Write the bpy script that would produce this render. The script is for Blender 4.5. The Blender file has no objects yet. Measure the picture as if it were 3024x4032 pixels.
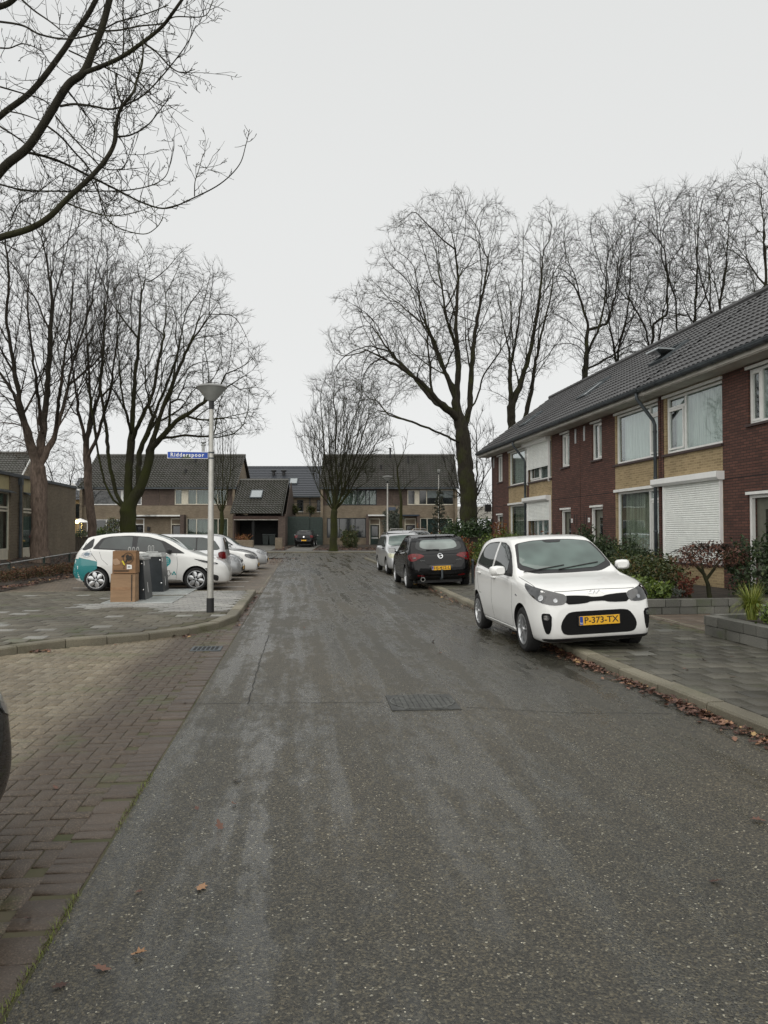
import bpy, bmesh, math, random
import numpy as np
from mathutils import Vector, Matrix, kdtree
from mathutils.bvhtree import BVHTree
from mathutils.geometry import delaunay_2d_cdt
R = math.radians
random.seed(7); np.random.seed(7)
sc = bpy.context.scene
col = sc.collection
# ------------------------------------------------------------------ camera, sky, sun
F = 3050.0; EYE = 1.56
YAW = math.atan((1512-1175)/F); PIT = math.atan((2098-2016)/F)
cam_d = bpy.data.cameras.new("camera"); cam = bpy.data.objects.new("camera", cam_d); col.objects.link(cam)
cam.location = (0, 0, EYE); cam.rotation_euler = (math.pi/2+PIT, 0, -YAW)
cam_d.sensor_fit = 'VERTICAL'; cam_d.sensor_height = 36; cam_d.lens = 36*F/4032
cam_d.clip_start = .05; cam_d.clip_end = 3000
sc.camera = cam
SUN_EL, SUN_AZ = R(52), R(205)
w = bpy.data.worlds.new("World"); sc.world = w; w.use_nodes = True
nt = w.node_tree; nt.nodes.clear()
sky = nt.nodes.new('ShaderNodeTexSky'); sky.sky_type = 'NISHITA'; sky.sun_disc = False
sky.sun_elevation = SUN_EL; sky.sun_rotation = SUN_AZ
hs = nt.nodes.new('ShaderNodeHueSaturation'); hs.inputs['Saturation'].default_value = .12
tc = nt.nodes.new('ShaderNodeTexCoord'); sp = nt.nodes.new('ShaderNodeSeparateXYZ')
rp = nt.nodes.new('ShaderNodeValToRGB')
rp.color_ramp.elements[0].position = 0.0; rp.color_ramp.elements[0].color = (.64, .65, .647, 1)
rp.color_ramp.elements[1].position = .75; rp.color_ramp.elements[1].color = (.552, .560, .556, 1)
e = rp.color_ramp.elements.new(.25); e.color = (.605, .612, .608, 1)
nz = nt.nodes.new('ShaderNodeTexNoise'); nz.inputs['Scale'].default_value = 1.6; nz.inputs['Detail'].default_value = 3
nr = nt.nodes.new('ShaderNodeMapRange'); nr.inputs['To Min'].default_value = .97; nr.inputs['To Max'].default_value = 1.03
mul = nt.nodes.new('ShaderNodeVectorMath'); mul.operation = 'SCALE'
scl = nt.nodes.new('ShaderNodeVectorMath'); scl.operation = 'SCALE'; scl.inputs['Scale'].default_value = 10
mx = nt.nodes.new('ShaderNodeMix'); mx.data_type = 'RGBA'; mx.inputs['Factor'].default_value = .97
bg = nt.nodes.new('ShaderNodeBackground'); bg.inputs['Strength'].default_value = .1
wo = nt.nodes.new('ShaderNodeOutputWorld')
L = nt.links.new
L(tc.outputs['Generated'], sp.inputs[0]); L(sp.outputs['Z'], rp.inputs[0]); L(tc.outputs['Generated'], nz.inputs['Vector'])
L(nz.outputs[0], nr.inputs['Value']); L(rp.outputs[0], mul.inputs[0]); L(nr.outputs[0], mul.inputs['Scale'])
L(mul.outputs[0], scl.inputs[0]); L(sky.outputs[0], hs.inputs['Color'])
L(hs.outputs[0], mx.inputs[6]); L(scl.outputs[0], mx.inputs[7]); L(mx.outputs[2], bg.inputs[0]); L(bg.outputs[0], wo.inputs[0])
sd = bpy.data.lights.new("sun", 'SUN'); sd.energy = 1.5; sd.angle = R(110); sd.color = (1, .965, .90)
so = bpy.data.objects.new("sun", sd); col.objects.link(so)
so.rotation_euler = (math.pi/2-SUN_EL, 0, math.pi-SUN_AZ)
sc.view_settings.view_transform = 'Standard'; sc.view_settings.look = 'None'; sc.view_settings.gamma = 1
sc.view_settings.exposure = 0.43
sc.render.resolution_x, sc.render.resolution_y = 768, 1024
# ------------------------------------------------------------------ photo helpers (pixel -> point at a real depth)
CY, SY = math.cos(YAW), math.sin(YAW)
CP, SP = math.cos(PIT), math.sin(PIT)
FWD = Vector((SY*CP, CY*CP, SP)); RGT = Vector((CY, -SY, 0)); UPV = Vector((-SY*SP, -CY*SP, CP))
def pt(px, py, d):
    """point seen at photo pixel px,py whose horizontal depth along the view is d metres"""
    r = FWD + RGT*((px-1512)/F) + UPV*((2016-py)/F)
    k = d/(r.x*SY+r.y*CY)
    return Vector((0, 0, EYE)) + r*k
def ptd(x, y, d): return pt(x*1.8228, y*1.8228, d)       # same, pixels of the 1659-wide view
def far(u, d, z=0): return Vector((u*CY+d*SY, -u*SY+d*CY, z))   # street beyond the junction: u right, d away
# ------------------------------------------------------------------ object helpers
def tag(o, label=None, cat=None, group=None, kind=None):
    if label: o['label'] = label
    if cat: o['category'] = cat
    if group: o['group'] = group
    if kind: o['kind'] = kind
    return o
def empty(name, loc=(0, 0, 0), rz=0, label=None, cat=None, group=None):
    o = bpy.data.objects.new(name, None); col.objects.link(o)
    o.location = loc; o.rotation_euler = (0, 0, rz); o.empty_display_size = .2
    return tag(o, label, cat, group)
def children_of(o): return [c for c in bpy.data.objects if c.parent == o]
def copy_tree(o, parent=None):
    c = o.copy(); col.objects.link(c)
    if parent: c.parent = parent
    for ch in children_of(o): copy_tree(ch, c)
    return c
def link_mesh(name, me, mats, parent=None, smooth=False):
    o = bpy.data.objects.new(name, me); col.objects.link(o)
    if not isinstance(mats, (list, tuple)): mats = [mats]
    if not me.materials:
        for m in mats: me.materials.append(m)
    if parent: o.parent = parent
    if smooth: me.polygons.foreach_set('use_smooth', [True]*len(me.polygons))
    return o
def np_mesh(name, V, Fq, smooth=False, mi=None):
    """V Nx3, Fq list of int arrays (n,k)"""
    me = bpy.data.meshes.new(name)
    me.vertices.add(len(V)); me.vertices.foreach_set('co', np.asarray(V, dtype=np.float32).ravel())
    arrs = [np.asarray(f, dtype=np.int32) for f in Fq if len(f)]
    nl = sum(a.size for a in arrs); nf = sum(len(a) for a in arrs)
    me.loops.add(nl); me.polygons.add(nf)
    me.loops.foreach_set('vertex_index', np.concatenate([a.ravel() for a in arrs]))
    tot = np.concatenate([np.full(len(a), a.shape[1], dtype=np.int32) for a in arrs])
    st = np.concatenate([[0], np.cumsum(tot)[:-1]]).astype(np.int32)
    me.polygons.foreach_set('loop_start', st)
    try: me.polygons.foreach_set('loop_total', tot)
    except Exception: pass
    if smooth: me.polygons.foreach_set('use_smooth', np.ones(nf, dtype=bool))
    if mi is not None: me.polygons.foreach_set('material_index', mi)
    me.update(calc_edges=True); me.validate()
    return me
class MB:
    def __init__(s): s.v = []; s.f = []; s.m = []
    def add(s, vs, fs, m=0):
        b = len(s.v); s.v += [tuple(v) for v in vs]; s.f += [tuple(i+b for i in f) for f in fs]; s.m += [m]*len(fs); return s
    def quad(s, a, b, c, d, m=0): return s.add([a, b, c, d], [(0, 1, 2, 3)], m)
    def poly(s, ps, m=0): return s.add(ps, [tuple(range(len(ps)))], m)
    def box(s, x0, x1, y0, y1, z0, z1, m=0):
        if x0 > x1: x0, x1 = x1, x0
        if y0 > y1: y0, y1 = y1, y0
        if z0 > z1: z0, z1 = z1, z0
        return s.add([(x0,y0,z0),(x1,y0,z0),(x1,y1,z0),(x0,y1,z0),(x0,y0,z1),(x1,y0,z1),(x1,y1,z1),(x0,y1,z1)],
                     [(0,3,2,1),(4,5,6,7),(0,1,5,4),(1,2,6,5),(2,3,7,6),(3,0,4,7)], m)
    def bbox(s, x0, x1, y0, y1, z0, z1, b=.01, m=0):
        """box with chamfered vertical and top edges"""
        if x0 > x1: x0, x1 = x1, x0
        if y0 > y1: y0, y1 = y1, y0
        def ring(i, z): return [(x0+i+b,y0+i,z),(x1-i-b,y0+i,z),(x1-i,y0+i+b,z),(x1-i,y1-i-b,z),(x1-i-b,y1-i,z),(x0+i+b,y1-i,z),(x0+i,y1-i-b,z),(x0+i,y0+i+b,z)]
        vs = ring(0, z0)+ring(0, z1-b)+ring(b, z1)
        fs = [tuple(range(7, -1, -1)), tuple(range(16, 24))]
        for k in (0, 8):
            fs += [(k+i, k+(i+1) % 8, k+8+(i+1) % 8, k+8+i) for i in range(8)]
        return s.add(vs, fs, m)
    def obox(s, c, ax, ay, az, m=0):
        """box from centre and three half-axis vectors"""
        c, ax, ay, az = map(Vector, (c, ax, ay, az))
        vs = [c+ax*i+ay*j+az*k for k in (-1, 1) for j in (-1, 1) for i in (-1, 1)]
        return s.add(vs, [(0,2,3,1),(4,5,7,6),(0,1,5,4),(1,3,7,5),(3,2,6,7),(2,0,4,6)], m)
    def bar(s, a, b, wd, ht, up=(0, 0, 1), m=0):
        a, b = Vector(a), Vector(b); d = b-a; n = d.normalized(); up = Vector(up)
        if abs(n.dot(up)) > .98: up = Vector((1, 0, 0))
        x = n.cross(up).normalized(); y = x.cross(n).normalized()
        return s.obox((a+b)/2, d/2, x*wd/2, y*ht/2, m)
    def tube(s, ps, rs, n=8, cap=True, m=0):
        ps = [Vector(p) for p in ps]
        if not isinstance(rs, (list, tuple)): rs = [rs]*len(ps)
        vs = []; fs = []; x = None
        for i, p in enumerate(ps):
            d = (ps[min(i+1, len(ps)-1)]-ps[max(i-1, 0)]).normalized()
            if x is None:
                x = d.cross(Vector((0, 0, 1)))
                if x.length < .1: x = d.cross(Vector((1, 0, 0)))
            x = (x-d*x.dot(d)).normalized(); y = d.cross(x)
            for k in range(n):
                a = 2*math.pi*k/n; vs.append(p+(x*math.cos(a)+y*math.sin(a))*rs[i])
        for i in range(len(ps)-1):
            for k in range(n):
                fs.append((i*n+k, i*n+(k+1) % n, (i+1)*n+(k+1) % n, (i+1)*n+k))
        if cap: fs += [tuple(range(n-1, -1, -1)), tuple((len(ps)-1)*n+k for k in range(n))]
        return s.add(vs, fs, m)
    def lathe(s, prof, c=(0, 0, 0), n=24, axis='z', m=0):
        """prof: (r, h) pairs"""
        vs = []; fs = []; c = Vector(c)
        for r, h in prof:
            for k in range(n):
                a = 2*math.pi*k/n; q = (r*math.cos(a), r*math.sin(a), h)
                if axis == 'y': q = (q[0], q[2], q[1])
                if axis == 'x': q = (q[2], q[0], q[1])
                vs.append(c+Vector(q))
        for i in range(len(prof)-1):
            for k in range(n): fs.append((i*n+k, i*n+(k+1) % n, (i+1)*n+(k+1) % n, (i+1)*n+k))
        return s.add(vs, fs, m)
    def prism(s, pts, a, b, m=0):
        """pts: 3D outline, extruded from +a to +b vectors"""
        n = len(pts); a, b = Vector(a), Vector(b)
        vs = [Vector(p)+a for p in pts]+[Vector(p)+b for p in pts]
        fs = [tuple(range(n-1, -1, -1)), tuple(range(n, 2*n))]+[(i, (i+1) % n, n+(i+1) % n, n+i) for i in range(n)]
        return s.add(vs, fs, m)
    def build(s, name, mats, parent=None, smooth=False, fix=True):
        me = bpy.data.meshes.new(name); me.from_pydata(s.v, [], s.f); me.update()
        if not isinstance(mats, (list, tuple)): mats = [mats]
        for q in mats: me.materials.append(q)
        if len(mats) > 1: me.polygons.foreach_set('material_index', s.m)
        if fix:
            bm = bmesh.new(); bm.from_mesh(me); bmesh.ops.recalc_face_normals(bm, faces=bm.faces); bm.to_mesh(me); bm.free()
        o = link_mesh(name, me, mats, parent)
        if smooth:
            me.polygons.foreach_set('use_smooth', [True]*len(me.polygons))
            if smooth == 'auto':
                me.set_sharp_from_angle(angle=R(38))
        return o
def text_mesh(name, body, size, mat, parent=None, ext=.001, spacing=1.0, bold=0.0, align='CENTER'):
    cu = bpy.data.curves.new(name, 'FONT'); cu.body = body; cu.size = size; cu.extrude = ext; cu.offset = bold
    cu.align_x = align; cu.align_y = 'CENTER'; cu.space_character = spacing; cu.resolution_u = 3
    t = bpy.data.objects.new(name, cu); col.objects.link(t)
    dg = bpy.context.evaluated_depsgraph_get(); me = bpy.data.meshes.new_from_object(t.evaluated_get(dg))
    bpy.data.objects.remove(t); bpy.data.curves.remove(cu)
    me.materials.clear(); me.materials.append(mat)
    return link_mesh(name, me, mat, parent)
# ------------------------------------------------------------------ materials
def new_mat(name):
    m = bpy.data.materials.new(name); m.use_nodes = True; n = m.node_tree
    return m, n, n.nodes['Principled BSDF'], n.links.new
def N(n, t, **kw):
    q = n.nodes.new('ShaderNode'+t)
    for k, v in kw.items():
        if k[0] == '_': setattr(q, k[1:], v)
        else: q.inputs[k.replace('__', ' ')].default_value = v
    return q
def ramp(n, stops):
    q = n.nodes.new('ShaderNodeValToRGB'); el = q.color_ramp.elements
    while len(el) < len(stops): el.new(.5)
    for e_, (p, c) in zip(el, stops):
        e_.position = p; e_.color = tuple(c)+(1,) if isinstance(c, (tuple, list)) else (c, c, c, 1)
    return q
def c3(c): return (c[0], c[1], c[2], 1)
def mixc(n, l, f, a, b, mode='MIX'):
    q = n.nodes.new('ShaderNodeMix'); q.data_type = 'RGBA'; q.blend_type = mode
    for s_, v in ((0, f), (6, a), (7, b)):
        if isinstance(v, (int, float)): q.inputs[s_].default_value = v
        elif isinstance(v, tuple): q.inputs[s_].default_value = c3(v)
        else: l(v, q.inputs[s_])
    return q.outputs[2]
def basic(name, c, rough=.6, metal=0., var=.15, scale=6., bump=0., bscale=60., spec=.5, coat=0., stretch=(1, 1, 1), tint=None, island=0.):
    m, n, b, l = new_mat(name)
    tcn = N(n, 'TexCoord'); mp = N(n, 'Mapping'); mp.inputs['Scale'].default_value = stretch
    l(tcn.outputs['Object'], mp.inputs[0])
    nz = N(n, 'TexNoise', Scale=scale, Detail=5., Roughness=.6); l(mp.outputs[0], nz.inputs['Vector'])
    t2 = tint or tuple(x*(1-var*1.6) for x in c)
    c1 = tuple(min(1, x*(1+var*.7)) for x in c)
    r_ = ramp(n, [(.32, t2), (.68, c1)]); l(nz.outputs[0], r_.inputs[0])
    out = r_.outputs[0]
    if island:
        g = N(n, 'NewGeometry'); rr = ramp(n, [(0, 1-island), (1, 1+island*.6)]); l(g.outputs['Random Per Island'], rr.inputs[0])
        out = mixc(n, l, 1., out, rr.outputs[0], 'MULTIPLY')
    l(out, b.inputs['Base Color'])
    b.inputs['Roughness'].default_value = rough; b.inputs['Metallic'].default_value = metal
    b.inputs['Specular IOR Level'].default_value = spec; b.inputs['Coat Weight'].default_value = coat; b.inputs['Coat Roughness'].default_value = .04
    if bump:
        n2 = N(n, 'TexNoise', Scale=bscale, Detail=6.); l(mp.outputs[0], n2.inputs['Vector'])
        bp = N(n, 'Bump', Strength=bump, Distance=.01); l(n2.outputs[0], bp.inputs['Height']); l(bp.outputs[0], b.inputs['Normal'])
    return m
def brickmat(name, c1, c2, mortar, bw=.21, rh=.0625, ms=.009, rough=.85, dirt=.3, bias=0., flat=False, offs=.5):
    m, n, b, l = new_mat(name)
    tcn = N(n, 'TexCoord'); sp = N(n, 'SeparateXYZ'); l(tcn.outputs['Object'], sp.inputs[0])
    ad = N(n, 'Math', _operation='ADD'); l(sp.outputs[0], ad.inputs[0]); l(sp.outputs[1], ad.inputs[1])
    cb = N(n, 'CombineXYZ')
    if flat: l(sp.outputs[0], cb.inputs[0]); l(sp.outputs[1], cb.inputs[1])
    else: l(ad.outputs[0], cb.inputs[0]); l(sp.outputs[2], cb.inputs[1])
    br = N(n, 'TexBrick', Scale=1.); br.offset = offs
    for k, v in (('Brick Width', bw), ('Row Height', rh), ('Mortar Size', ms), ('Mortar Smooth', .2), ('Bias', bias)): br.inputs[k].default_value = v
    br.inputs['Color1'].default_value = c3(c1); br.inputs['Color2'].default_value = c3(c2); br.inputs['Mortar'].default_value = c3(mortar)
    l(cb.outputs[0], br.inputs['Vector'])
    nz = N(n, 'TexNoise', Scale=.9, Detail=6., Roughness=.65); l(tcn.outputs['Object'], nz.inputs['Vector'])
    r_ = ramp(n, [(.3, 1-dirt), (.7, 1+dirt*.35)]); l(nz.outputs[0], r_.inputs[0])
    n3 = N(n, 'TexNoise', Scale=40., Detail=3.); l(tcn.outputs['Object'], n3.inputs['Vector'])
    r3 = ramp(n, [(.3, .8), (.7, 1.15)]); l(n3.outputs[0], r3.inputs[0])
    o = mixc(n, l, 1., br.outputs[0], r_.outputs[0], 'MULTIPLY'); o = mixc(n, l, 1., o, r3.outputs[0], 'MULTIPLY')
    l(o, b.inputs['Base Color']); b.inputs['Roughness'].default_value = rough
    bp = N(n, 'Bump', Strength=.6, Distance=.006, _invert=True); l(br.outputs['Fac'], bp.inputs['Height']); l(bp.outputs[0], b.inputs['Normal'])
    return m
def glassmat(name, tint=(.86, .90, .89), refl=1.7, rough=.02, base=.62):
    """window pane: see-through with a real mirror-like reflection"""
    m, n, b, l = new_mat(name); n.nodes.remove(b)
    tr = N(n, 'BsdfTransparent'); tr.inputs[0].default_value = c3(tint)
    gl = N(n, 'BsdfGlossy'); gl.inputs[0].default_value = (.92, .95, .95, 1); gl.inputs['Roughness'].default_value = rough
    lw = N(n, 'LayerWeight', Blend=.5); pw = N(n, 'Math', _operation='POWER'); l(lw.outputs['Facing'], pw.inputs[0]); pw.inputs[1].default_value = 3.2; fr = N(n, 'Math', _operation='MULTIPLY_ADD'); l(pw.outputs[0], fr.inputs[0]); fr.inputs[1].default_value = .9*(refl-1)/.7; fr.inputs[2].default_value = .05; fr.use_clamp = True; mxs = N(n, 'MixShader')
    tcn = N(n, 'TexCoord'); nz = N(n, 'TexNoise', Scale=1.3, Detail=1.); l(tcn.outputs['Object'], nz.inputs['Vector'])
    bp = N(n, 'Bump', Strength=.05, Distance=.02); l(nz.outputs[0], bp.inputs['Height']); l(bp.outputs[0], gl.inputs['Normal'])
    l(fr.outputs[0], mxs.inputs[0]); l(tr.outputs[0], mxs.inputs[1]); l(gl.outputs[0], mxs.inputs[2])
    l(mxs.outputs[0], n.nodes['Material Output'].inputs[0])
    return m
def roadmat():
    m, n, b, l = new_mat('wet_asphalt')
    tcn = N(n, 'TexCoord'); o = tcn.outputs['Object']
    def noise(sc_, det, st=(1, 1, 1), ro=.55):
        mp = N(n, 'Mapping'); mp.inputs['Scale'].default_value = st; l(o, mp.inputs[0])
        q = N(n, 'TexNoise', Scale=sc_, Detail=det, Roughness=ro); l(mp.outputs[0], q.inputs['Vector']); return q.outputs[0]
    v = N(n, 'TexVoronoi', Scale=120.); l(o, v.inputs['Vector'])
    sv = N(n, 'SeparateColor'); l(v.outputs['Color'], sv.inputs[0])
    agg = ramp(n, [(0, (.022, .022, .020)), (.42, (.040, .039, .034)), (.72, (.063, .060, .049)), (.92, (.092, .082, .058)), (.988, (.14, .13, .10)), (.997, (.32, .31, .26))]); l(sv.outputs[0], agg.inputs[0])
    v2 = N(n, 'TexVoronoi', Scale=60.); l(o, v2.inputs['Vector']); s2 = N(n, 'SeparateColor'); l(v2.outputs['Color'], s2.inputs[0])
    chip = ramp(n, [(.980, 0.), (.986, 1.)]); l(s2.outputs[0], chip.inputs[0])
    cd = ramp(n, [(.16, 1.), (.22, 0.)]); l(v2.outputs['Distance'], cd.inputs[0])
    mc = N(n, 'Math', _operation='MULTIPLY'); l(chip.outputs[0], mc.inputs[0]); l(cd.outputs[0], mc.inputs[1])
    base = mixc(n, l, mc.outputs[0], agg.outputs[0], (.62, .58, .48))
    # broad colour: brownish worn zones
    br = ramp(n, [(.38, (.98, .98, .95)), (.64, (1.30, 1.20, 1.04))]); l(noise(.35, 4., (1, .5, 1)), br.inputs[0])
    base = mixc(n, l, 1., base, br.outputs[0], 'MULTIPLY')
    # wetness: long wheel-track streaks and ragged patches
    st = noise(4.2, 3., (1, .035, 1)); pa = noise(1.4, 9., (1, .45, 1), .68); fi = noise(9., 7., (1, .35, 1), .75)
    a = N(n, 'Math', _operation='MULTIPLY_ADD'); l(st, a.inputs[0]); a.inputs[1].default_value = 1.15; l(pa, a.inputs[2])
    a2 = N(n, 'Math', _operation='MULTIPLY_ADD'); l(fi, a2.inputs[0]); a2.inputs[1].default_value = .8; l(a.outputs[0], a2.inputs[2])
    wet = ramp(n, [(.0, 0.), (1., 1.)])
    mr = N(n, 'MapRange'); mr.inputs['From Min'].default_value = 1.40; mr.inputs['From Max'].default_value = 1.60; l(a2.outputs[0], mr.inputs['Value']); l(mr.outputs[0], wet.inputs[0])
    ro = N(n, 'MapRange'); ro.inputs['To Min'].default_value = .58; ro.inputs['To Max'].default_value = .15; l(wet.outputs[0], ro.inputs['Value'])
    l(ro.outputs[0], b.inputs['Roughness'])
    base = mixc(n, l, wet.outputs[0], base, mixc(n, l, 1., base, (.90, .92, .93), 'MULTIPLY'))
    l(base, b.inputs['Base Color']); b.inputs['Specular IOR Level'].default_value = .5
    bs = N(n, 'MapRange'); bs.inputs['To Min'].default_value = .75; bs.inputs['To Max'].default_value = .22; l(wet.outputs[0], bs.inputs['Value'])
    bp = N(n, 'Bump', Distance=.006, _invert=True); l(bs.outputs[0], bp.inputs['Strength']); l(v.outputs['Distance'], bp.inputs['Height'])
    l(bp.outputs[0], b.inputs['Normal'])
    return m
def pavermat(name, stops, moss=.0, rough=.75, speck=.5, spec=.4, mosscol=(.06, .085, .018), edge=False):
    """colour differs paver by paver; grit; optional moss blotches"""
    m, n, b, l = new_mat(name)
    g = N(n, 'NewGeometry'); tcn = N(n, 'TexCoord')
    r_ = ramp(n, stops); l(g.outputs['Random Per Island'], r_.inputs[0])
    n1 = N(n, 'TexNoise', Scale=.6, Detail=6., Roughness=.6); l(tcn.outputs['Object'], n1.inputs['Vector'])
    q = ramp(n, [(.3, .62), (.7, 1.25)]); l(n1.outputs[0], q.inputs[0])
    o = mixc(n, l, 1., r_.outputs[0], q.outputs[0], 'MULTIPLY')
    if edge:   # damp brown silt washed along the side of the carriageway
        sx = N(n, 'SeparateXYZ'); l(tcn.outputs['Object'], sx.inputs[0]); ad = N(n, 'Math', _operation='MULTIPLY_ADD'); l(n1.outputs[0], ad.inputs[0]); ad.inputs[1].default_value = 1.2; l(sx.outputs[0], ad.inputs[2])
        qe = ramp(n, [(.0, 0.), (1., .9)]); me_ = N(n, 'MapRange'); me_.inputs['From Min'].default_value = -1.6; me_.inputs['From Max'].default_value = -1.1; l(ad.outputs[0], me_.inputs['Value']); l(me_.outputs[0], qe.inputs[0])
        o = mixc(n, l, qe.outputs[0], o, (.060, .043, .030))
    n2 = N(n, 'TexNoise', Scale=130., Detail=2.); l(tcn.outputs['Object'], n2.inputs['Vector'])
    q2 = ramp(n, [(.35, 1-speck*.5), (.62, 1+speck*.2), (.70, 1+speck*1.6)]); l(n2.outputs[0], q2.inputs[0])
    o = mixc(n, l, 1., o, q2.outputs[0], 'MULTIPLY')
    if moss:
        n3 = N(n, 'TexNoise', Scale=1.1, Detail=8., Roughness=.7); l(tcn.outputs['Object'], n3.inputs['Vector'])
        q3 = ramp(n, [(.60-moss*.12, 0.), (.80-moss*.1, .8)]); l(n3.outputs[0], q3.inputs[0])
        o = mixc(n, l, q3.outputs[0], o, mosscol)
    l(o, b.inputs['Base Color']); b.inputs['Specular IOR Level'].default_value = spec
    rr = ramp(n, [(.3, rough*.72), (.7, rough)]); l(n1.outputs[0], rr.inputs[0]); l(rr.outputs[0], b.inputs['Roughness'])
    bp = N(n, 'Bump', Strength=.35, Distance=.004); l(n2.outputs[0], bp.inputs['Height']); l(bp.outputs[0], b.inputs['Normal'])
    return m
def barkmat(name, dark, light, moss=(.05, .06, .012), mossamt=.4, hz=3.):
    """bark: furrows along the limb, green algae low down and on upper sides of limbs"""
    m, n, b, l = new_mat(name)
    tcn = N(n, 'TexCoord'); mp = N(n, 'Mapping'); mp.inputs['Scale'].default_value = (1, 1, .22); l(tcn.outputs['Object'], mp.inputs[0])
    n1 = N(n, 'TexNoise', Scale=14., Detail=8., Roughness=.7); l(mp.outputs[0], n1.inputs['Vector'])
    r_ = ramp(n, [(.3, dark), (.7, light)]); l(n1.outputs[0], r_.inputs[0])
    g = N(n, 'SeparateXYZ'); l(tcn.outputs['Object'], g.inputs[0])
    hr = N(n, 'MapRange'); hr.inputs['From Min'].default_value = 0; hr.inputs['From Max'].default_value = hz; hr.inputs['To Min'].default_value = mossamt; hr.inputs['To Max'].default_value = mossamt*.25
    if mossamt < 0: hr.inputs['From Min'].default_value = 1.5; hr.inputs['From Max'].default_value = 7.; hr.inputs['To Min'].default_value = -.3; hr.inputs['To Max'].default_value = .55
    l(g.outputs[2], hr.inputs['Value'])
    n2 = N(n, 'TexNoise', Scale=1.4, Detail=6.); l(tcn.outputs['Object'], n2.inputs['Vector'])
    ad = N(n, 'Math', _operation='ADD'); l(n2.outputs[0], ad.inputs[0]); l(hr.outputs[0], ad.inputs[1])
    q = ramp(n, [(.55, 0.), (.95, 1.)]); l(ad.outputs[0], q.inputs[0])
    l(mixc(n, l, q.outputs[0], r_.outputs[0], moss), b.inputs['Base Color'])
    b.inputs['Roughness'].default_value = .9; b.inputs['Specular IOR Level'].default_value = .2
    bp = N(n, 'Bump', Strength=.8, Distance=.03); l(n1.outputs[0], bp.inputs['Height']); l(bp.outputs[0], b.inputs['Normal'])
    return m
def leafmat(name, stops, rough=.5, trans=.15):
    m, n, b, l = new_mat(name)
    g = N(n, 'NewGeometry'); r_ = ramp(n, stops); l(g.outputs['Random Per Island'], r_.inputs[0])
    l(r_.outputs[0], b.inputs['Base Color']); b.inputs['Roughness'].default_value = rough
    b.inputs['Specular IOR Level'].default_value = .4
    return m
def paint(name, c, rough=.35, metal=0., coat=.9, flake=0., spec=.5, dirt=.55):
    m, n, b, l = new_mat(name)
    tcn = N(n, 'TexCoord'); nz = N(n, 'TexNoise', Scale=3., Detail=6.); l(tcn.outputs['Object'], nz.inputs['Vector'])
    g = N(n, 'SeparateXYZ'); l(tcn.outputs['Object'], g.inputs[0])
    hr = N(n, 'MapRange'); hr.inputs['From Min'].default_value = .12; hr.inputs['From Max'].default_value = .5; hr.inputs['To Min'].default_value = dirt; hr.inputs['To Max'].default_value = .0
    l(g.outputs[2], hr.inputs['Value'])
    mu = N(n, 'Math', _operation='MULTIPLY'); l(hr.outputs[0], mu.inputs[0]); l(nz.outputs[0], mu.inputs[1])
    l(mixc(n, l, mu.outputs[0], tuple(c), (.10, .095, .085)), b.inputs['Base Color'])
    b.inputs['Roughness'].default_value = rough; b.inputs['Metallic'].default_value = metal
    b.inputs['Coat Weight'].default_value = coat; b.inputs['Coat Roughness'].default_value = .03; b.inputs['Specular IOR Level'].default_value = spec
    return m
ROAD = roadmat()
EARTH = basic('dark_earth', (.045, .034, .024), .95, var=.5, scale=3., bump=.5, bscale=30)
SAND = basic('joint_sand', (.075, .062, .042), .95, var=.4, scale=2., tint=(.050, .056, .022))
PAVER = pavermat('brown_clinker', [(0, (.165, .134, .088)), (.35, (.19, .156, .104)), (.7, (.215, .18, .124)), (1, (.25, .215, .155))], moss=.55, rough=.62, speck=1.1, edge=True)
TILE_L = pavermat('grey_paving_left', [(0, (.078, .069, .050)), (.5, (.105, .094, .070)), (.93, (.13, .118, .09)), (.97, (.24, .235, .215)), (1, (.26, .255, .235))], moss=.5, rough=.7, speck=.5)
TILE_N = pavermat('pale_paving', [(0, (.22, .218, .205)), (.5, (.27, .265, .25)), (1, (.33, .32, .30))], moss=.15, rough=.65, speck=.3)
TILE_R = pavermat('grey_paving_right', [(0, (.052, .049, .038)), (.5, (.075, .070, .054)), (.94, (.102, .095, .075)), (1, (.14, .14, .125))], moss=.55, rough=.55, speck=.4, mosscol=(.07, .085, .035))
SLAB = pavermat('brown_slab', [(0, (.10, .078, .06)), (1, (.145, .112, .085))], moss=.1, rough=.5, speck=.3)
KERB = pavermat('kerb_stone', [(0, (.15, .135, .098)), (1, (.215, .195, .145))], moss=.7, rough=.75, speck=.6, mosscol=(.07, .075, .03))
PARK = brickmat('parking_brick', (.11, .085, .058), (.17, .13, .09), (.05, .045, .03), bw=.105, rh=.21, ms=.006, rough=.6, dirt=.35, flat=True)
FARPAVE = basic('far_pavement', (.14, .135, .12), .7, var=.25, scale=1.2)
LINE = basic('line_paint', (.58, .58, .55), .6, var=.35, scale=5.)
BLOCK = pavermat('split_block', [(0, (.095, .095, .082)), (1, (.16, .157, .138))], moss=.4, rough=.85, speck=.5)
RED = brickmat('red_brown_brick', (.080, .033, .024), (.138, .057, .040), (.030, .021, .016), dirt=.25)
REDUP = brickmat('red_brown_brick_upper', (.088, .030, .022), (.125, .042, .030), (.052, .028, .022), dirt=.2)
YELLOW = brickmat('yellow_brick', (.25, .185, .10), (.37, .28, .16), (.40, .31, .17), dirt=.22)
BEIGE = brickmat('beige_brick', (.20, .155, .105), (.27, .215, .15), (.19, .165, .125), dirt=.3)
BROWNB = brickmat('brown_brick', (.085, .06, .05), (.13, .09, .072), (.09, .075, .062), dirt=.25)
GREYB = brickmat('grey_brown_brick', (.135, .105, .07), (.19, .15, .10), (.23, .195, .14), dirt=.3)
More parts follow.
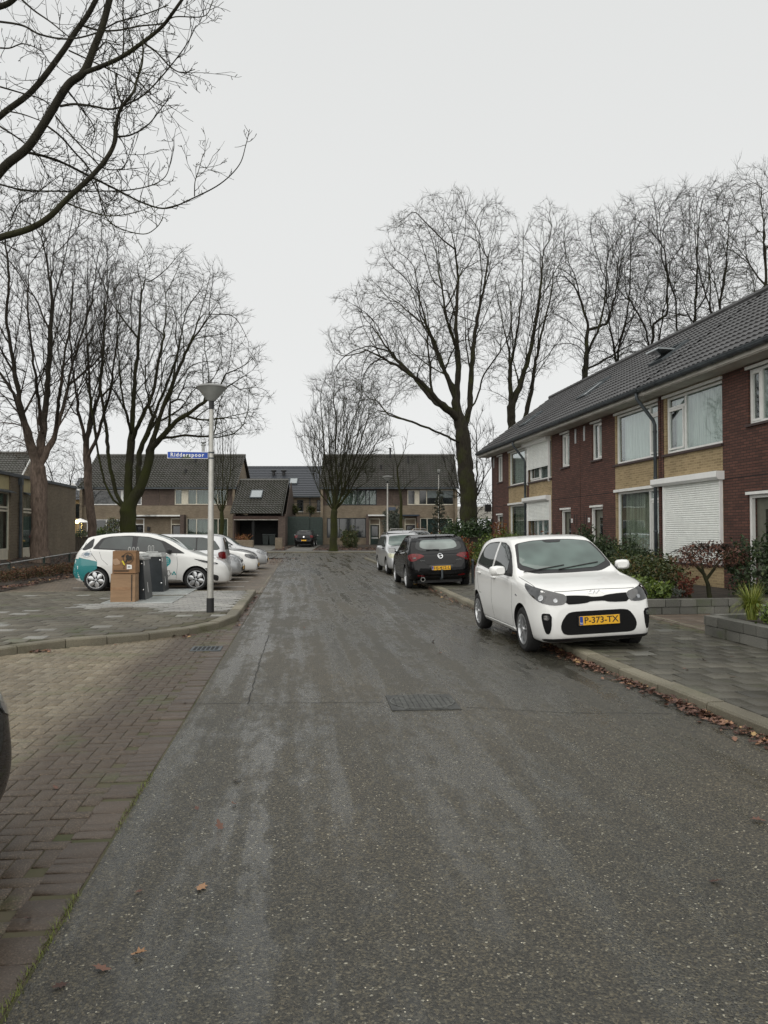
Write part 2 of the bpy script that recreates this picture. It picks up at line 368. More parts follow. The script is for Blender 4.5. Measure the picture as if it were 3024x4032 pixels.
OCHRE = basic('ochre_render', (.52, .36, .17), .8)
TILE_ROOF = basic('dark_roof_tile', (.058, .057, .058), .5, var=.25, scale=1.5, spec=.55, island=0)
TILE_OLD = basic('old_roof_tile', (.052, .049, .044), .38, var=.45, scale=1.2, spec=.8, tint=(.036, .037, .026))
TILE_NEW = basic('new_roof_tile', (.045, .05, .06), .4, var=.1, spec=.6)
WHITEF = basic('white_frame', (.74, .74, .71), .35, var=.06)
CREAM = basic('cream_frame', (.60, .56, .45), .45, var=.1)
GREYW = basic('grey_fascia', (.50, .48, .43), .6, var=.15, scale=2.)
SHUT = basic('white_shutter', (.84, .86, .82), .4, var=.05)
ZINC = basic('zinc', (.065, .078, .086), .5, metal=.1, var=.25, scale=4.)
DARKSILL = basic('dark_sill', (.05, .03, .027), .6)
GLASS = glassmat('window_glass'); GLASSD = glassmat('window_glass_dark', (.7, .75, .75), 1.5)
CURT = basic('curtain', (.52, .56, .52), .9, var=.25, scale=9., stretch=(6, 6, .15))
CURT2 = basic('sheer_curtain', (.36, .38, .30), .9, var=.35, scale=7., stretch=(5, 5, .1))
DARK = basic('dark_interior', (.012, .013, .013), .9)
DOORG = basic('grey_green_door', (.13, .13, .10), .5)
BLACKP = basic('black_plastic', (.014, .014, .015), .45, var=.2)
RUBBER = basic('rubber', (.016, .016, .016), .8, var=.2, scale=20, bump=.3, bscale=90)
METAL = basic('galvanised_metal', (.42, .43, .42), .4, metal=.75, var=.2, scale=8)
ALU = basic('aluminium_post', (.50, .49, .46), .42, metal=.6, var=.12, scale=3., tint=(.40, .39, .35))
CHROME = basic('chrome', (.75, .76, .77), .15, metal=1., var=.03)
GREENW = basic('dark_green_wood', (.018, .035, .028), .6, var=.3)
WOOD = basic('weathered_wood', (.06, .05, .036), .85, var=.5, scale=5, stretch=(6, 6, .4))
WHITEP = basic('white_paint', (.80, .80, .78), .4, var=.04)
BLUEP = basic('sign_blue', (.008, .065, .38), .35, var=.1)
print('head ok')
# ================================================================== GROUND, ROAD, PAVEMENTS
GPTS = [(-8, 3.62), (2, 3.58), (5.5, 3.52), (9, 3.44), (15.5, 3.56), (20.7, 3.68), (46.6, 3.9)]
def gx(y): return float(np.interp(y, [p[0] for p in GPTS], [p[1] for p in GPTS]))
def sheet(name, pts, z, m, kind='structure'):
    b = MB(); b.poly([(x, y, z) for x, y in pts]); o = b.build(name, m); tag(o, kind=kind); return o
g_ = MB(); g_.poly([(-900, -60, -.08), (900, -60, -.08), (900, 1500, -.08), (-900, 1500, -.08)])
tag(g_.build('ground', basic('winter_ground', (.05, .052, .026), .95, var=.4, scale=.3)), kind='structure')
YS = [-8, 2, 5.5, 9, 12, 15.5, 20.7, 30, 46.6, 50]
b = MB()
for a, c in zip(YS[:-1], YS[1:]): b.quad((-.93, a, 0), (gx(a)+.02, a, 0), (gx(c)+.02, c, 0), (-.93, c, 0))
tag(b.build('road', ROAD), kind='structure')
b = MB(); q = [far(-45, 47.6, .004), far(60, 47.6, .004), far(60, 60.05, .004), far(-45, 60.05, .004)]; b.poly(q)
tag(b.build('cross_street', ROAD), kind='structure')
# kerbs ------------------------------------------------------------------
def kerb_run(mb, path, wdt, z0, z1, blk=1.0, side=1, ch=.018):
    """kerb stones along path (front edge); body lies on the `side` (left=+1) of the direction"""
    P = [Vector((x, y, 0)) for x, y in path]
    seg = []; 
    for a, c in zip(P[:-1], P[1:]):
        n = max(1, round((c-a).length/blk)); seg += [(a.lerp(c, i/n), a.lerp(c, (i+1)/n)) for i in range(n)]
    for k, (a, c) in enumerate(seg):
        d = (c-a).normalized(); nrm = Vector((-d.y, d.x, 0))*side; g = .006
        # mitre with neighbours
        dp = (seg[k-1][1]-seg[k-1][0]).normalized() if k else d
        dn = (seg[k+1][1]-seg[k+1][0]).normalized() if k < len(seg)-1 else d
        na = (nrm+Vector((-dp.y, dp.x, 0))*side); na = na.normalized()/max(.5, na.normalized().dot(nrm))
        nb = (nrm+Vector((-dn.y, dn.x, 0))*side); nb = nb.normalized()/max(.5, nb.normalized().dot(nrm))
        zj = random.uniform(-.006, .006)
        prof = [(0, z0), (0.004, z1-ch), (ch, z1), (wdt, z1), (wdt, z0)]
        vs = []
        for (base, nv, sh) in ((a+d*g, na, 0), (c-d*g, nb, 0)):
            for (o_, z) in prof: vs.append(base+nv*o_+Vector((0, 0, z+(zj if z > z0 else 0))))
        n = 5; fs = [tuple(range(n-1, -1, -1)), tuple(range(n, 2*n))]+[(i, (i+1) % n, n+(i+1) % n, n+i) for i in range(n)]
        mb.add(vs, fs)
kb = MB()
kerb_run(kb, [(gx(y), y) for y in (-6, 2, 5.5, 9, 12, 15.5, 20.7, 30, 46.2)]+[(4.6, 47.6), (6.5, 48.1)], .17, -.05, .10, side=-1)
tag(kb.build('right_kerb', KERB), kind='structure')
KL = [(-9, 3.3), (-6.5, 6.6), (-4.3, 9.4), (-3.6, 10.5), (-3.15, 11.02), (-2.67, 11.3), (-2.15, 11.62), (-1.65, 12.2), (-1.28, 13.0), (-1.08, 14.0), (-1.07, 16), (-1.08, 20.2)]
kb = MB(); kerb_run(kb, KL, .2, -.05, .10, side=1)
kerb_run(kb, [(-1.08, 20.2), (-8, 20.2)], .1, -.05, .095, side=1)
tag(kb.build('left_kerb', KERB), kind='structure')
kb = MB(); fk = [far(u, 60.1) for u in range(-44, 46, 4)]
kerb_run(kb, [(p.x, p.y) for p in fk], .16, -.05, .11, side=1); tag(kb.build('far_kerb', KERB), kind='structure')
# paving helpers -----------------------------------------------------------
def inside(p, poly):
    x, y = p; r = False; j = len(poly)-1
    for i in range(len(poly)):
        xi, yi = poly[i]; xj, yj = poly[j]
        if (yi > y) != (yj > y) and x < (xj-xi)*(y-yi)/(yj-yi)+xi: r = not r
        j = i
    return r
def paver_mesh(name, rects, z, m, gap=.004, bev=.004, jit=.0016):
    """rects: (cx, cy, hx, hy, angle); one bevelled block each"""
    n = len(rects); A = np.array(rects); rng = np.random.RandomState(3)
    ca, sa = np.cos(A[:, 4]), np.sin(A[:, 4]); zz = z+rng.uniform(-jit, jit, n); tx = rng.uniform(-.004, .004, (n, 2))
    V = []
    for (s_, dz) in ((0, -.03), (0, -bev), (bev, 0)):
        for (sx, sy) in ((-1, -1), (1, -1), (1, 1), (-1, 1)):
            ax = sx*(A[:, 2]-gap/2-s_); ay = sy*(A[:, 3]-gap/2-s_)
            V.append(np.stack([A[:, 0]+ax*ca-ay*sa, A[:, 1]+ax*sa+ay*ca, zz+dz+ax*tx[:, 0]+ay*tx[:, 1]], 1))
    V = np.stack(V, 1).reshape(-1, 3)
    fl = []
    for k in (0, 4):
        for i in range(4): fl.append((k+i, k+(i+1) % 4, k+4+(i+1) % 4, k+4+i))
    fl.append((8, 9, 10, 11)); fl = np.array(fl)
    Fq = (fl[None]+(np.arange(n)*12)[:, None, None]).reshape(-1, 4)
    return tag(link_mesh(name, np_mesh(name, V, [Fq]), m), kind="structure")
# near-left bay: herringbone clinkers laid level with the road
bay = [(-9, -4), (-1.155, -4), (-1.155, 12.9), (-1.7, 12.1), (-2.2, 11.55), (-2.7, 11.2), (-3.2, 10.95), (-3.65, 10.4), (-4.3, 9.3), (-6.5, 6.5), (-9, 3.2)]
w_ = .103; rc = []
for i in range(-90, 130):
    for k in range(-140, 180):
        x0, y0 = (k+4*i)*w_, k*w_
        if not (-9.3 < x0 < -1.0 and -1 < y0 < 13.2): continue
        for (cx, cy, hx, hy) in ((x0+w_, y0+w_/2, w_, w_/2), (x0+w_/2, y0+2*w_, w_/2, w_)):
            if inside((cx, cy), bay): rc.append((cx, cy, hx, hy, 0))
paver_mesh('brick_bay', rc, .002, PAVER, gap=.0055, jit=.0025)
sheet('bay_joint_sand', [(-9.5, -4), (-.93, -4), (-.93, 20.3), (-1.1, 20.3), (-1.1, 14), (-1.5, 12.6), (-2.7, 11.4), (-3.7, 10.6), (-9.5, 3.3)], -.006, SAND)
# gutter course between bay and asphalt
rc = []; y = -4
while y < 20.0:
    s_ = .052 if random.random() < .8 else .10
    rc.append((-1.048 if y < 12.6 else -1.005, y, .104 if y < 12.6 else .065, s_, random.uniform(-.02, .02))); y += s_*2
DGUT = pavermat('gutter_clinker', [(0, (.068, .050, .036)), (1, (.092, .070, .052))], moss=.2, rough=.55, speck=.7)
paver_mesh('gutter_course', rc, .001, DGUT, gap=.0055, jit=.003)
# left pavement (raised) with pale paving round the lamp post
pave = [(-14, 6.5), (-7.0, 6.5), (-4.5, 9.6), (-3.82, 10.75), (-3.35, 11.25), (-2.78, 11.5), (-2.3, 11.8), (-1.85, 12.35), (-1.5, 13.1), (-1.29, 14.05), (-1.28, 20.09), (-14, 20.09)]
rn = []; rg = []; r = 0; y = 6.4
while y < 20.3:
    x = -14+(.15 if r % 2 else 0)
    while x < -1.2:
        c = (x+.15, y+.15)
        if inside((c[0]+.1, c[1]), pave) and inside((c[0], c[1]-.1), pave) and inside((c[0]+.08, c[1]+.08), pave):
            pale = (c[0] > -2.62 and 14.9 < c[1]) or (-4.4 < c[0] and 15.85 < c[1] < 16.6)
            if (c[0] > -4.03 and c[0] < -2.6 and 16.5 < c[1] < 20.6): pass
            elif pale:
                for dy in (.075, .225): rn.append((x+.15+(.07 if dy > .1 else 0), y+dy, .15, .075, 0)) if not (c[0] < -2.5 and dy < .1 and False) else None
            else: rg.append((c[0], c[1], .15, .15, 0))
        x += .3
    y += .3; r += 1
paver_mesh('left_pavement', rg, .10, TILE_L, gap=.012, jit=.004); paver_mesh('pale_pavement', rn, .10, TILE_N, gap=.018)
sheet('left_pavement_bed', [(-14, 6.3), (-7.2, 6.4)]+[(x-.02, y+.02) for x, y in pave[2:-1]]+[(-14, 20.1)], .088, SAND)
sheet('left_forecourt', [(-40, 4), (-14, 4), (-14, 20.09), (-40, 20.09)], .095, FARPAVE)
# parking court
sheet('parking_court', [(-9, 20.31), (-.93, 20.31), (-.93, 46.5), (-9, 46.5)], .008, PARK)
for i, y in enumerate((22.65, 25.02, 27.45, 29.95, 32.5, 35.0, 37.5)):
    sheet('parking_line' if i == 0 else 'parking_line', [(-6.3, y-.05), (-1.55, y-.05), (-1.55, y+.05), (-6.3, y+.05)], .0125, LINE)
kb = MB(); kerb_run(kb, [(-.98, 20.3), (-.98, 45.6)], .05, -.05, .012, side=1, ch=.004); tag(kb.build('parking_edging', KERB), kind='structure')
# left planting bed rising towards the low building
def lbz(x, y): return .006+.1*max(0, min(1, (-7.75-x)/.5))+max(0, min(1, (-8.0-x)/3.0))*.42+.02*math.sin(x*3+y*2)
xs = np.linspace(-40, -8.0, 40); xs = np.concatenate([[-40, -30, -20], np.linspace(-13, -7.75, 16)]); ys = np.linspace(19.6, 60, 50)
V = [(x, y, lbz(x, y)) for y in ys for x in xs]; nx = len(xs)
Fq = [(j*nx+i, j*nx+i+1, (j+1)*nx+i+1, (j+1)*nx+i) for j in range(len(ys)-1) for i in range(nx-1)]
tag(link_mesh('planting_bed', np_mesh('planting_bed', V, [Fq], smooth=True), EARTH), kind='structure')
# right pavement, garden ground, entrance path
rc = []; y = -1.; r = 0
while y < 46.5:
    off = .15 if r % 2 else 0.
    x = 3.4+off
    while x < 6.05:
        if x-.15 > gx(y)+.165 and x+.15 < 6.08: rc.append((x, y+.15, .15, .15, 0))
        elif x+.15 > gx(y)+.2 and x-.15 <= gx(y)+.165:
            a0 = gx(y)+.172; rc.append(((a0+x+.15)/2, y+.15, (x+.15-a0)/2, .15, 0))
        x += .3
    y += .3; r += 1
paver_mesh('right_pavement', rc, .10, TILE_R, gap=.013, jit=.004)
sheet('right_pavement_bed', [(gx(-3)+.15, -3), (6.1, -3), (6.1, 46.3), (4.3, 46.9), (gx(46)+.15, 46)], .087, SAND)
sheet('garden_soil', [(6.1, -2), (40, -2), (40, 47), (6.1, 47)], .08, EARTH)
rc = []; y = 10.75
while y < 13.3:
    for i, x in enumerate(np.arange(6.3, 9.8, .5)): rc.append((x, y, .25, .25, 0))
    y += .5
paver_mesh('entrance_path', rc, .102, SLAB, gap=.006)
kb = MB(); kerb_run(kb, [(6.1, -2), (6.1, 46)], .05, .02, .108, side=-1, ch=.005); tag(kb.build('pavement_edging', KERB), kind='structure')
# far side of the cross street
b = MB(); b.poly([far(-45, 60.26, .105), far(60, 60.26, .105), far(60, 63.2, .108), far(-45, 63.2, .108)]); tag(b.build('far_pavement', FARPAVE), kind='structure')
def fz(d): return float(np.interp(d, [63.2, 73.5, 140], [.10, .44, .6]))
b = MB(); dd = [63.2, 66, 70, 73.5, 140]
for a, c in zip(dd[:-1], dd[1:]): b.poly([far(-70, a, fz(a)), far(80, a, fz(a)), far(80, c, fz(c)), far(-70, c, fz(c))])
tag(b.build('far_ground', EARTH), kind='structure')
b = MB()
for u0, u1 in ((-8.1, -5.9), (-13.5, -9.3)):
    for a, c in ((63.2, 66), (66, 70), (70, 72.4)): b.poly([far(u0, a, fz(a)+.02), far(u1, a, fz(a)+.02), far(u1, c, fz(c)+.02), far(u0, c, fz(c)+.02)])
tag(b.build('driveway', FARPAVE), kind='structure')
sheet('corner_pavement', [(4.3, 46.9), (7, 48.1), (50, 43.0), (50, 40), (6.1, 40)], .094, FARPAVE)
# cracks in the asphalt
def crack(name, pts, wd):
    b = MB(); pts = [Vector((x, y, .0035)) for x, y in pts]; fine = []
    for a, c in zip(pts[:-1], pts[1:]):
        n = max(2, int((c-a).length/.12))
        for i in range(n): fine.append(a.lerp(c, i/n)+Vector((random.uniform(-.008, .008), random.uniform(-.008, .008), 0)))
    fine.append(pts[-1])
    for a, c in zip(fine[:-1], fine[1:]):
        d = (c-a).normalized(); nn = Vector((-d.y, d.x, 0))*wd*random.uniform(.35, .6)
        b.quad(a-nn, a+nn, c+nn, c-nn)
    tag(b.build(name, basic('crack_filler', (.014, .014, .013), .9)), kind='structure')
crack('road_joint', [(-.93, 7.25), (-.1, 7.2), (.78, 7.12)], .008); crack('road_joint', [(1.5, 6.85), (2.3, 6.55), (3.2, 6.4)], .008)
crack('road_seam', [(-.45, 7.2), (-.46, 9), (-.44, 12)], .009)
print('ground ok', len(rc))
# ================================================================== BUILDINGS
def wall_panel(mb, x0, x1, z0, z1, ops, y=0., dep=.12, m=0):
    """front skin of a wall (outward = -y) with rectangular openings and their reveals"""
    xs = sorted({x0, x1, *[o[0] for o in ops], *[o[1] for o in ops]}); zs = sorted({z0, z1, *[o[2] for o in ops], *[o[3] for o in ops]})
    xs = [v for v in xs if x0 <= v <= x1]; zs = [v for v in zs if z0 <= v <= z1]
    for a, c in zip(xs[:-1], xs[1:]):
        for e, f in zip(zs[:-1], zs[1:]):
            mx_, mz = (a+c)/2, (e+f)/2
            if any(o[0] < mx_ < o[1] and o[2] < mz < o[3] for o in ops): continue
            mb.quad((a, y, e), (c, y, e), (c, y, f), (a, y, f), m)
    for o in ops:
        a, c, e, f = max(o[0], x0), min(o[1], x1), max(o[2], z0), min(o[3], z1)
        if a >= c or e >= f: continue
        mb.quad((a, y, e), (a, y, f), (a, y+dep, f), (a, y+dep, e), m); mb.quad((c, y, e), (c, y+dep, e), (c, y+dep, f), (c, y, f), m)
        mb.quad((a, y, f), (c, y, f), (c, y+dep, f), (a, y+dep, f), m); mb.quad((a, y, e), (a, y+dep, e), (c, y+dep, e), (c, y, e), m)
def window(par, x0, x1, z0, z1, y=.06, ft=.06, fd=.07, mull=(), trans=(), sub=(), fm=None, gm=None, back=None, name='window', backy=.22, open_vent=None):
    """frame > glass + what hangs behind it. mull: x of posts; trans: (xa, xb, z) bars; sub: (xa,xb,za,zb) inner sashes"""
    fm = fm or WHITEF; gm = gm or GLASS
    b = MB(); yf = y
    b.box(x0, x0+ft, yf, yf+fd, z0, z1); b.box(x1-ft, x1, yf, yf+fd, z0, z1)
    b.box(x0+ft, x1-ft, yf+.001, yf+fd-.001, z1-ft, z1); b.box(x0+ft, x1-ft, yf+.001, yf+fd-.001, z0, z0+ft*1.15)
    for mxx in mull: b.box(mxx-ft/2, mxx+ft/2, yf+.002, yf+fd-.002, z0+ft*1.15, z1-ft)
    for xa, xb, z in trans: b.box(xa, xb, yf+.003, yf+fd-.003, z-ft/2, z+ft/2)
    for xa, xb, za, zb in sub:
        s_ = .045
        b.box(xa, xa+s_, yf-.012, yf+fd*.6, za, zb); b.box(xb-s_, xb, yf-.012, yf+fd*.6, za, zb)
        b.box(xa+s_, xb-s_, yf-.011, yf+fd*.6, zb-s_, zb); b.box(xa+s_, xb-s_, yf-.011, yf+fd*.6, za, za+s_)
    o = b.build(name, fm, par)
    g = MB(); g.box(x0+ft*.5, x1-ft*.5, yf+fd*.45, yf+fd*.45+.006, z0+ft*.5, z1-ft*.5); g.build('pane', gm, o)
    if back:
        kind, bm = back
        q = MB()
        if kind == 'curtain':
            n = max(8, int((x1-x0)*26)); yy = y+backy; pts = []
            for i in range(n+1):
                x = x0+.02+(x1-x0-.04)*i/n; pts.append((x, yy+.022*math.sin(i*1.9)+.012*math.sin(i*.7+x0)))
            for (a, c) in zip(pts[:-1], pts[1:]): q.quad((a[0], a[1], z0), (c[0], c[1], z0), (c[0], c[1], z1), (a[0], a[1], z1))
            q.build('curtain', bm, o, smooth=True)
        elif kind == 'blind':
            z = z0+.03
            while z < z1: q.box(x0+.03, x1-.03, y+.13, y+.17, z, z+.062); z += .075
            q.build('blind', bm, o)
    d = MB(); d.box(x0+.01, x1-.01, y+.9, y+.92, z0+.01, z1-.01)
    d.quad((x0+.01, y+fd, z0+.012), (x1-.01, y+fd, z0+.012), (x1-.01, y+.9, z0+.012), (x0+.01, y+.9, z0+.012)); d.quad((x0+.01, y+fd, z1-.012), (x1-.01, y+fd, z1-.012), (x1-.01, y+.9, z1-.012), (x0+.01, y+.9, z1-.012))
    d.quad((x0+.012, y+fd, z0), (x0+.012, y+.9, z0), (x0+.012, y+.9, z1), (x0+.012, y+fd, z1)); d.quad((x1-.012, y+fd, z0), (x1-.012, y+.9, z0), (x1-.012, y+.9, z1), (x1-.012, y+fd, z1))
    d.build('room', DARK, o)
    return o
def tile_slope(mb, x0, x1, A, B, tw=.2, th=.33, amp=.02, step=.03, m=0, samp=4):
    """tiled roof slope from eave A=(y,z) to ridge B=(y,z), for x0..x1: rolls across, stepped rows up"""
    A = Vector((0, A[0], A[1])); B = Vector((0, B[0], B[1])); up = B-A; Ls = up.length; up.normalize()
    nrm = Vector((1, 0, 0)).cross(up); nrm = nrm if nrm.z > 0 else -nrm
    nr = max(1, round(Ls/th)); th = Ls/nr; nc = int((x1-x0)/tw*samp); xs = np.linspace(x0, x1, nc+1)
    ph = (xs/tw) % 1.
    hw = np.where(ph < .62, np.sin(ph/.62*math.pi)*amp, -np.sin((ph-.62)/.38*math.pi)*amp*.45)
    V = []
    for j in range(nr):
        for (vv, lift) in ((j*th, step), ((j+1)*th+.0, 0.)):
            base = A+up*vv
            for x, h in zip(xs, hw): p = base+nrm*(h+lift); V.append((x, p.y, p.z))
    k = nc+1; Fs = []
    for r_ in range(2*nr-1):
        for i in range(nc): Fs.append((r_*k+i, r_*k+i+1, (r_+1)*k+i+1, (r_+1)*k+i))
    # eave edge drop
    b0 = len(V)
    for x, h in zip(xs, hw): p = A+nrm*(-.03); V.append((x, p.y, p.z))
    for i in range(nc): Fs.append((b0+i, b0+i+1, i+1, i))
    mb.add(V, Fs, m)
def ridge(mb, x0, x1, y, z, r=.11, L_=.4, m=0):
    n = max(1, round((x1-x0)/L_)); s = (x1-x0)/n
    for i in range(n):
        pts = [(x0+i*s, y, z), (x0+(i+1)*s+.03, y, z)]; mb.tube(pts, [r*1.12, r], 8, True, m)
def roofwindow(par, x0, x1, A, B, v0, v1, opened=0., lift=.035):
    A = Vector((0, A[0], A[1])); B = Vector((0, B[0], B[1])); up = (B-A).normalized(); n = Vector((1, 0, 0)).cross(up); n = n if n.z > 0 else -n
    b = MB(); X = Vector((1, 0, 0)); xc = (x0+x1)/2; hw = (x1-x0)/2; c = A+up*((v0+v1)/2)+X*xc+n*lift; hv = (v1-v0)/2
    for s in (-1, 1):
        b.obox(c+X*s*(hw-.04), X*.04, up*hv, n*.06); b.obox(c+up*s*(hv-.04), X*(hw-.08), up*.04, n*.059)
    o = b.build('roof_window', ZINC, par)
    g = MB(); 
    if opened:
        rot = Matrix.Rotation(-opened, 3, 'X'); u2 = rot @ up; n2 = rot @ n
        g.obox(c+n*.07, X*(hw-.03), u2*(hv-.03), n2*.02)
    else: g.obox(c+n*.03, X*(hw-.07), up*(hv-.07), n*.008)
    g.build('roof_pane', ROOFGL, o); return o
ROOFGL = basic('skylight_glass', (.30, .33, .34), .08, spec=1., coat=1., var=.05)
# ---- terrace on the right -------------------------------------------------
TH = math.atan((1175-1103)/F); S0 = 35.33
HDv = Vector((-math.sin(TH), math.cos(TH), 0)); HNv = Vector((math.cos(TH), math.sin(TH), 0))
def fpos(s, off=0., z=0.): return Vector((9.8, 0, 0))+HDv*s+HNv*off+Vector((0, 0, z))
EAVE = (-.62, 5.30); RDG = (3.05, 8.0)
def shutter(par, x0, x1, zb, zt, bx0, bx1, bz0, bz1, y=-.03):
    b = MB(); b.prism([(bx0, -.20, bz0+.06), (bx0, -.14, bz0), (bx0, 0.02, bz0), (bx0, .02, bz1), (bx0, -.20, bz1)], (0, 0, 0), (bx1-bx0, 0, 0))
    o = b.build('shutter_box', WHITEP, par)
    s = MB(); z = zt; k = 0
    while z > zb+.01:
        z2 = max(zb, z-.052)
        s.prism([(x0+.03, y, z), (x0+.03, y-.010, z-.008), (x0+.03, y-.012, (z+z2)/2), (x0+.03, y-.009, z2+.010), (x0+.03, y, z2+.004)], (0, 0, 0), (x1-x0-.06, 0, 0)); z = z2
    s.box(x0+.03, x1-.03, y-.02, y+.01, zb-.03, zb)
    s.build('shutter_slats', SHUT, o)
    for x in (x0, x1-.04):
      r = MB(); r.box(x, x+.04, y-.045, .01, min(zb, zt)-.03 if zb < 1 else zb-.62, bz0); r.build('guide_rail', WHITEP, o)
def row_house(i, s_door, sg, L_=5.45, lo='open', upw='open', mull=4.75, pipe=False, label='', endwall=None, num=None, roofwin=(), winx=(2.72, 5.33)):
    """s_door: party line on the door side; sg=+1 when local t runs toward the camera (t = s_door - s)"""
    origin = fpos(s_door)
    e = empty('brick_house', origin, -math.pi/2+TH if False else 0, label, 'house', 'terraced houses along the right pavement')
    ex = -HDv if sg > 0 else -HDv
    M_ = Matrix((( -HDv.x, HNv.x, 0, 0), (-HDv.y, HNv.y, 0, 0), (0, 0, 1, 0), (0, 0, 0, 1)))
    e.rotation_euler = M_.to_3x3().to_euler()
    T = (lambda t: t) if sg > 0 else (lambda t: -t)
    def span(a, c): a, c = T(a), T(c); return (a, c) if a < c else (c, a)
    W = lambda a, c, e_, f: (*span(a, c), e_, f)
    o_nar = W(.95, 1.72, 3.84, 5.0); o_door = W(.84, 1.76, .12, 2.36)
    yl = span(2.68, L_-.11); rx = span(0, 2.68)
    hi = W(winx[0], winx[1], 3.56, 5.0); low = W(2.75, 5.33, .30 if lo == 'open' else .84, 2.74)
    b = MB()
    wall_panel(b, rx[0], rx[1], 0, 5.2, [o_door, o_nar], dep=.2)
    b.build('wall', RED, e); px = span(L_-.11, L_); b = MB(); b.box(px[0], px[1], -.02, .1, 0, 5.2); b.build('pier', RED, e)
    g = MB(); g.box(rx[0]+.002, rx[1]-.002, -.004, .01, 2.74, 2.765); g.build('string_course', DARK, e)
    b = MB(); wall_panel(b, yl[0], yl[1], 0, 5.2, [hi, low], dep=.1); b.build('yellow_wall', YELLOW, e)
    # body behind: party wall, rear and gable
    b = MB(); xx = span(0, L_); b.box(xx[0]+.002, xx[1]-.002, 6.0, 6.1, 0, 5.2)
    for xw in ((T(.0),) if endwall else ()):
        xw2 = xw+(.25 if sg > 0 else -.25)
        b.prism([(xw, 0.0, 0), (xw, 6.1, 0), (xw, 6.1, 5.2), (xw, RDG[0], RDG[1]-.1), (xw, 0.0, 5.2)], (0, 0, 0), (xw2-xw, 0, 0))
    b.build('rear_wall', RED, e)
    # roof
    rx0, rx1 = span(-.5 if endwall else 0, L_); r = MB()
    tile_slope(r, rx0, rx1, EAVE, RDG, tw=.2, th=.34, amp=.022, step=.034)
    tile_slope(r, rx0, rx1, (6.72, 5.30), RDG, tw=.2, th=.34, amp=.022, step=.034, samp=3); ridge(r, rx0, rx1, RDG[0], RDG[1]+.03)
    ro = r.build('roof', TILE_ROOF, e, smooth='auto', fix=False)
    if endwall:
        k = MB(); 
        for sgn, A in ((1, EAVE), (-1, (6.72, 5.30))):
            xa = T(-.5); xb = xa+(.03 if sg > 0 else -.03); xa -= (.012 if sg > 0 else -.012)
            k.prism([(xa, A[0], A[1]-.16), (xa, A[0], A[1]+.03), (xa, RDG[0], RDG[1]+.04), (xa, RDG[0], RDG[1]-.18)], (0, 0, 0), (xb-xa, 0, 0))
        k.build('barge_board', GREYW, e)
    for (a, c, v0, v1, op) in roofwin:
        a, c = span(a, c); roofwindow(e, a, c, EAVE, RDG, v0, v1, op)
    f = MB(); f.box(rx0, rx1, -.5, .0, 5.10, 5.2); f.box(rx0, rx1, -.53, -.5, 5.12, 5.28); f.build('soffit', GREYW, e)
    g = MB(); n = 8; prof = [(-.60+.085*math.cos(a), 5.275+.085*math.sin(a)) for a in np.linspace(math.pi, 2*math.pi, n)]
    for (pa, pb) in zip(prof[:-1], prof[1:]): g.quad((rx0, pa[0], pa[1]), (rx1, pa[0], pa[1]), (rx1, pb[0], pb[1]), (rx0, pb[0], pb[1]))
    g.tube([(rx0, -.685, 5.28), (rx1, -.685, 5.28)], .012, 6); 
    for x in np.arange(rx0+.3, rx1, .62):
        pr = [(-.60+.097*math.cos(a), 5.27+.097*math.sin(a)) for a in np.linspace(math.pi, 2*math.pi, n)]
        for (pa, pb) in zip(pr[:-1], pr[1:]): g.quad((x, pa[0], pa[1]), (x+.05, pa[0], pa[1]), (x+.05, pb[0], pb[1]), (x, pb[0], pb[1]))
    g.box(rx0, rx1, -.52, -.51, 5.2, 5.36); g.build('gutter', ZINC, e, fix=False)
    # openings
    window(e, o_nar[0], o_nar[1], 3.84, 5.0, mull=[(o_nar[0]+o_nar[1])/2], sub=[((o_nar[0]+o_nar[1])/2+.02, o_nar[1]-.05, 3.9, 4.94)] if sg > 0 else [(o_nar[0]+.05, (o_nar[0]+o_nar[1])/2-.02, 3.9, 4.94)], back=('curtain', CURT), name='narrow_window')
    m_ = T(mull); w0, w1 = hi[0], hi[1]
    far_side = (m_, w1) if sg > 0 else (w0, m_)
    a_, c_ = far_side
    if upw != 'shutter':
        window(e, w0, w1, 3.56, 5.0, mull=[m_], trans=[(a_, c_, 4.72)], sub=[(a_+.04, c_-.07, 3.66, 4.68)], back=('curtain', CURT), name='bedroom_window')
    else:
        window(e, w0, w1, 3.56, 5.0, mull=[m_+.5], sub=[(w0+.08, m_+.45, 3.65, 4.9)] if sg < 0 else [], back=('curtain', CURT), gm=GLASSD, name='bedroom_window')
        sx = span(2.85, 5.35); bx = span(2.81, 5.62); shutter(e, sx[0], sx[1], 4.07, 4.97, bx[0], bx[1], 4.96, 5.15)
    lw0, lw1 = low[0], low[1]; lb = low[2]
    if lo == 'open':
        window(e, lw0, lw1, lb, 2.74, mull=[m_-.05 if sg > 0 else m_+.05], trans=[(a_, c_, 2.45)], sub=[(a_+.06, c_-.03, lb+.08, 2.40)], back=('curtain', CURT2), name='living_room_window')
    elif lo == 'half':
        window(e, lw0, lw1, .4, 2.74, mull=[m_+.15, m_+.75], sub=[], back=('curtain', CURT), gm=GLASSD, name='living_room_window')
        sx = span(2.78, 5.35); bx = span(2.78, 5.62); shutter(e, sx[0], sx[1], 2.06, 2.75, bx[0], bx[1], 2.75, 2.94)
    else:
        d = MB(); d.box(lw0, lw1, .03, .1, .84, 2.74); d.build('shaded_window', WHITEF, e)
        sx = span(2.69, 5.30); bx = span(2.62, 5.71); shutter(e, sx[0], sx[1], .87, 2.75, bx[0], bx[1], 2.75, 2.94)
        h = MB(); hx = (sx[0]+sx[1])/2; h.box(sx[1]-.55, sx[1]-.42, -.06, -.04, 1.08, 1.115); h.build('shutter_handle', ZINC, e)
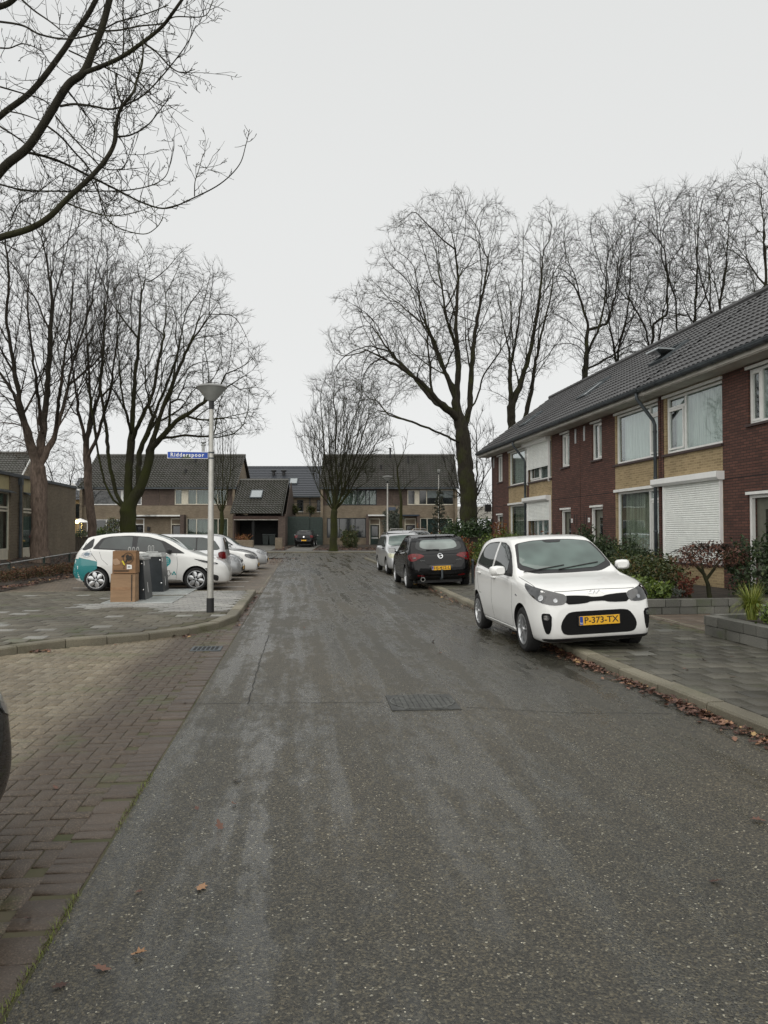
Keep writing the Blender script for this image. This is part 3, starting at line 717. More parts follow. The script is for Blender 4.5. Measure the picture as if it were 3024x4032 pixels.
    # white lintel strips, sills
    for nm_, mt_, c_x, a9 in (('lintel_strip', WHITEF, 1, (.84, 1.78, -.05, .04, 2.36, 2.42)), ('lintel_strip', WHITEF, 1, (.92, 1.75, -.05, .04, 5.0, 5.06)), ('lintel_strip', WHITEF, upw != 'shutter', (2.66, 5.36, -.05, .04, 5.0, 5.065)),
            ('lintel_strip', WHITEF, lo == 'open', (2.66, 5.38, -.06, .04, 2.742, 2.82)), ('sill', DARKSILL, 1, (2.64, 5.36, -.06, .05, 3.50, 3.56)), ('sill', DARKSILL, 1, (.90, 1.77, -.05, .05, 3.79, 3.84)), ('sill', DARKSILL, lo == 'closed', (2.64, 5.36, -.05, .03, .80, .84))):
        if c_x: q = MB(); q.box(*span(a9[0], a9[1]), *a9[2:]); q.build(nm_, mt_, e)
    # door: white frame, recessed leaf with a glazed slot
    a, c = o_door[0], o_door[1]
    q = MB(); q.box(a, a+.07, .04, .12, .12, 2.36); q.box(c-.07, c, .04, .12, .12, 2.36); q.box(a+.07, c-.07, .041, .12, 2.29, 2.36); fr = q.build('door_frame', WHITEF, e)
    q = MB(); q.box(a+.07, c-.07, .16, .2, .12, 2.29); dr = q.build('door', DOORG, e)
    q = MB(); mid = (a+c)/2; q.box(mid-.09, mid+.13, .150, .156, .6, 2.05); q.build('door_glass', GLASSD, dr)
    q = MB(); q.box(mid-.09, mid+.13, .157, .159, .6, 2.05); q.build('door_glass_shade', DARK, dr)
    q = MB(); q.bar((mid-.22, .11, 1.1), (mid-.34, .11, 1.1), .02, .02); q.bar((mid-.22, .11, 1.1), (mid-.22, .16, 1.1), .02, .02); q.build('door_handle', METAL, dr)
    q = MB(); q.box(*span(.78, 1.85), -.35, .16, 0.02, .12); q.build('doorstep', BLOCK, e)
    q = MB(); q.box(*span(.30, .43), -.012, .01, 4.55, 5.03); q.build('vent_strip', METAL, e)
    for t in (.28, .48): q = MB(); q.box(*span(t, t+.055), -.003, .02, 1.83, 2.17); q.build('mail_slot', DARK, e)
    q = MB(); cx = T(.72); q.box(cx-.06, cx+.06, -.022, -.002, 1.90, 2.04); npl = q.build('number_plate', WHITEP, e)
    t = text_mesh('house_number', num, .11, DARK, npl); t.rotation_euler = (math.pi/2, 0, 0); t.location = (cx, -.024, 1.97)
    q = MB(); cx = T(1.95); q.lathe([(.0, -.03), (.03, -.03), (.035, 0)], (cx, 0, 1.33), 10, 'y'); q.build('door_bell', BLACKP, e)
    if pipe:
        x = T(L_-.14); q = MB()
        q.tube([(x, -.60, 5.24), (x, -.59, 5.06), (x, -.14, 4.50), (x, -.09, 4.38), (x, -.09, .1)], .045, 10)
        for z in (4.2, 3.0, 1.6, .4): q.lathe([(.045, -.02), (.055, -.02), (.055, .02), (.045, .02)], (x, -.09, z), 10)
        q.build('downpipe', ZINC, e, smooth=True)
    return e
H1 = row_house(1, 35.33, 1, 5.35, pipe=True, endwall=True, num='7', roofwin=[(2.9, 3.7, 1.3, 2.3, 0)],
    label='farthest brick house of the terrace, standing at the gable end with a bare narrow window')
H2 = row_house(2, 24.62, -1, 5.38, lo='half', upw='shutter', mull=4.6, num='5', roofwin=[(1.1, 1.9, 1.6, 2.8, 0)],
    label='brick house in the terrace with half-lowered white roller shutters on both floors')
H3 = row_house(3, 24.60, 1, 5.45, pipe=True, num='3', roofwin=[(3.3, 4.1, 1.75, 2.75, R(38))],
    label='brick house in the terrace with a cream curtain downstairs and an open roof window')
H4 = row_house(4, 13.65, -1, 5.45, lo='closed', mull=4.38, num='1', roofwin=[(1.2, 2.0, 2.0, 3.1, 0)],
    winx=(2.61, 5.25), label='nearest brick house of the terrace with its large ground-floor roller shutter fully lowered')
# ---- low flat-roofed building on the left --------------------------------
LB = empty('low_building', (-11.25, 41.0, .45), 0, 'low flat-roofed grey-brown brick building with yellow panels over tall windows', 'building')
# local: x runs toward camera? facade faces +X world -> outward -y_local = +X ; x_local = +Y world
LB.rotation_euler = (0, 0, math.pi/2)
# local x -> world +Y ; local y -> world -X
def lb(s): return s-41.0
b = MB(); HB = 3.4
wins = [(lb(33.3), lb(34.9), .3, 2.75), (lb(25.6), lb(31.85), .3, 2.75)]
pan = []
wall_panel(b, lb(24), lb(40.8), -.5, HB-.05, [(w0, w1, .0, HB-.06) for (w0, w1, _, _) in wins], dep=.15)
b.box(lb(24), lb(24)+.2, .01, 9, -.5, HB-.05); b.quad((lb(40.8), 0, -.5), (lb(40.8), 9, -.5), (lb(40.8), 9, HB-.05), (lb(40.8), 0, HB-.05)); b.build('wall', GREYB, LB)
b = MB(); b.box(lb(23.95), lb(40.85), -.06, 9, HB-.05, HB+.07); b.build('roof_edge', ZINC, LB)
YP = basic('yellow_panel', (.42, .36, .19), .6, var=.12, scale=2)
for (w0, w1, z0, z1) in wins:
    n = round((w1-w0)/1.55); st = (w1-w0)/n
    b = MB(); b.box(w0, w1, .06, .1, 2.78, HB-.06); b.build('fascia_panel', YP, LB)
    b = MB(); b.box(w0, w1, .06, .1, 0, .42); b.build('spandrel_panel', CREAM, LB)
    for i in range(n):
        window(LB, w0+i*st, w0+(i+1)*st, .42, 2.7, y=.05, ft=.07, fm=CREAM, trans=[(w0+i*st, w0+(i+1)*st, 1.97), (w0+i*st, w0+(i+1)*st, 2.1)], back=('curtain', CURT2), gm=GLASSD)
    b = MB(); b.prism([(w0-.02, -.22, 2.66), (w0-.02, -.22, 2.70), (w0-.02, .06, 2.80), (w0-.02, .06, 2.76)], (0, 0, 0), (w1-w0+.04, 0, 0)); b.build('sun_blind_cover', ZINC, LB)
b = MB(); x = lb(32.75); b.tube([(x, -.08, HB-.1), (x, -.08, -.4)], .06, 10); b.box(x-.09, x+.09, -.16, .0, HB-.35, HB-.08)
for z in (.5, 2.3): b.lathe([(.06, -.02), (.072, -.02), (.072, .02), (.06, .02)], (x, -.08, z), 10)
b.build('downpipe', ZINC, LB, smooth='auto')
b = MB(); b.box(x+.3, x+.5, .02, .1, 2.85, 3.0); 
for k in range(6):
    xx = lb(34.5+k*.55); b.prism([(xx, 1.2, HB+.07), (xx, 1.9, HB+.07), (xx, 1.9, HB+.42)], (0, 0, 0), (.5, 0, 0))
b.build('roof_panel', METAL, LB)
# ---- far-side houses (local frame: x to the right, -y toward the street) ---
def far_thing(name, u, d, label, cat, group=None, z=0.):
    return empty(name, far(u, d, z), -YAW, label, cat, group)
D74 = 74.
def FU(px, d=D74): return (px-1512)/F*d
def FZ(py, d=D74): return EYE+(2098-py)/F*d
FE, FR_ = (-.45, 5.88), (4.3, 9.35)
def far_house(label, u0, u1, sg, frame, glass_hi, style, door, canopy, endL=False, endR=False):
    e = far_thing('row_house', u0, D74, label, 'house', 'two-storey houses across the street'); W = u1-u0
    X = lambda u: u-u0
    ops = style['ops']
    b = MB(); wall_panel(b, 0, W, 0, 3.02, [(X(a), X(c), z0, z1) for (a, c, z0, z1, *_r) in ops if z1 < 3.1], dep=.2)
    wall_panel(b, 0, W, 3.02, 4.16, [], dep=.2)
    b.box(.01, .25, .02, 8.6, 0, 5.8); b.box(W-.25, W-.01, .02, 8.6, 0, 5.8); b.box(0, W, 8.6, 8.8, 0, 5.8)
    for xe, on in ((0, endL), (W, endR)):
        if on: 
            xa = xe if xe == 0 else W-.02
            b.prism([(xa, .0, 5.6), (xa, 8.6, 5.6), (xa, 4.3, 9.2)], (0, 0, 0), (.02, 0, 0)); b.box(xe-.12, xe+.12, -.42, .0, 0, 5.7)
    b.build('wall', BEIGE, e)
    dk = MB(); wall_panel(dk, .02, W-.02, 4.162, 5.8, [(X(a), X(c), z0, z1) for (a, c, z0, z1, *_r) in ops if z1 > 3.1], dep=.12, y=.01); dk.build('upper_wall', BROWNB, e)
    r = MB(); x0, x1 = (-.25 if endL else 0), (W+.25 if endR else W)
    tile_slope(r, x0, x1, FE, FR_, tw=.3, th=.36, amp=.07, step=.075, samp=6); tile_slope(r, x0, x1, (9.05, 5.88), FR_, tw=.3, th=.36, amp=.04, step=.04, samp=2); ridge(r, x0, x1, FR_[0], FR_[1]+.05, .14)
    r.build('roof', TILE_OLD, e, smooth='auto', fix=False)
    g = MB(); g.box(x0, x1, -.56, -.44, 5.74, 5.87); g.box(x0, x1, -.44, .0, 5.76, 5.80); g.build('gutter', ZINC, e)
    for (a, c, z0, z1, fm, gm, back, mull, *ex) in ops:
        window(e, X(a), X(c), z0, z1, y=.05, ft=.08, fd=.06, mull=[X(q) for q in mull], fm=fm, gm=gm, back=back, trans=[(X(t[0]), X(t[1]), t[2]) for t in (ex[0] if ex else [])])
    for (a, c, z0, z1, pm) in style.get('panels', []):
        q = MB(); q.box(X(a), X(c), .03, .09, z0, z1); q.build('panel', pm, e)
    dx0, dx1, dz1, dm, fm = door
    q = MB(); q.box(X(dx0)-.09, X(dx0), -.02, .1, .0, dz1+.62); q.box(X(dx1), X(dx1)+.09, -.02, .1, .0, dz1+.62); q.box(X(dx0), X(dx1), -.019, .1, dz1, dz1+.09); q.box(X(dx0), X(dx1), -.019, .1, dz1+.53, dz1+.62)
    q.build('door_frame', fm, e)
    q = MB(); q.box(X(dx0), X(dx1), .0, .05, .05, dz1); dd_ = q.build('door', dm, e)
    xm = (X(dx0)+X(dx1))/2
    q = MB(); q.box(X(dx0)+.14, X(dx1)-.14, -.012, .0, 1.25, dz1-.12); q.build('door_glass', GLASSB, dd_)
    q = MB(); q.box(X(dx0)+.12, X(dx1)-.12, -.03, -.013, 1.0, 1.14); q.build('letter_plate', METAL, dd_)
    q = MB(); q.box(X(dx0), X(dx1), .03, .04, dz1+.09, dz1+.53); q.build('transom_window', GLASSB, e)
    c0, c1, cz, cm, pier = canopy
    q = MB(); q.box(X(c0), X(c1), -.9, .0, cz-.13, cz); q.build('canopy', cm, e)
    if pier:
        q = MB(); q.box(X(pier[0]), X(pier[1]), -.85, .0, 0, cz-.13 if False else cz+.02); q.build('porch_pier', BROWNB, e)
    for (u, dz, hgt) in style.get('flues', []):
        q = MB(); yy = .8+dz*4; zz = FE[1]+(FR_[1]-FE[1])*(yy+.45)/4.75
        q.tube([(X(u), yy, zz-.1), (X(u), yy, zz+hgt)], .09, 8); q.tube([(X(u), yy, zz+hgt), (X(u), yy, zz+hgt+.1)], [.15, .13], 8); q.build('flue', BLACKP, e)
    return e
GLASSB = basic('dark_pane', (.016, .02, .021), .08, spec=.8, var=.3, scale=2.)
DFR = basic('anthracite_frame', (.02, .024, .027), .45)
GREYG = basic('blind_glass', (.12, .15, .15), .25, spec=.8, var=.2)
DGREEN = basic('dark_green_door', (.006, .03, .022), .4); DBLUE = basic('dark_blue_door', (.008, .012, .05), .4)
REDPAN = basic('red_brown_panel', (.10, .03, .02), .5)
um = FU(1544)
E4A = far_house('far house with a dark green front door and anthracite window frames', FU(1268), um, 1, DFR, None,
    dict(ops=[(FU(1287), FU(1441), 1.08, 2.98, DFR, GLASSB, ('curtain', DARK), [FU(1336), FU(1398)]),
              (FU(1287), FU(1483), 4.2, 5.68, DFR, GLASSD, ('curtain', CURT2), [FU(1408), FU(1440), FU(1454)])],
         flues=[(FU(1330), .45, .3), (FU(1500), .35, .35), (FU(1538), .8, .9)]),
    (FU(1458), FU(1493), 2.32, DGREEN, CREAM), (FU(1450), FU(1520), 3.28, WHITEF, (FU(1442), FU(1453))), endL=True)
E4B = far_house('far house with a dark blue front door and grey-green blinds', um, FU(1795), -1, CREAM, None,
    dict(ops=[(FU(1654), FU(1783), .75, 2.98, CREAM, GLASSD, ('blind', basic('green_blind', (.14, .18, .16), .6)), [FU(1682), FU(1766)]),
              (FU(1604), FU(1794), 4.22, 5.68, CREAM, GLASSB, None, [FU(1634), FU(1650), FU(1680)], [])],
         panels=[(FU(1633), FU(1650), 4.3, 5.6, CREAM), (FU(1683), FU(1790), 4.9, 5.6, GREYG)], flues=[(FU(1611), .55, .75)]),
    (FU(1597), FU(1634), 2.32, DBLUE, CREAM), (FU(1568), FU(1648), 3.28, basic('dark_canopy', (.02, .035, .055), .5), (FU(1641), FU(1652))), endR=True)
c1_ = lambda x: FU(300+x/2.552)
z1_ = lambda y: FZ(1750+y/2.552)
ue = FU(628)
E1A = far_house('far house behind the mossy tree with white-framed dark upper windows', c1_(60), ue, 1, WHITEF, None,
    dict(ops=[(c1_(105), c1_(655), z1_(608), z1_(455), WHITEF, GLASSB, None, [c1_(452), c1_(580)]),
              (c1_(105), c1_(440), .7, z1_(752), WHITEF, GLASSB, None, [c1_(300)])],
         panels=[(c1_(445), c1_(470), 4.3, 5.6, WHITEF)], flues=[]),
    (c1_(600), c1_(675), 2.32, DARK, WHITEF), (c1_(560), ue-.01, 3.25, WHITEF, None), endL=True)
E1B = far_house('far house with cream frames, grey curtains and an anthracite door with two glass strips', ue, c1_(1590), -1, CREAM, None,
    dict(ops=[(c1_(987), c1_(1512), z1_(606), z1_(450), CREAM, GLASSD, ('curtain', CURT2), [c1_(1060), c1_(1120), c1_(1206), c1_(1420)]),
              (c1_(1108), c1_(1525), .55, z1_(742), CREAM, GLASSD, ('curtain', CURT2), [c1_(1208), c1_(1425)])],
         panels=[(c1_(1060), c1_(1122), z1_(600), z1_(456), CREAM), (c1_(690), c1_(945), 2.42, 2.95, CREAM), (c1_(700), c1_(790), 2.5, 2.85, REDPAN)], flues=[(c1_(1108), .62, .8), (c1_(1053), .2, .3)]),
    (c1_(962), c1_(1060), 2.32, DFR, CREAM), (c1_(700), c1_(1066), 3.25, WHITEF, (c1_(1066), c1_(1105))), endR=True)
q = MB(); x = c1_(732)-ue; q.box(x-.12, x+.12, -.2, .0, 1.75, 2.15); q.build('wall_lantern', BLACKP, E1B)
ch = far_thing('chimney_pipe', c1_(1166), D74+4.3, 'silver chimney pipe with a cowl on the far left ridge', 'chimney', z=9.2)
q = MB(); q.tube([(0, 0, -.2), (0, 0, 1.15)], .16, 12); q.build('pipe', METAL, ch, smooth='auto'); q = MB(); q.lathe([(.17, 1.15), (.24, 1.2), (.24, 1.3), (.12, 1.42), (.24, 1.5), (.24, 1.56), (0, 1.6)], n=12); q.build('cowl', METAL, ch)
# carport / garage with tiled roof
G_ = far_thing('garage', FU(916, 71), 71, 'open garage under a tiled roof with a skylight, wheelie bins inside', 'garage')
gw = FU(1125, 71)-FU(916, 71); gx_ = lambda px: FU(px, 71)-FU(916, 71)
b = MB(); wall_panel(b, 0, gw, 0, 3.05, [(gx_(922), gx_(1095), -.01, 2.78)], dep=.3); b.box(gx_(1098)-.02, gw, -.25, .0, 0, 3.0)
b.box(0, .2, .31, 6, 0, 3.3); b.box(gw-.2, gw-.01, .31, 6, 0, 3.3); b.quad((0, 6, 0), (gw, 6, 0), (gw, 6, 3.3), (0, 6, 3.3)); b.prism([(gw-.03, -.2, 3.0), (gw-.03, 8.4, 3.0), (gw-.03, 4.2, 6.5)], (0, 0, 0), (.03, 0, 0)); b.build('wall', BROWNB, G_)
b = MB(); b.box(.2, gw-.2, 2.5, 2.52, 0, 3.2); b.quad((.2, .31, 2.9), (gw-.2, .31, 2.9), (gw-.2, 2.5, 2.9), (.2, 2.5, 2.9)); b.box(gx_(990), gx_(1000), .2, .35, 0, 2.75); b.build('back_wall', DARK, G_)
b = MB(); b.box(0, gw, -.08, -.01, 2.8, 3.1); b.build('fascia_board', basic('brown_fascia', (.06, .03, .02), .6), G_)
b = MB(); b.box(gx_(920), gx_(1096), -.05, -.01, 2.73, 2.80); b.build('opening_trim', GREYW, G_)
r = MB(); tile_slope(r, -.15, gw-.3, (-.45, 3.32), (4.2, 6.65), tw=.3, th=.36, amp=.07, step=.075, samp=6); tile_slope(r, -.15, gw-.3, (8.8, 3.3), (4.2, 6.65), tw=.3, th=.36, amp=.04, step=.04, samp=2); ridge(r, -.15, gw-.3, 4.2, 6.68, .13)
r.build('roof', TILE_OLD, G_, smooth='auto', fix=False)
b = MB(); b.prism([(gw-.3, -.45, 3.1), (gw-.3, -.45, 3.3), (gw-.3, 4.2, 6.7), (gw-.3, 4.2, 6.45)], (0, 0, 0), (.06, 0, 0)); b.build('barge_board', TILE_OLD, G_)
roofwindow(G_, FU(985.5, 73)-FU(916, 71), FU(1034, 73)-FU(916, 71), (-.45, 3.32), (4.2, 6.65), 2.4, 3.75, 0, .13)
bin0 = None
WB = basic('wheelie_plastic', (.012, .02, .018), .5)
for k, (px, dd2) in enumerate(((1040, 1.2), (1068, .9))):
    e = far_thing('wheelie_bin', FU(px, 71), 71+dd2, ['dark wheelie bin standing in the garage, left of the pair', 'dark wheelie bin standing in the garage, right of the pair'][k], 'wheelie bin', 'wheelie bins in the garage', z=fz(72))
    b = MB(); b.prism([(-.24, -.26, .08), (.24, -.26, .08), (.24, .26, .08), (-.24, .26, .08)], (0, 0, 0), (0, 0, .0)) if False else None
    b = MB(); b.add([(-.22,-.26,.06),(.22,-.26,.06),(.22,.26,.06),(-.22,.26,.06),(-.29,-.33,.98),(.29,-.33,.98),(.29,.33,.98),(-.29,.33,.98)], [(0,3,2,1),(4,5,6,7),(0,1,5,4),(1,2,6,5),(2,3,7,6),(3,0,4,7)]); b.build('body', WB, e)
    b = MB(); b.prism([(-.31, -.38, .98), (-.31, -.36, 1.03), (-.31, .2, 1.08), (-.31, .36, 1.02), (-.31, .36, .98)], (0, 0, 0), (.62, 0, 0)); b.build('lid', WB, e)
    for sx in (-1, 1): b = MB(); b.lathe([(0, -.03), (.1, -.03), (.1, .03), (0, .03)], (sx*.27, .3, .1), 14, 'x'); b.build('wheel', RUBBER, e)
# middle back house + flat garage + balcony
B_ = far_thing('row_house', FU(940, 82), 82, 'set-back house with a smooth dark slate-grey roof and three small windows', 'house', 'two-storey houses across the street')
bx = lambda px: FU(px, 82)-FU(940, 82); bz = lambda py: FZ(py, 82)
bw = bx(1262); c2 = lambda x: 800+x/1.508; c2y = lambda y: 1700+y/1.508
ops = [(bx(c2(480)), bx(c2(501)), bz(c2y(473)), bz(c2y(405))), (bx(c2(557)), bx(c2(595)), bz(c2y(473)), bz(c2y(405))), (bx(c2(674)), bx(c2(700)), bz(c2y(473)), bz(c2y(405)))]
b = MB(); wall_panel(b, 0, bw, 0, 5.35, ops); b.box(0, .2, .1, 8, 0, 5.3); b.box(bw-.2, bw, .1, 8, 0, 5.3); b.build('wall', BEIGE, B_)
for (a, c, z0, z1) in ops:
    window(B_, a, c, z0, z1, y=.05, ft=.07, fm=DFR, gm=GLASSB, trans=[(a, c, z0+(z1-z0)*.48)])
    q = MB(); q.box(a, c, -.06, .04, z0-.07, z0); q.build('sill', WHITEF, B_)
r = MB(); tile_slope(r, -.1, bw+.1, (-.4, 5.42), (4.2, 8.9), tw=.3, th=.34, amp=.018, step=.04, samp=3); tile_slope(r, -.1, bw+.1, (8.8, 5.42), (4.2, 8.9), tw=.3, th=.34, amp=.018, step=.04, samp=2); ridge(r, -.1, bw+.1, 4.2, 8.9, .1)
r.build('roof', TILE_NEW, B_, smooth='auto', fix=False)
q = MB(); q.box(-.1, bw+.1, -.52, -.4, 5.3, 5.42); q.tube([(bx(c2(634)), -.06, 5.3), (bx(c2(634)), -.06, 0)], .05, 8); q.build('gutter', ZINC, B_)
roofwindow(B_, bx(c2(500)), bx(c2(550)), (-.4, 5.42), (4.2, 8.9), 2.25, 3.35, 0, .08)
for px in (395, 457):
    q = MB(); x = bx(c2(px)); q.tube([(x, 2.8, 7.6), (x, 2.8, 8.35)], .16, 10); q.lathe([(.3, 8.3), (.3, 8.42), (.1, 8.5)], (x, 2.8, 0), 10); q.build('flue', BLACKP, B_)
FG = far_thing('flat_garage', FU(1120, 76), 76, 'flat-roofed garage with a white fascia and a dark green door behind the green fence', 'garage')
fgx = lambda px: FU(px, 76)-FU(1120, 76); fgz = lambda py: FZ(py, 76)
b = MB(); wall_panel(b, 0, fgx(1268), 0, 3.1, [(fgx(c2(512)), fgx(c2(632)), 0, 2.7)]); b.build('wall', BEIGE, FG)
b = MB(); b.box(0, fgx(c2(672)), -.15, 4, fgz(c2y(541)), fgz(c2y(526))); b.build('fascia_board', WHITEP, FG)
b = MB(); b.box(fgx(c2(512)), fgx(c2(632)), .08, .12, 0, 2.7); b.build('garage_door', DGREEN, FG)
BA = far_thing('balcony_railing', FU(c2(487), 76.5), 76.5, 'thin dark balcony railing above the white garage fascia', 'railing', z=3.35)
b = MB(); w9 = FU(c2(692), 76.5)-FU(c2(487), 76.5)
b.box(0, w9, -.02, .02, 1.18, 1.22)
for k in range(5): b.box(k*w9/4-.02, k*w9/4+.02, -.021, .021, 0, 1.2)
b.box(0, w9, -.015, .015, .1, .13); b.build('rail', BLACKP, BA)
# dark green plank fence either side of the drive
for k, (a, c, lab) in enumerate(((475, 632, 'dark green horizontal plank fence behind the parked black car'), (634, 707, 'dark green plank fence panel beside the brick corner, slightly taller boards'))):
    e = far_thing('plank_fence', FU(c2(a), 72.5), 72.5, lab, 'fence', 'dark green plank fences', z=fz(72.5)); W9 = FU(c2(c), 72.5)-FU(c2(a), 72.5)
    b = MB(); z = .02
    while z < 2.45: b.prism([(0.02, .02, z), (0.02, -.03, z), (0.02, .0, z+.26), (0.02, .02, z+.26)], (0, 0, 0), (W9-.04, 0, 0)); z += .24+.02*k
    b.build('boards', GREENW, e)
    for x in (0, W9): b = MB(); b.box(x-.05, x+.05, .02, .12, -.1, 2.55); b.build('post', GREENW, e)
# left: tall roof house behind the low building, far ochre house, concrete flyover right
LH = empty('gabled_house', far(-34.1, 75, .4)-Vector((9.75, 0, 0)), R(0), 'gabled house behind the low building, only its tiled roof and brick gable showing', 'house')
b = MB(); b.prism([(9.5, -4.5, 0), (9.5, 4.5, 0), (9.5, 4.5, 5.2), (9.5, 0, 8.7), (9.5, -4.5, 5.2)], (0, 0, 0), (.3, 0, 0)); b.box(-9.9, 9.5, -4.5, -4.3, 0, 5.2); b.build('wall', BEIGE, LH)
r = MB(); tile_slope(r, -10, 9.75, (-4.9, 4.95), (0, 8.85), tw=.3, th=.36, amp=.05, step=.05); tile_slope(r, -10, 9.75, (4.9, 4.95), (0, 8.85), samp=2, tw=.3, th=.36); ridge(r, -10, 9.75, 0, 8.9, .13); r.build('roof', TILE_OLD, LH, smooth='auto', fix=False)
b = MB(); b.prism([(9.76, -4.95, 4.78), (9.76, -4.95, 4.98), (9.76, 0, 8.9), (9.76, 0, 8.65)], (0, 0, 0), (.05, 0, 0)); b.build('barge_board', WHITEF, LH)
OH = far_thing('gabled_house', FU(296, 92), 92, 'small ochre-rendered house glimpsed past the low building corner', 'house')
b = MB(); b.box(-.6, 3.5, 0, 6, 0, 5.6); b.build('wall', OCHRE, OH)
b = MB(); b.prism([(-.8, -.4, 5.5), (-.8, 6.4, 5.5), (-.8, 3, 8.3)], (0, 0, 0), (5, 0, 0)); b.build('roof', TILE_NEW, OH)
b = MB(); b.bar((-.3, -.5, 7.4), (1.6, -.5, 5.9), .12, .3); b.build('barge_board', WHITEP, OH)
for x in (.05, 1.3): b = MB(); b.box(x, x+.55, -.03, .02, 3.3, 5.0); b.build('window', GLASSB, OH)
FL = far_thing('flyover', FU(1800, 110), 110, 'pale concrete flyover deck with railings beyond the oak', 'bridge')
b = MB(); b.box(-3, 26, 0, 6, 3.6, 4.9); b.box(-3, 26, -.05, 0, 4.9, 5.3); b.build('deck', GREYW, FL)
b = MB()
for z in (5.7, 6.3, 6.9): b.box(-3, 26, -.02, .04, z, z+.07)
for k in range(16): b.box(-3+k*1.9, -2.92+k*1.9, -.03, .05, 4.9, 7.0)
b.build('railing', METAL, FL)
for x in (2, 12, 22): b = MB(); b.box(x, x+.9, 1, 4, 0, 3.6); b.build('pier', GREYW, FL)
print('houses ok')
# ================================================================== BARE TREES
def grow(guides, attr, step, kill, seed=1, up=.12, wob=.18, iters=200, maxn=26000, inert=1.0, coarse=.04):
    """space colonisation: guides = list of polylines (first point of each sits on an earlier one), attr = Nx3 targets"""
    rng = np.random.RandomState(seed)
    P = []; par = []
    for g in guides:
        g = [np.array(p) for p in g]
        if P:
            d = np.linalg.norm(np.array(P)-g[0], axis=1); last = int(np.argmin(d))
        else: P.append(g[0]); par.append(-1); last = 0
        prev = P[last]
        for a in g[1:] if np.linalg.norm(P[last]-g[0]) < step*1.5 or len(P) == 1 else g:
            n = max(1, int(np.linalg.norm(a-prev)/step)); s = prev
            for i in range(1, n+1):
                q = s+(a-s)*i/n+(rng.randn(3)*step*.07 if i < n else 0); P.append(q); par.append(last); last = len(P)-1
            prev = a
    arr = np.zeros((maxn+4000, 3)); n = len(P); arr[:n] = P; nch = np.zeros(maxn+4000, int)
    for p in par:
        if p >= 0: nch[p] += 1
    attr = np.asarray(attr, float)
    for stage in (0, 1):
        if stage == 0: A = attr[:max(30, int(len(attr)*coarse))]; st_, kl_, wb_, in_, up_ = step*1.25, kill*2.3, wob*.55, inert*1.5, up*1.3
        else: A = attr; st_, kl_, wb_, in_, up_ = step, kill, wob, inert, up
        alive = np.ones(len(A), bool); near = np.full(len(A), -1); nd = np.full(len(A), 1e9)
        def upd(i0, i1):
            for c in range(i0, i1, 400):
                e = min(i1, c+400)
                D = np.linalg.norm(A[:, None]-arr[None, c:e], axis=2); j = D.argmin(1); m = D[np.arange(len(A)), j]; w_ = m < nd
                nd[w_] = m[w_]; near[w_] = j[w_]+c
        upd(0, n)
        for it in range(iters):
            alive &= nd > kl_
            ids = np.where(alive)[0]
            if not len(ids) or n > maxn: break
            dirs = A[ids]-arr[near[ids]]; dirs /= np.linalg.norm(dirs, axis=1)[:, None]
            nodes, inv = np.unique(near[ids], return_inverse=True)
            S = np.zeros((len(nodes), 3)); np.add.at(S, inv, dirs)
            ln = np.linalg.norm(S, axis=1); ln[ln < 1e-6] = 1; S /= ln[:, None]
            pa = np.array(par)[nodes]; pd = arr[nodes]-arr[np.maximum(pa, 0)]; pl = np.linalg.norm(pd, axis=1); pl[pl < 1e-6] = 1; pd /= pl[:, None]
            S += pd*in_+rng.randn(*S.shape)*wb_; S[:, 2] += up_; S /= np.linalg.norm(S, axis=1)[:, None]
            new = arr[nodes]+S*st_; ok = (nch[nodes] < 3) & ((S*pd).sum(1) > .25)
            if not ok.any(): break
            new = new[ok]; pn = nodes[ok]; k = len(new); arr[n:n+k] = new; par += pn.tolist(); nch[pn] += 1
            upd(n, n+k); n += k
    return arr[:n].copy(), np.array(par)
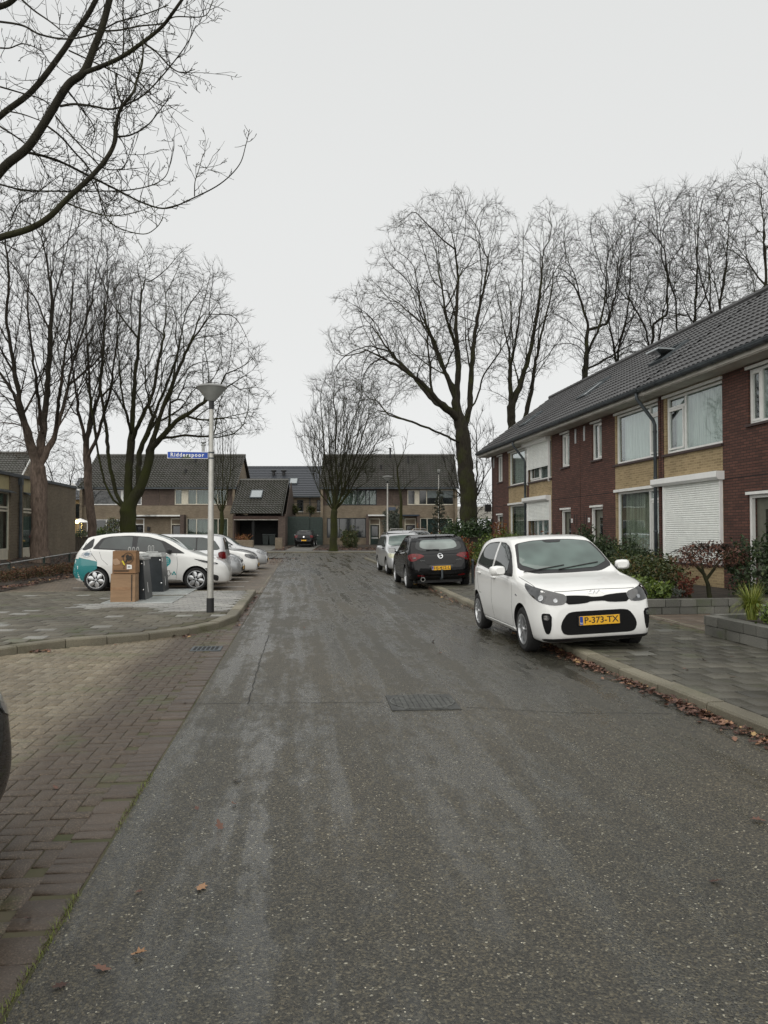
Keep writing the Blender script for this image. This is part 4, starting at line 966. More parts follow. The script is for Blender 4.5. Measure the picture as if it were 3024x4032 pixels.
def tree_mesh(name, P, par, r_tip, r_base, mat, parent, thick_sides=9, p_=2.3, twigs=2, tlen=.5, tr=None, seed=1, flare=1.25, upt=.35):
    n = len(P); w_ = np.zeros(n); ch = [[] for _ in range(n)]
    for i in range(1, n): ch[par[i]].append(i)
    order = list(range(n)); 
    for i in range(n-1, -1, -1):       # children always have a larger index
        if not ch[i]: w_[i] = 1.
        if par[i] >= 0: w_[par[i]] += w_[i]
    rad = r_tip*w_**(1/p_); sc_ = (r_base/rad[0]); ex = math.log(r_base/r_tip)/math.log(max(2, w_[0])); rad = r_tip*w_**ex
    pl_ = np.zeros(n)
    for i in range(1, n): pl_[i] = pl_[par[i]]+np.linalg.norm(P[i]-P[par[i]])
    rad = np.maximum(r_tip, rad*(1-.40*np.clip((pl_/pl_.max()-.12)/.75, 0, 1)))
    V = []; Fq = []; F3 = []
    # chains
    started = []
    stack = [(0, -1)]
    vb = 0; Vl = []; Ql = []
    while stack:
        i, pr = stack.pop()
        chain = ([pr] if pr >= 0 else [])+[i]
        c = i
        while ch[c]:
            cs = sorted(ch[c], key=lambda q: -w_[q]); 
            for q in cs[1:]: stack.append((q, c))
            c = cs[0]; chain.append(c)
        pts = P[chain]; rr = rad[chain].copy()
        if pr >= 0: rr[0] = min(rr[0], rr[1]*1.25)
        if pr < 0:
            hh = pts[:, 2]-pts[0, 2]; rr = rr*(1+(flare-1)*np.exp(-hh/.35)*1.6)
        if len(pts) < 2: continue
        r0 = rr.max(); ns = thick_sides if r0 > .09 else (6 if r0 > .035 else (4 if r0 > .018 else 3))
        T = np.zeros_like(pts); T[1:-1] = pts[2:]-pts[:-2]; T[0] = pts[1]-pts[0]; T[-1] = pts[-1]-pts[-2]
        T /= np.maximum(1e-9, np.linalg.norm(T, axis=1))[:, None]
        x = np.cross(T[0], [0, 0, 1.]); 
        if np.linalg.norm(x) < .1: x = np.cross(T[0], [1., 0, 0])
        X = []
        for t in T: x = x-t*x.dot(t); x /= np.linalg.norm(x); X.append(x)
        X = np.array(X); Y = np.cross(T, X); an = np.arange(ns)*2*math.pi/ns
        ring = pts[:, None]+(X[:, None]*np.cos(an)[None, :, None]+Y[:, None]*np.sin(an)[None, :, None])*rr[:, None, None]
        if ns >= 8: 
            rn_ = np.random.RandomState(len(pts)); ring += (ring-pts[:, None])*rn_.uniform(-.10, .10, (len(pts), ns, 1))
        m = len(pts); Vl.append(ring.reshape(-1, 3)); k = np.arange(ns); k2 = (k+1) % ns
        b = vb+np.arange(m-1)[:, None]*ns
        Ql.append(np.stack([b+k, b+k2, b+ns+k2, b+ns+k], 2).reshape(-1, 4)); vb += m*ns
    tr_v = np.concatenate(Vl); tr_q = np.concatenate(Ql)
    # fine twigs
    rng = np.random.RandomState(seed); cand = np.where(w_ < 9)[0]; cand = cand[cand > 0]
    if twigs and len(cand):
        reps = np.repeat(cand, twigs); D = P[reps]-P[par[reps]]; D /= np.maximum(1e-6, np.linalg.norm(D, axis=1))[:, None]
        D0 = D+rng.randn(len(reps), 3)*.32; D0[:, 2] += upt*.4; D0 /= np.linalg.norm(D0, axis=1)[:, None]
        ln = tlen*rng.uniform(.45, 1.1, len(reps)); t_r = tr or r_tip*.8
        segs = []; a = P[reps]; d = D0
        for s in range(3):
            b = a+d*(ln/3)[:, None]; segs.append((a, b, t_r*(1-.22*s), t_r*(1-.22*(s+1)))); a = b
            d = d+rng.randn(*d.shape)*.09; d[:, 2] += upt*.22; d /= np.linalg.norm(d, axis=1)[:, None]
        for (a, b, ra, rb) in segs:
            d = b-a; d /= np.maximum(1e-9, np.linalg.norm(d, axis=1))[:, None]
            x = np.cross(d, rng.randn(*d.shape)); x /= np.maximum(1e-9, np.linalg.norm(x, axis=1))[:, None]; y = np.cross(d, x); an = np.arange(3)*2*math.pi/3
            ra_ = np.stack([a+(x*math.cos(t)+y*math.sin(t))*ra for t in an]+[b+(x*math.cos(t)+y*math.sin(t))*rb for t in an], 1).reshape(-1, 3)
            k = np.arange(len(a))[:, None]*6+vb
            q = np.concatenate([k+np.array([[i, (i+1) % 3, 3+(i+1) % 3, 3+i]]) for i in range(3)])
            tr_v = np.concatenate([tr_v, ra_]); tr_q = np.concatenate([tr_q, q]); vb += len(ra_)
    # split trunk (thick, lowest chain) from crown by vertex radius: trunk = faces below first fork
    return tr_v, tr_q, rad, w_
def in_poly_np(X, Y, poly):
    r = np.zeros(len(X), bool); j = len(poly)-1
    for i in range(len(poly)):
        xi, yi = poly[i]; xj, yj = poly[j]
        c = ((yi > Y) != (yj > Y)) & (X < (xj-xi)*(Y-yi)/((yj-yi)+1e-12)+xi); r ^= c; j = i
    return r
def crown_points(poly, d, n, thick=.9, seed=1, shell=0., keep=None):
    """targets through the volume of a crown whose outline (photo view) is poly at distance d"""
    rng = np.random.RandomState(seed); xs = [p[0] for p in poly]; ys = [p[1] for p in poly]; out = []
    yb = np.array(ys); W = {}
    while len(out) < n:
        X = rng.uniform(min(xs), max(xs), 4000); Y = rng.uniform(min(ys), max(ys), 4000); ok = in_poly_np(X, Y, poly)
        for x, y in zip(X[ok], Y[ok]):
            ky = int(y/12)
            if ky not in W:
                xx = np.linspace(min(xs), max(xs), 120); m = in_poly_np(xx, np.full(120, y), poly)
                W[ky] = (xx[m].min(), xx[m].max()) if m.any() else (x-1, x+1)
            a, b = W[ky]; hw = max(4, (b-a)/2)
            if min(x-a, b-x)/hw < .16*(1+math.sin(y*.071+seed)+math.sin(y*.173+seed*2)) or (y-min(ys))/(max(ys)-min(ys)) < .05*(1.2+math.sin(x*.09+seed)+math.sin(x*.21)): continue
            t = ((x-(a+b)/2)/hw); th = hw*thick*math.sqrt(max(.04, 1-min(1, t*t)))*1.8228/F*d
            dd = d+rng.uniform(-1, 1)*th
            if shell and rng.rand() < shell and abs(dd-d) < th*.5 and abs(t) < .5: continue
            out.append(ptd(x, y, dd)[:]); 
            if len(out) >= n: break
    return np.array(out)
def wproj(p):
    q = Vector(p)-Vector((0, 0, EYE)); a = q.dot(FWD); return (1512+F*q.dot(RGT)/a)/1.8228, (2016-F*q.dot(UPV)/a)/1.8228
def ramify(G, poly, seed, levels=2, every=.85, ang=38, first=1.6, lenf=.62, upc=.10):
    """side limbs leaving each limb at an acute angle, kept inside the crown outline"""
    rg = np.random.RandomState(seed); cur = G[1:] if len(G) > 1 else G; out = []
    for lv in range(levels):
        nxt = []
        for g in cur:
            g = np.array(g); sl = np.linalg.norm(np.diff(g, axis=0), axis=1); cl = np.concatenate([[0], np.cumsum(sl)]); T = cl[-1]
            s_ = (first if lv == 0 else .5)*rg.uniform(.7, 1.2)
            while s_ < T-.3:
                i = min(len(sl)-1, int(np.searchsorted(cl, s_)-1)); i = max(i, 0); p = g[i]+(g[i+1]-g[i])*(s_-cl[i])/sl[i]; d = (g[i+1]-g[i])/sl[i]
                v = rg.randn(3); v -= d*v.dot(d); v /= np.linalg.norm(v); a = R(ang)*rg.uniform(.7, 1.25); e = d*math.cos(a)+v*math.sin(a)
                L9 = ((T-s_)*lenf+.7)*rg.uniform(.6, 1.15); n9 = max(3, int(L9/.45)); q = [p]; c = e
                for k in range(n9):
                    c = c+rg.randn(3)*.09+np.array([0, 0, upc]); c /= np.linalg.norm(c); w9 = q[-1]+c*L9/n9; x, y = wproj(w9)
                    if not inside((x, y), poly): break
                    q.append(w9)
                if len(q) > 2: nxt.append(q)
                s_ += every*(1 if lv == 0 else .8)*rg.uniform(.6, 1.4)
        out += nxt; cur = nxt
    return G+out
def make_tree(name, label, d, guides, poly, n_attr, step, kill, r_tip, r_base, bark, group=None, seed=1, base_z=0., twigs=2, tlen=.5, up=.12, wob=.18, cat='tree', thick=.9, trunk_h=None, extra=None, p_=2.3, upt=.35, trunk_to=None, tr=None, ram=(2, .85)):
    """guides: polylines of (x, y[, depth offset]) in photo view px at distance d"""
    G = [[np.array(ptd(q[0], q[1], d+(q[2] if len(q) > 2 else 0))) for q in g] for g in guides]
    base = G[0][0].copy(); base[2] = base_z; G[0][0] = base
    if ram: G = ramify(G, poly, seed, ram[0], ram[1])
    A = crown_points(poly, d, n_attr, thick, seed)
    k1 = np.sin(A[:, 0]*1.9+seed)*np.sin(A[:, 1]*1.7)*np.sin(A[:, 2]*1.5+seed*2); A = A[k1 > -.22]
    P, par = grow(G, A, step, kill, seed, up, wob)
    v, q, rad, w_ = tree_mesh(name, P, par, r_tip, r_base, bark, None, twigs=twigs, tlen=tlen, seed=seed, p_=p_, upt=upt, tr=tr)
    root = empty(name, base, 0, label, cat, group)
    v = v-base
    # trunk part = everything near the first guide's stem below its fork
    fork = (G[0][-1] if trunk_to is None else G[0][trunk_to])-base; zf = fork[2]
    cen = v[q].mean(1); stem = np.array([g-base for g in G[0]]); 
    cx = np.interp(cen[:, 2], stem[:, 2], stem[:, 0]); cy = np.interp(cen[:, 2], stem[:, 2], stem[:, 1])
    isT = (cen[:, 2] < zf) & (np.hypot(cen[:, 0]-cx, cen[:, 1]-cy) < r_base*2.2)
    for nm, msk in (('trunk', isT), ('crown', ~isT)):
        qq = q[msk]
        if not len(qq): continue
        used, inv = np.unique(qq, return_inverse=True); me = np_mesh(nm, v[used], [inv.reshape(-1, 4)], smooth=True); link_mesh(nm, me, bark, root)
    return root, P, par, rad
BARK = barkmat('grey_brown_bark', (.012, .011, .008), (.046, .040, .029), mossamt=.28, hz=4.)
BARKM = barkmat('mossy_bark', (.012, .011, .007), (.040, .036, .024), moss=(.034, .038, .010), mossamt=.42, hz=8.)
BARKR = barkmat('reddish_bark', (.050, .038, .030), (.20, .15, .12), moss=(.026, .022, .016), mossamt=-1., hz=2.)
BARKT = barkmat('dark_twig_bark', (.010, .009, .007), (.030, .026, .020), mossamt=.16, hz=4.)
BARKN = barkmat('near_bark', (.014, .013, .009), (.040, .036, .025), moss=(.06, .065, .015), mossamt=.12, hz=6.)
# --- big oak on the right ---
oak_g = [[(1014, 1122), (1012, 1060), (1003, 990), (1000, 950), (996, 918)],
 [(996, 918), (985, 870), (990, 800), (985, 700), (990, 600, .5), (980, 520)], [(1000, 940), (1015, 880, .5), (1018, 800, .8), (1025, 720, 1), (1045, 620, 1.5), (1060, 520, 2)],
 [(996, 918), (1030, 860), (1045, 810), (1080, 760, -.5), (1110, 700, -1)], [(990, 905), (950, 870, -1), (915, 830, -1.5), (860, 790, -2), (800, 760, -2.5), (750, 740, -3)],
 [(999, 960), (960, 940, -1), (900, 915, -2), (850, 900, -2.6), (800, 888, -3), (775, 880, -3.2)], [(985, 870), (960, 800, -.5), (940, 740, -1), (900, 660, -1.5), (880, 590, -2)],
 [(988, 850), (950, 780, 1.2), (920, 700, 2.2), (900, 620, 2.5)], [(985, 760), (965, 690, -1.4), (950, 600, -2), (940, 520, -2.4)], [(940, 870), (895, 815, .8), (850, 770, 1.2), (800, 700, 1.5)]]
oak_poly = [(770, 940), (720, 880), (692, 780), (696, 700), (722, 630), (775, 590), (808, 560), (800, 490), (850, 460), (890, 415), (950, 405), (1000, 398), (1060, 400), (1112, 430), (1122, 520), (1130, 620), (1120, 700), (1100, 790), (1070, 850), (1030, 800), (980, 780), (940, 830), (870, 880)]
make_tree('oak_tree', 'big spreading oak with a long low limb, rising from the laurel hedge', 42, oak_g, oak_poly, 11000, .25, .34, .0062, .46, BARK, seed=3, base_z=.1, twigs=3, tlen=.42, up=.10, wob=.09, trunk_to=4)
# --- double-stemmed oak behind the terrace roof ---
g2 = [[(1122, 1120), (1110, 1000), (1106, 930), (1104, 880), (1102, 830)], [(1104, 880), (1125, 830), (1145, 760), (1160, 680), (1170, 600), (1175, 520)], [(1102, 830), (1100, 760), (1085, 690), (1070, 620), (1080, 540)],
      [(1110, 1000), (1135, 900, 1), (1150, 830, 1), (1165, 740, 1.4), (1190, 640, 2), (1200, 540, 2.5)], [(1102, 870), (1075, 850), (1050, 842), (1030, 838)], [(1150, 820, 1), (1190, 760, 1), (1220, 720, 1)], [(1102, 800), (1120, 700, -1.5), (1130, 600, -2), (1130, 500, -2)]]
p2 = [(1060, 870), (1058, 700), (1075, 560), (1120, 470), (1150, 450), (1195, 412), (1235, 440), (1255, 500), (1250, 620), (1225, 720), (1200, 800), (1150, 850), (1120, 900)]
make_tree('oak_tree', 'double-stemmed tall oak standing just past the gable of the terrace', 50, g2, p2, 6500, .30, .42, .0075, .40, BARK, seed=5, base_z=.1, twigs=3, tlen=.46, trunk_to=3)
# --- fastigiate hornbeam at the junction ---
g3 = [[(720, 1190), (721, 1160), (721, 1125), (722, 1105)]]
for i, (a, dz) in enumerate([(-1, -.5), (-.72, 1.2), (-.45, -1.6), (-.18, 1.8), (.05, -.8), (.3, 1.4), (.55, -1.5), (.8, .9), (1, -.3)]):
    g3.append([(722, 1108-3*(i % 3)), (722+a*30, 1066-12*(i % 2), dz*.35), (724+a*62, 985+14*abs(a), dz*.8), (728+a*88, 900+50*abs(a), dz*1.1)])
    for k in (-1, 1): g3.append([(722+a*30, 1066-12*(i % 2), dz*.35), (723+a*48+k*14, 985+14*abs(a)+k*8, dz*.8+k*.8), (728+a*72+k*22, 880+50*abs(a)+k*14, dz+k*1.5)])
p3 = [(705, 1080), (668, 1020), (650, 960), (655, 890), (672, 835), (705, 792), (740, 800), (780, 812), (825, 850), (848, 900), (846, 965), (815, 1020), (770, 1070), (740, 1095)]
make_tree('hornbeam_tree', 'fan-shaped upright hornbeam on the verge at the head of the road', 61.3, g3, p3, 3600, .36, .42, .010, .28, BARKM, seed=8, ram=(1, 1.2), base_z=.1, twigs=3, tlen=.85, up=.5, wob=.12, thick=.8, upt=1.1)
g4 = [[(1020, 1130), (1022, 1090), (1030, 1060)], [(1022, 1090), (1040, 1050), (1055, 980)], [(1022, 1080), (1000, 1020), (975, 960)], [(1025, 1080), (1030, 1000), (1030, 920)], [(1022, 1085), (985, 1060), (960, 1000)], [(1024, 1075), (1015, 990), (1005, 910)], [(1030, 1060), (1060, 1010), (1066, 930)]]
p4 = [(985, 1090), (952, 1040), (945, 970), (960, 900), (1000, 880), (1050, 885), (1075, 930), (1072, 1000), (1060, 1060), (1035, 1090)]
make_tree('hornbeam_tree', 'upright hornbeam mostly hidden behind the oak trunk', 60, g4, p4, 2200, .45, .6, .011, .24, BARKT, seed=9, ram=(1, 1.2), base_z=.15, twigs=3, tlen=.8, up=.5, wob=.12, upt=1.)
g5 = [[(868, 1172), (866, 1100), (865, 1065), (861, 1040)], [(866, 1065), (850, 1035), (848, 1000)], [(865, 1065), (885, 1042), (905, 1030)], [(861, 1040), (856, 1000), (850, 960), (838, 930)], [(856, 1010), (875, 970), (880, 940)]]
p5 = [(835, 1040), (825, 980), (832, 925), (860, 935), (890, 930), (905, 1000), (908, 1040), (870, 1050)]
make_tree('young_tree', 'thin sparse young tree beside the far street lamp', 55, g5, p5, 130, .4, .5, .010, .12, BARKM, seed=10, ram=None, base_z=.05, twigs=1, tlen=.6, up=.1)
# --- left group ---
gA = [[(86, 1196), (86, 1120), (84, 1060), (82, 1010)], [(82, 1010), (62, 950, -.3), (45, 880, -.5), (30, 790, -.6), (14, 700, -.8), (20, 600, -1), (8, 480, -1.2)], [(82, 1010), (92, 940, .3), (100, 860, .6), (108, 760, .8), (112, 640, 1), (108, 500, 1.2)],
      [(84, 1015), (118, 945, .0), (138, 880, 0), (158, 780, 0), (196, 660, 0), (215, 540, 0)], [(112, 960), (150, 830, 1), (200, 790, 1.2), (260, 720, 1.5), (330, 620, 1.8)], [(60, 940), (30, 850, 1.5), (-20, 780, 2), (-60, 680, 2)], [(95, 930), (75, 800, -2), (60, 680, -2.5), (62, 540, -2.5)], [(118, 940), (130, 840, -1.5), (150, 700, -2), (160, 560, -2)]]
pA = [(40, 1000), (-60, 960), (-120, 800), (-110, 500), (-40, 400), (60, 372), (150, 380), (215, 430), (255, 520), (300, 600), (300, 700), (230, 800), (170, 900), (150, 980), (100, 960)]
make_tree('pollard_lime_tree', 'stout lime with burred reddish bark, forking in front of the low building', 30.2, gA, pA, 9000, .26, .34, .006, .31, BARKR, seed=11, base_z=.42, twigs=3, tlen=.38, up=.22, wob=.08)
gB = [[(200, 1215), (198, 1150), (194, 1080), (190, 1010), (186, 960)], [(186, 960), (172, 900), (160, 820), (150, 720), (160, 600)], [(186, 960), (196, 890, .5), (192, 800, .6), (186, 700, .8), (190, 580, 1)], [(188, 985), (215, 930, -.5), (235, 860, -.8), (250, 760, -1), (262, 640, -1)], [(190, 930), (215, 850, 1.2), (225, 740, 1.5), (225, 600, 1.5)]]
pB = [(150, 960), (115, 880), (110, 700), (125, 540), (190, 470), (260, 490), (300, 580), (300, 720), (270, 860), (240, 950), (205, 920)]
make_tree('lime_tree', 'slender-trunked lime between the low building and the mossy tree', 35.5, gB, pB, 5000, .28, .36, .0065, .19, BARKR, seed=12, base_z=.3, twigs=3, tlen=.38, up=.25, wob=.08)
gC = [[(275, 1222), (275, 1170), (276, 1130), (276, 1105)], [(276, 1110), (245, 1080), (225, 1040), (212, 980), (200, 900), (185, 800), (190, 680)], [(275, 1105), (250, 1065, .5), (236, 1000, .6), (230, 930, .8), (215, 820, 1), (230, 700, 1)], [(276, 1105), (278, 1020, 0), (284, 940, 0), (290, 840, 0), (300, 720, 0), (305, 620, 0)],
      [(278, 1090), (305, 1050), (318, 1010), (330, 950), (352, 880), (385, 800), (420, 720), (440, 650)], [(300, 1055), (300, 980, 1), (340, 880, 1.3), (380, 780, 1.5), (400, 680, 1.5)], [(325, 970), (380, 910, -.8), (440, 870, -1), (500, 830, -1.2), (545, 800, -1.2)], [(284, 940), (265, 860, -1.5), (255, 760, -2), (250, 640, -2)], [(300, 960), (330, 850, -1.8), (350, 740, -2.2), (370, 620, -2.4)], [(330, 950), (400, 940, .5), (470, 945, .8), (540, 930, 1)]]
pC = [(190, 930), (170, 780), (185, 620), (240, 540), (310, 520), (365, 545), (425, 528), (470, 560), (500, 600), (540, 660), (565, 730), (592, 800), (595, 880), (560, 950), (500, 940), (420, 970), (350, 960), (300, 900)]
make_tree('lime_tree', 'broad mossy multi-stemmed lime behind the white and teal car', 33.5, gC, pC, 11000, .24, .31, .006, .35, BARKM, seed=13, base_z=.12, twigs=3, tlen=.36, up=.10, wob=.08)
gD = [[(479, 1170), (479, 1140), (479, 1110)]]
for i in range(12):
    a = -1+2*i/11; g = 1.4*math.sin(i*2.1); gD.append([(479, 1112), (479+a*17, 1075, g*.5), (479+a*30, 1000+8*abs(a), g), (478+a*33, 940+30*abs(a), g)])
pD = [(465, 1090), (438, 1040), (436, 980), (450, 910), (480, 880), (505, 920), (520, 980), (515, 1050), (495, 1090)]
make_tree('hornbeam_tree', 'small upright hornbeam behind the street name sign', 58, gD, pD, 700, .42, .5, .010, .17, BARKM, seed=14, ram=None, base_z=.1, twigs=3, tlen=.7, up=.6, wob=.12, upt=1.1)
# --- row behind the terrace ---
RT = [(1268, 40, 'gnarled crooked-stemmed tree rising over the terrace roof, leftmost of the row', [[(1275, 1100), (1272, 900), (1262, 830), (1266, 770), (1270, 700)], [(1266, 770), (1290, 720), (1305, 660), (1308, 600), (1330, 540)], [(1270, 700), (1255, 650), (1240, 590), (1215, 540)], [(1270, 800), (1320, 770), (1370, 740), (1420, 720)], [(1270, 720), (1310, 700, 1), (1330, 640, 1.5), (1340, 520, 1.5)]], [(1235, 760), (1205, 680), (1212, 560), (1235, 500), (1290, 450), (1350, 480), (1370, 580), (1370, 700), (1330, 780), (1290, 820)], BARKT, .27),
      (1330, 43, 'thin paired trees over the roof, second in the row behind the terrace', [[(1345, 1100), (1340, 850), (1335, 760), (1328, 650)], [(1338, 800), (1320, 720), (1310, 640), (1312, 520)], [(1335, 760), (1355, 680), (1362, 600), (1360, 500)]], [(1290, 780), (1290, 600), (1300, 480), (1350, 420), (1390, 450), (1395, 600), (1380, 740)], BARKT, .16),
      (1400, 41, 'leaning forked tree above the middle of the terrace roof', [[(1440, 1100), (1425, 850), (1408, 770), (1385, 680), (1362, 580)], [(1408, 770), (1412, 700), (1440, 680), (1442, 600), (1430, 500)], [(1395, 710), (1355, 640), (1345, 540)], [(1425, 800), (1430, 700, 1.5), (1450, 560, 1.8)]], [(1340, 760), (1345, 560), (1380, 430), (1425, 396), (1470, 420), (1480, 560), (1470, 720), (1420, 780)], BARKT, .2),
      (1465, 42, 'tall tree with two parallel leaders above the roof window', [[(1490, 1100), (1478, 820), (1466, 740), (1458, 640), (1450, 560)], [(1472, 780), (1500, 700), (1505, 600), (1510, 480)], [(1458, 640), (1430, 560), (1425, 460)]], [(1420, 740), (1420, 540), (1450, 410), (1500, 380), (1550, 400), (1545, 560), (1520, 720)], BARKT, .17),
      (1560, 38, 'slanting slim tree over the roof, second from the right edge', [[(1600, 1100), (1575, 850), (1560, 760), (1540, 660), (1520, 580)], [(1560, 760), (1555, 660), (1570, 560), (1575, 460)], [(1548, 700), (1525, 640, 1), (1505, 560, 1), (1500, 460, 1)]], [(1480, 720), (1470, 560), (1500, 420), (1560, 400), (1600, 430), (1600, 600), (1580, 720)], BARKT, .19),
      (1640, 36, 'tallest tree of the row, its crown cut by the right edge of the view', [[(1665, 1100), (1650, 800), (1640, 700), (1625, 600), (1600, 500)], [(1640, 700), (1655, 600), (1650, 480), (1640, 400)], [(1645, 640), (1690, 560), (1700, 450)]], [(1580, 680), (1575, 520), (1600, 380), (1650, 350), (1740, 360), (1780, 500), (1760, 680), (1680, 720)], BARKM, .2)]
for i, (cx, d, lab, gg, pp, bk, rb) in enumerate(RT):
    mxp = sum(p[0] for p in pp)/len(pp); pp = [(mxp+(x-mxp)*1.75, y-6+(40 if y > 700 else 0)) for x, y in pp]
    make_tree('backyard_tree', lab, d, gg, pp, 5200, .30, .38, .0066, rb*.72, bk, group='trees rising behind the terrace roof', seed=20+i, base_z=.1, twigs=2, tlen=.55, wob=.09, up=.16)
# --- distant winter trees ---
FT = [(600, 118, (1.6, 6.0), 'lone distant bushy tree above the dark set-back roof'), (545, 115, (1.3, 5.2), 'distant low tree just left of the lone one above the roofs'), (525, 100, (2.6, 10.5), 'distant poplar-like tree above the right end of the left roof'), (495, 104, (2.6, 12.5), 'taller distant poplar-like tree behind the left tiled roof'),
      (118, 70, (3.4, 10.5), 'greenish winter tree behind the low building, near its solar panels'), (150, 85, (3.2, 11.), 'bushy distant tree between low building and far houses'), (640, 130, (3, 6.5), 'faint distant tree over the middle of the dark roof'), (1030, 105, (3., 9.), 'distant brownish tree beyond the flyover railing'), (1060, 112, (3., 8.5), 'distant tree half hidden by the terrace gable')]
for i, (px, d, (hw, ht), lab) in enumerate(FT):
    b = ptd(px, 1150, d); b.z = 0.1; rng = np.random.RandomState(40+i)
    A = rng.uniform(-1, 1, (900, 3)); A = A[np.linalg.norm(A, axis=1) < 1][:420]; A = A*[hw, hw, ht*.42]+np.array([b.x, b.y, ht*.58+.1])
    P, par = grow([[np.array(b), np.array([b.x, b.y, ht*.3])]], A, .5, .62, 40+i, .2, .15)
    v, q, rad, w9 = tree_mesh('x', P, par, .011, .13 if ht > 6 else .09, BARKT, None, twigs=2, tlen=.75, seed=i, upt=.7); v = v-np.array(b)
    e = empty('distant_tree', b, 0, lab, 'tree', 'distant winter trees'); link_mesh('crown', np_mesh('crown', v, [q], smooth=True), BARKT, e)
# --- near tree whose limbs reach in at the upper left (trunk stands outside the view) ---
def N1(x, y): return (x/1.508/1.8228, y/1.508/1.8228)
ND = 6.4
def NP(x, y, dd=0): x, y = N1(x, y); return np.array(ptd(x, y, ND+dd))
limbs = [  # (points in the upper-left crop, start radius m, end radius m)
 ([(-420, 1750, 0), (-200, 1330, 0), (0, 1020, 0), (160, 880, 0), (270, 720, 0), (400, 510, 0), (495, 430, 0), (560, 280, 0), (610, 150, 0), (660, -40, 0)], .040, .026),
 ([(495, 435, 0), (600, 395, -.1), (720, 340, -.2), (850, 250, -.3), (960, 160, -.3), (1030, 70, -.4), (1100, -30, -.4)], .020, .011),
 ([(-420, 1500, .6), (-200, 900, .6), (0, 690, .6), (190, 540, .6), (370, 310, .6), (440, 200, .6), (520, 90, .6), (590, -40, .6)], .030, .022),
 ([(-420, 1700, -.5), (-150, 1470, -.5), (0, 1410, -.5), (170, 1360, -.5), (290, 1290, -.5), (400, 1180, -.5), (540, 1050, -.5), (640, 930, -.5), (685, 830, -.5), (690, 740, -.5), (720, 640, -.5), (790, 550, -.5), (810, 480, -.4), (845, 370, -.4), (850, 200, -.4)], .031, .005),
 ([(165, 905, 0), (270, 930, .1), (380, 970, .2), (540, 1050, .3), (700, 1130, .4), (850, 1205, .4), (990, 1237, .4), (1150, 1175, .4), (1310, 1090, .4), (1420, 980, .4), (1460, 860, .4), (1482, 768, .4)], .012, .0028),
 ([(360, 630, 0), (440, 618, -.2), (540, 628, -.3), (660, 648, -.4), (760, 615, -.4), (870, 550, -.4), (1010, 395, -.5), (1110, 260, -.5), (1165, 150, -.5)], .0105, .003),
 ([(500, 155, .6), (590, 180, .5), (700, 180, .4), (830, 155, .2), (960, 140, 0), (1040, 100, -.2), (1210, 97, -.3), (1262, 15, -.3)], .0095, .003),
 ([(-30, 125, .9), (130, 150, .8), (240, 205, .7), (400, 232, .6), (560, 200, .3), (700, 130, .1), (860, 85, 0), (1000, 30, 0)], .0105, .004),
 ([(-20, 45, 1), (50, 20, 1), (110, -30, 1)], .028, .024),
 ([(410, 300, .6), (560, 370, .5), (700, 440, .4), (820, 510, .3), (940, 620, .2), (1058, 622, .2)], .0075, .0025),
 ([(270, 740, 0), (360, 810, 0), (440, 900, .1), (520, 990, .2), (570, 1080, .2), (620, 1270, .2), (700, 1350, .2), (850, 1390, .2), (930, 1350, .2), (970, 1290, .2)], .0085, .003),
 ([(330, 690, 0), (420, 800, -.1), (540, 930, -.2), (620, 1000, -.3), (720, 1003, -.3), (750, 960, -.3), (800, 810, -.3)], .0075, .0025),
 ([(0, 1095, .3), (150, 1130, .3), (350, 1135, .3), (560, 1135, .3), (750, 1130, .3), (900, 1100, .3), (980, 1050, .3), (1010, 970, .3), (1028, 868, .3)], .008, .0025),
 ([(60, 1320, .8), (110, 1210, .8), (200, 1160, .8), (330, 1060, .8), (360, 1040, .8)], .006, .003),
 ([(700, 812, -.5), (780, 800, -.5), (880, 740, -.5), (960, 640, -.5), (1040, 540, -.5)], .0075, .0025), ([(400, 1205, -.5), (500, 1245, -.5), (650, 1282, -.5), (800, 1262, -.5), (890, 1230, -.5)], .0065, .0025),
 ([(0, 515, .6), (120, 550, .6), (250, 590, .5), (330, 660, .4)], .008, .004), ([(50, 660, .5), (140, 680, .4), (250, 720, .2)], .007, .004), ([(575, 300, 0), (640, 250, .3), (720, 350, .4), (800, 460, .4), (900, 560, .4), (990, 620, .4)], .0065, .0025),
 ([(1155, 1165, .4), (1158, 1080, .4), (1180, 1010, .4), (1204, 922, .4)], .005, .0025), ([(880, 1110, .3), (880, 1040, .3), (882, 960, .3)], .004, .002), ([(690, 440, 0), (690, 520, 0), (720, 610, -.2)], .008, .006),
 ([(100, -30, .9), (200, 60, .9), (300, 130, .8), (410, 220, .7)], .010, .005), ([(0, 285, 1), (60, 285, 1), (140, 260, 1), (240, 300, .9), (300, 380, .8)], .008, .003), ([(730, 330, -.2), (735, 200, -.2), (730, 60, -.2), (735, -30, -.2)], .007, .004),
 ([(860, 260, -.3), (930, 310, -.3), (1010, 395, -.3), (1080, 432, -.3), (1158, 412, -.3)], .008, .003), ([(540, 1060, 0), (600, 1180, 0), (640, 1290, 0)], .006, .003), ([(395, 530, 0), (480, 640, .4), (560, 760, .6), (540, 860, .6)], .008, .003), ([(0, 750, .9), (120, 830, .8), (230, 930, .8), (290, 1060, .8)], .009, .003)]
base = np.array(NP(-700, 3400, 0)); base[2] = 0.05; base[0] = min(base[0], -5.2)
fork = np.array([base[0]-.1, base[1], 2.3]); allv = []; allq = []; vb = 0
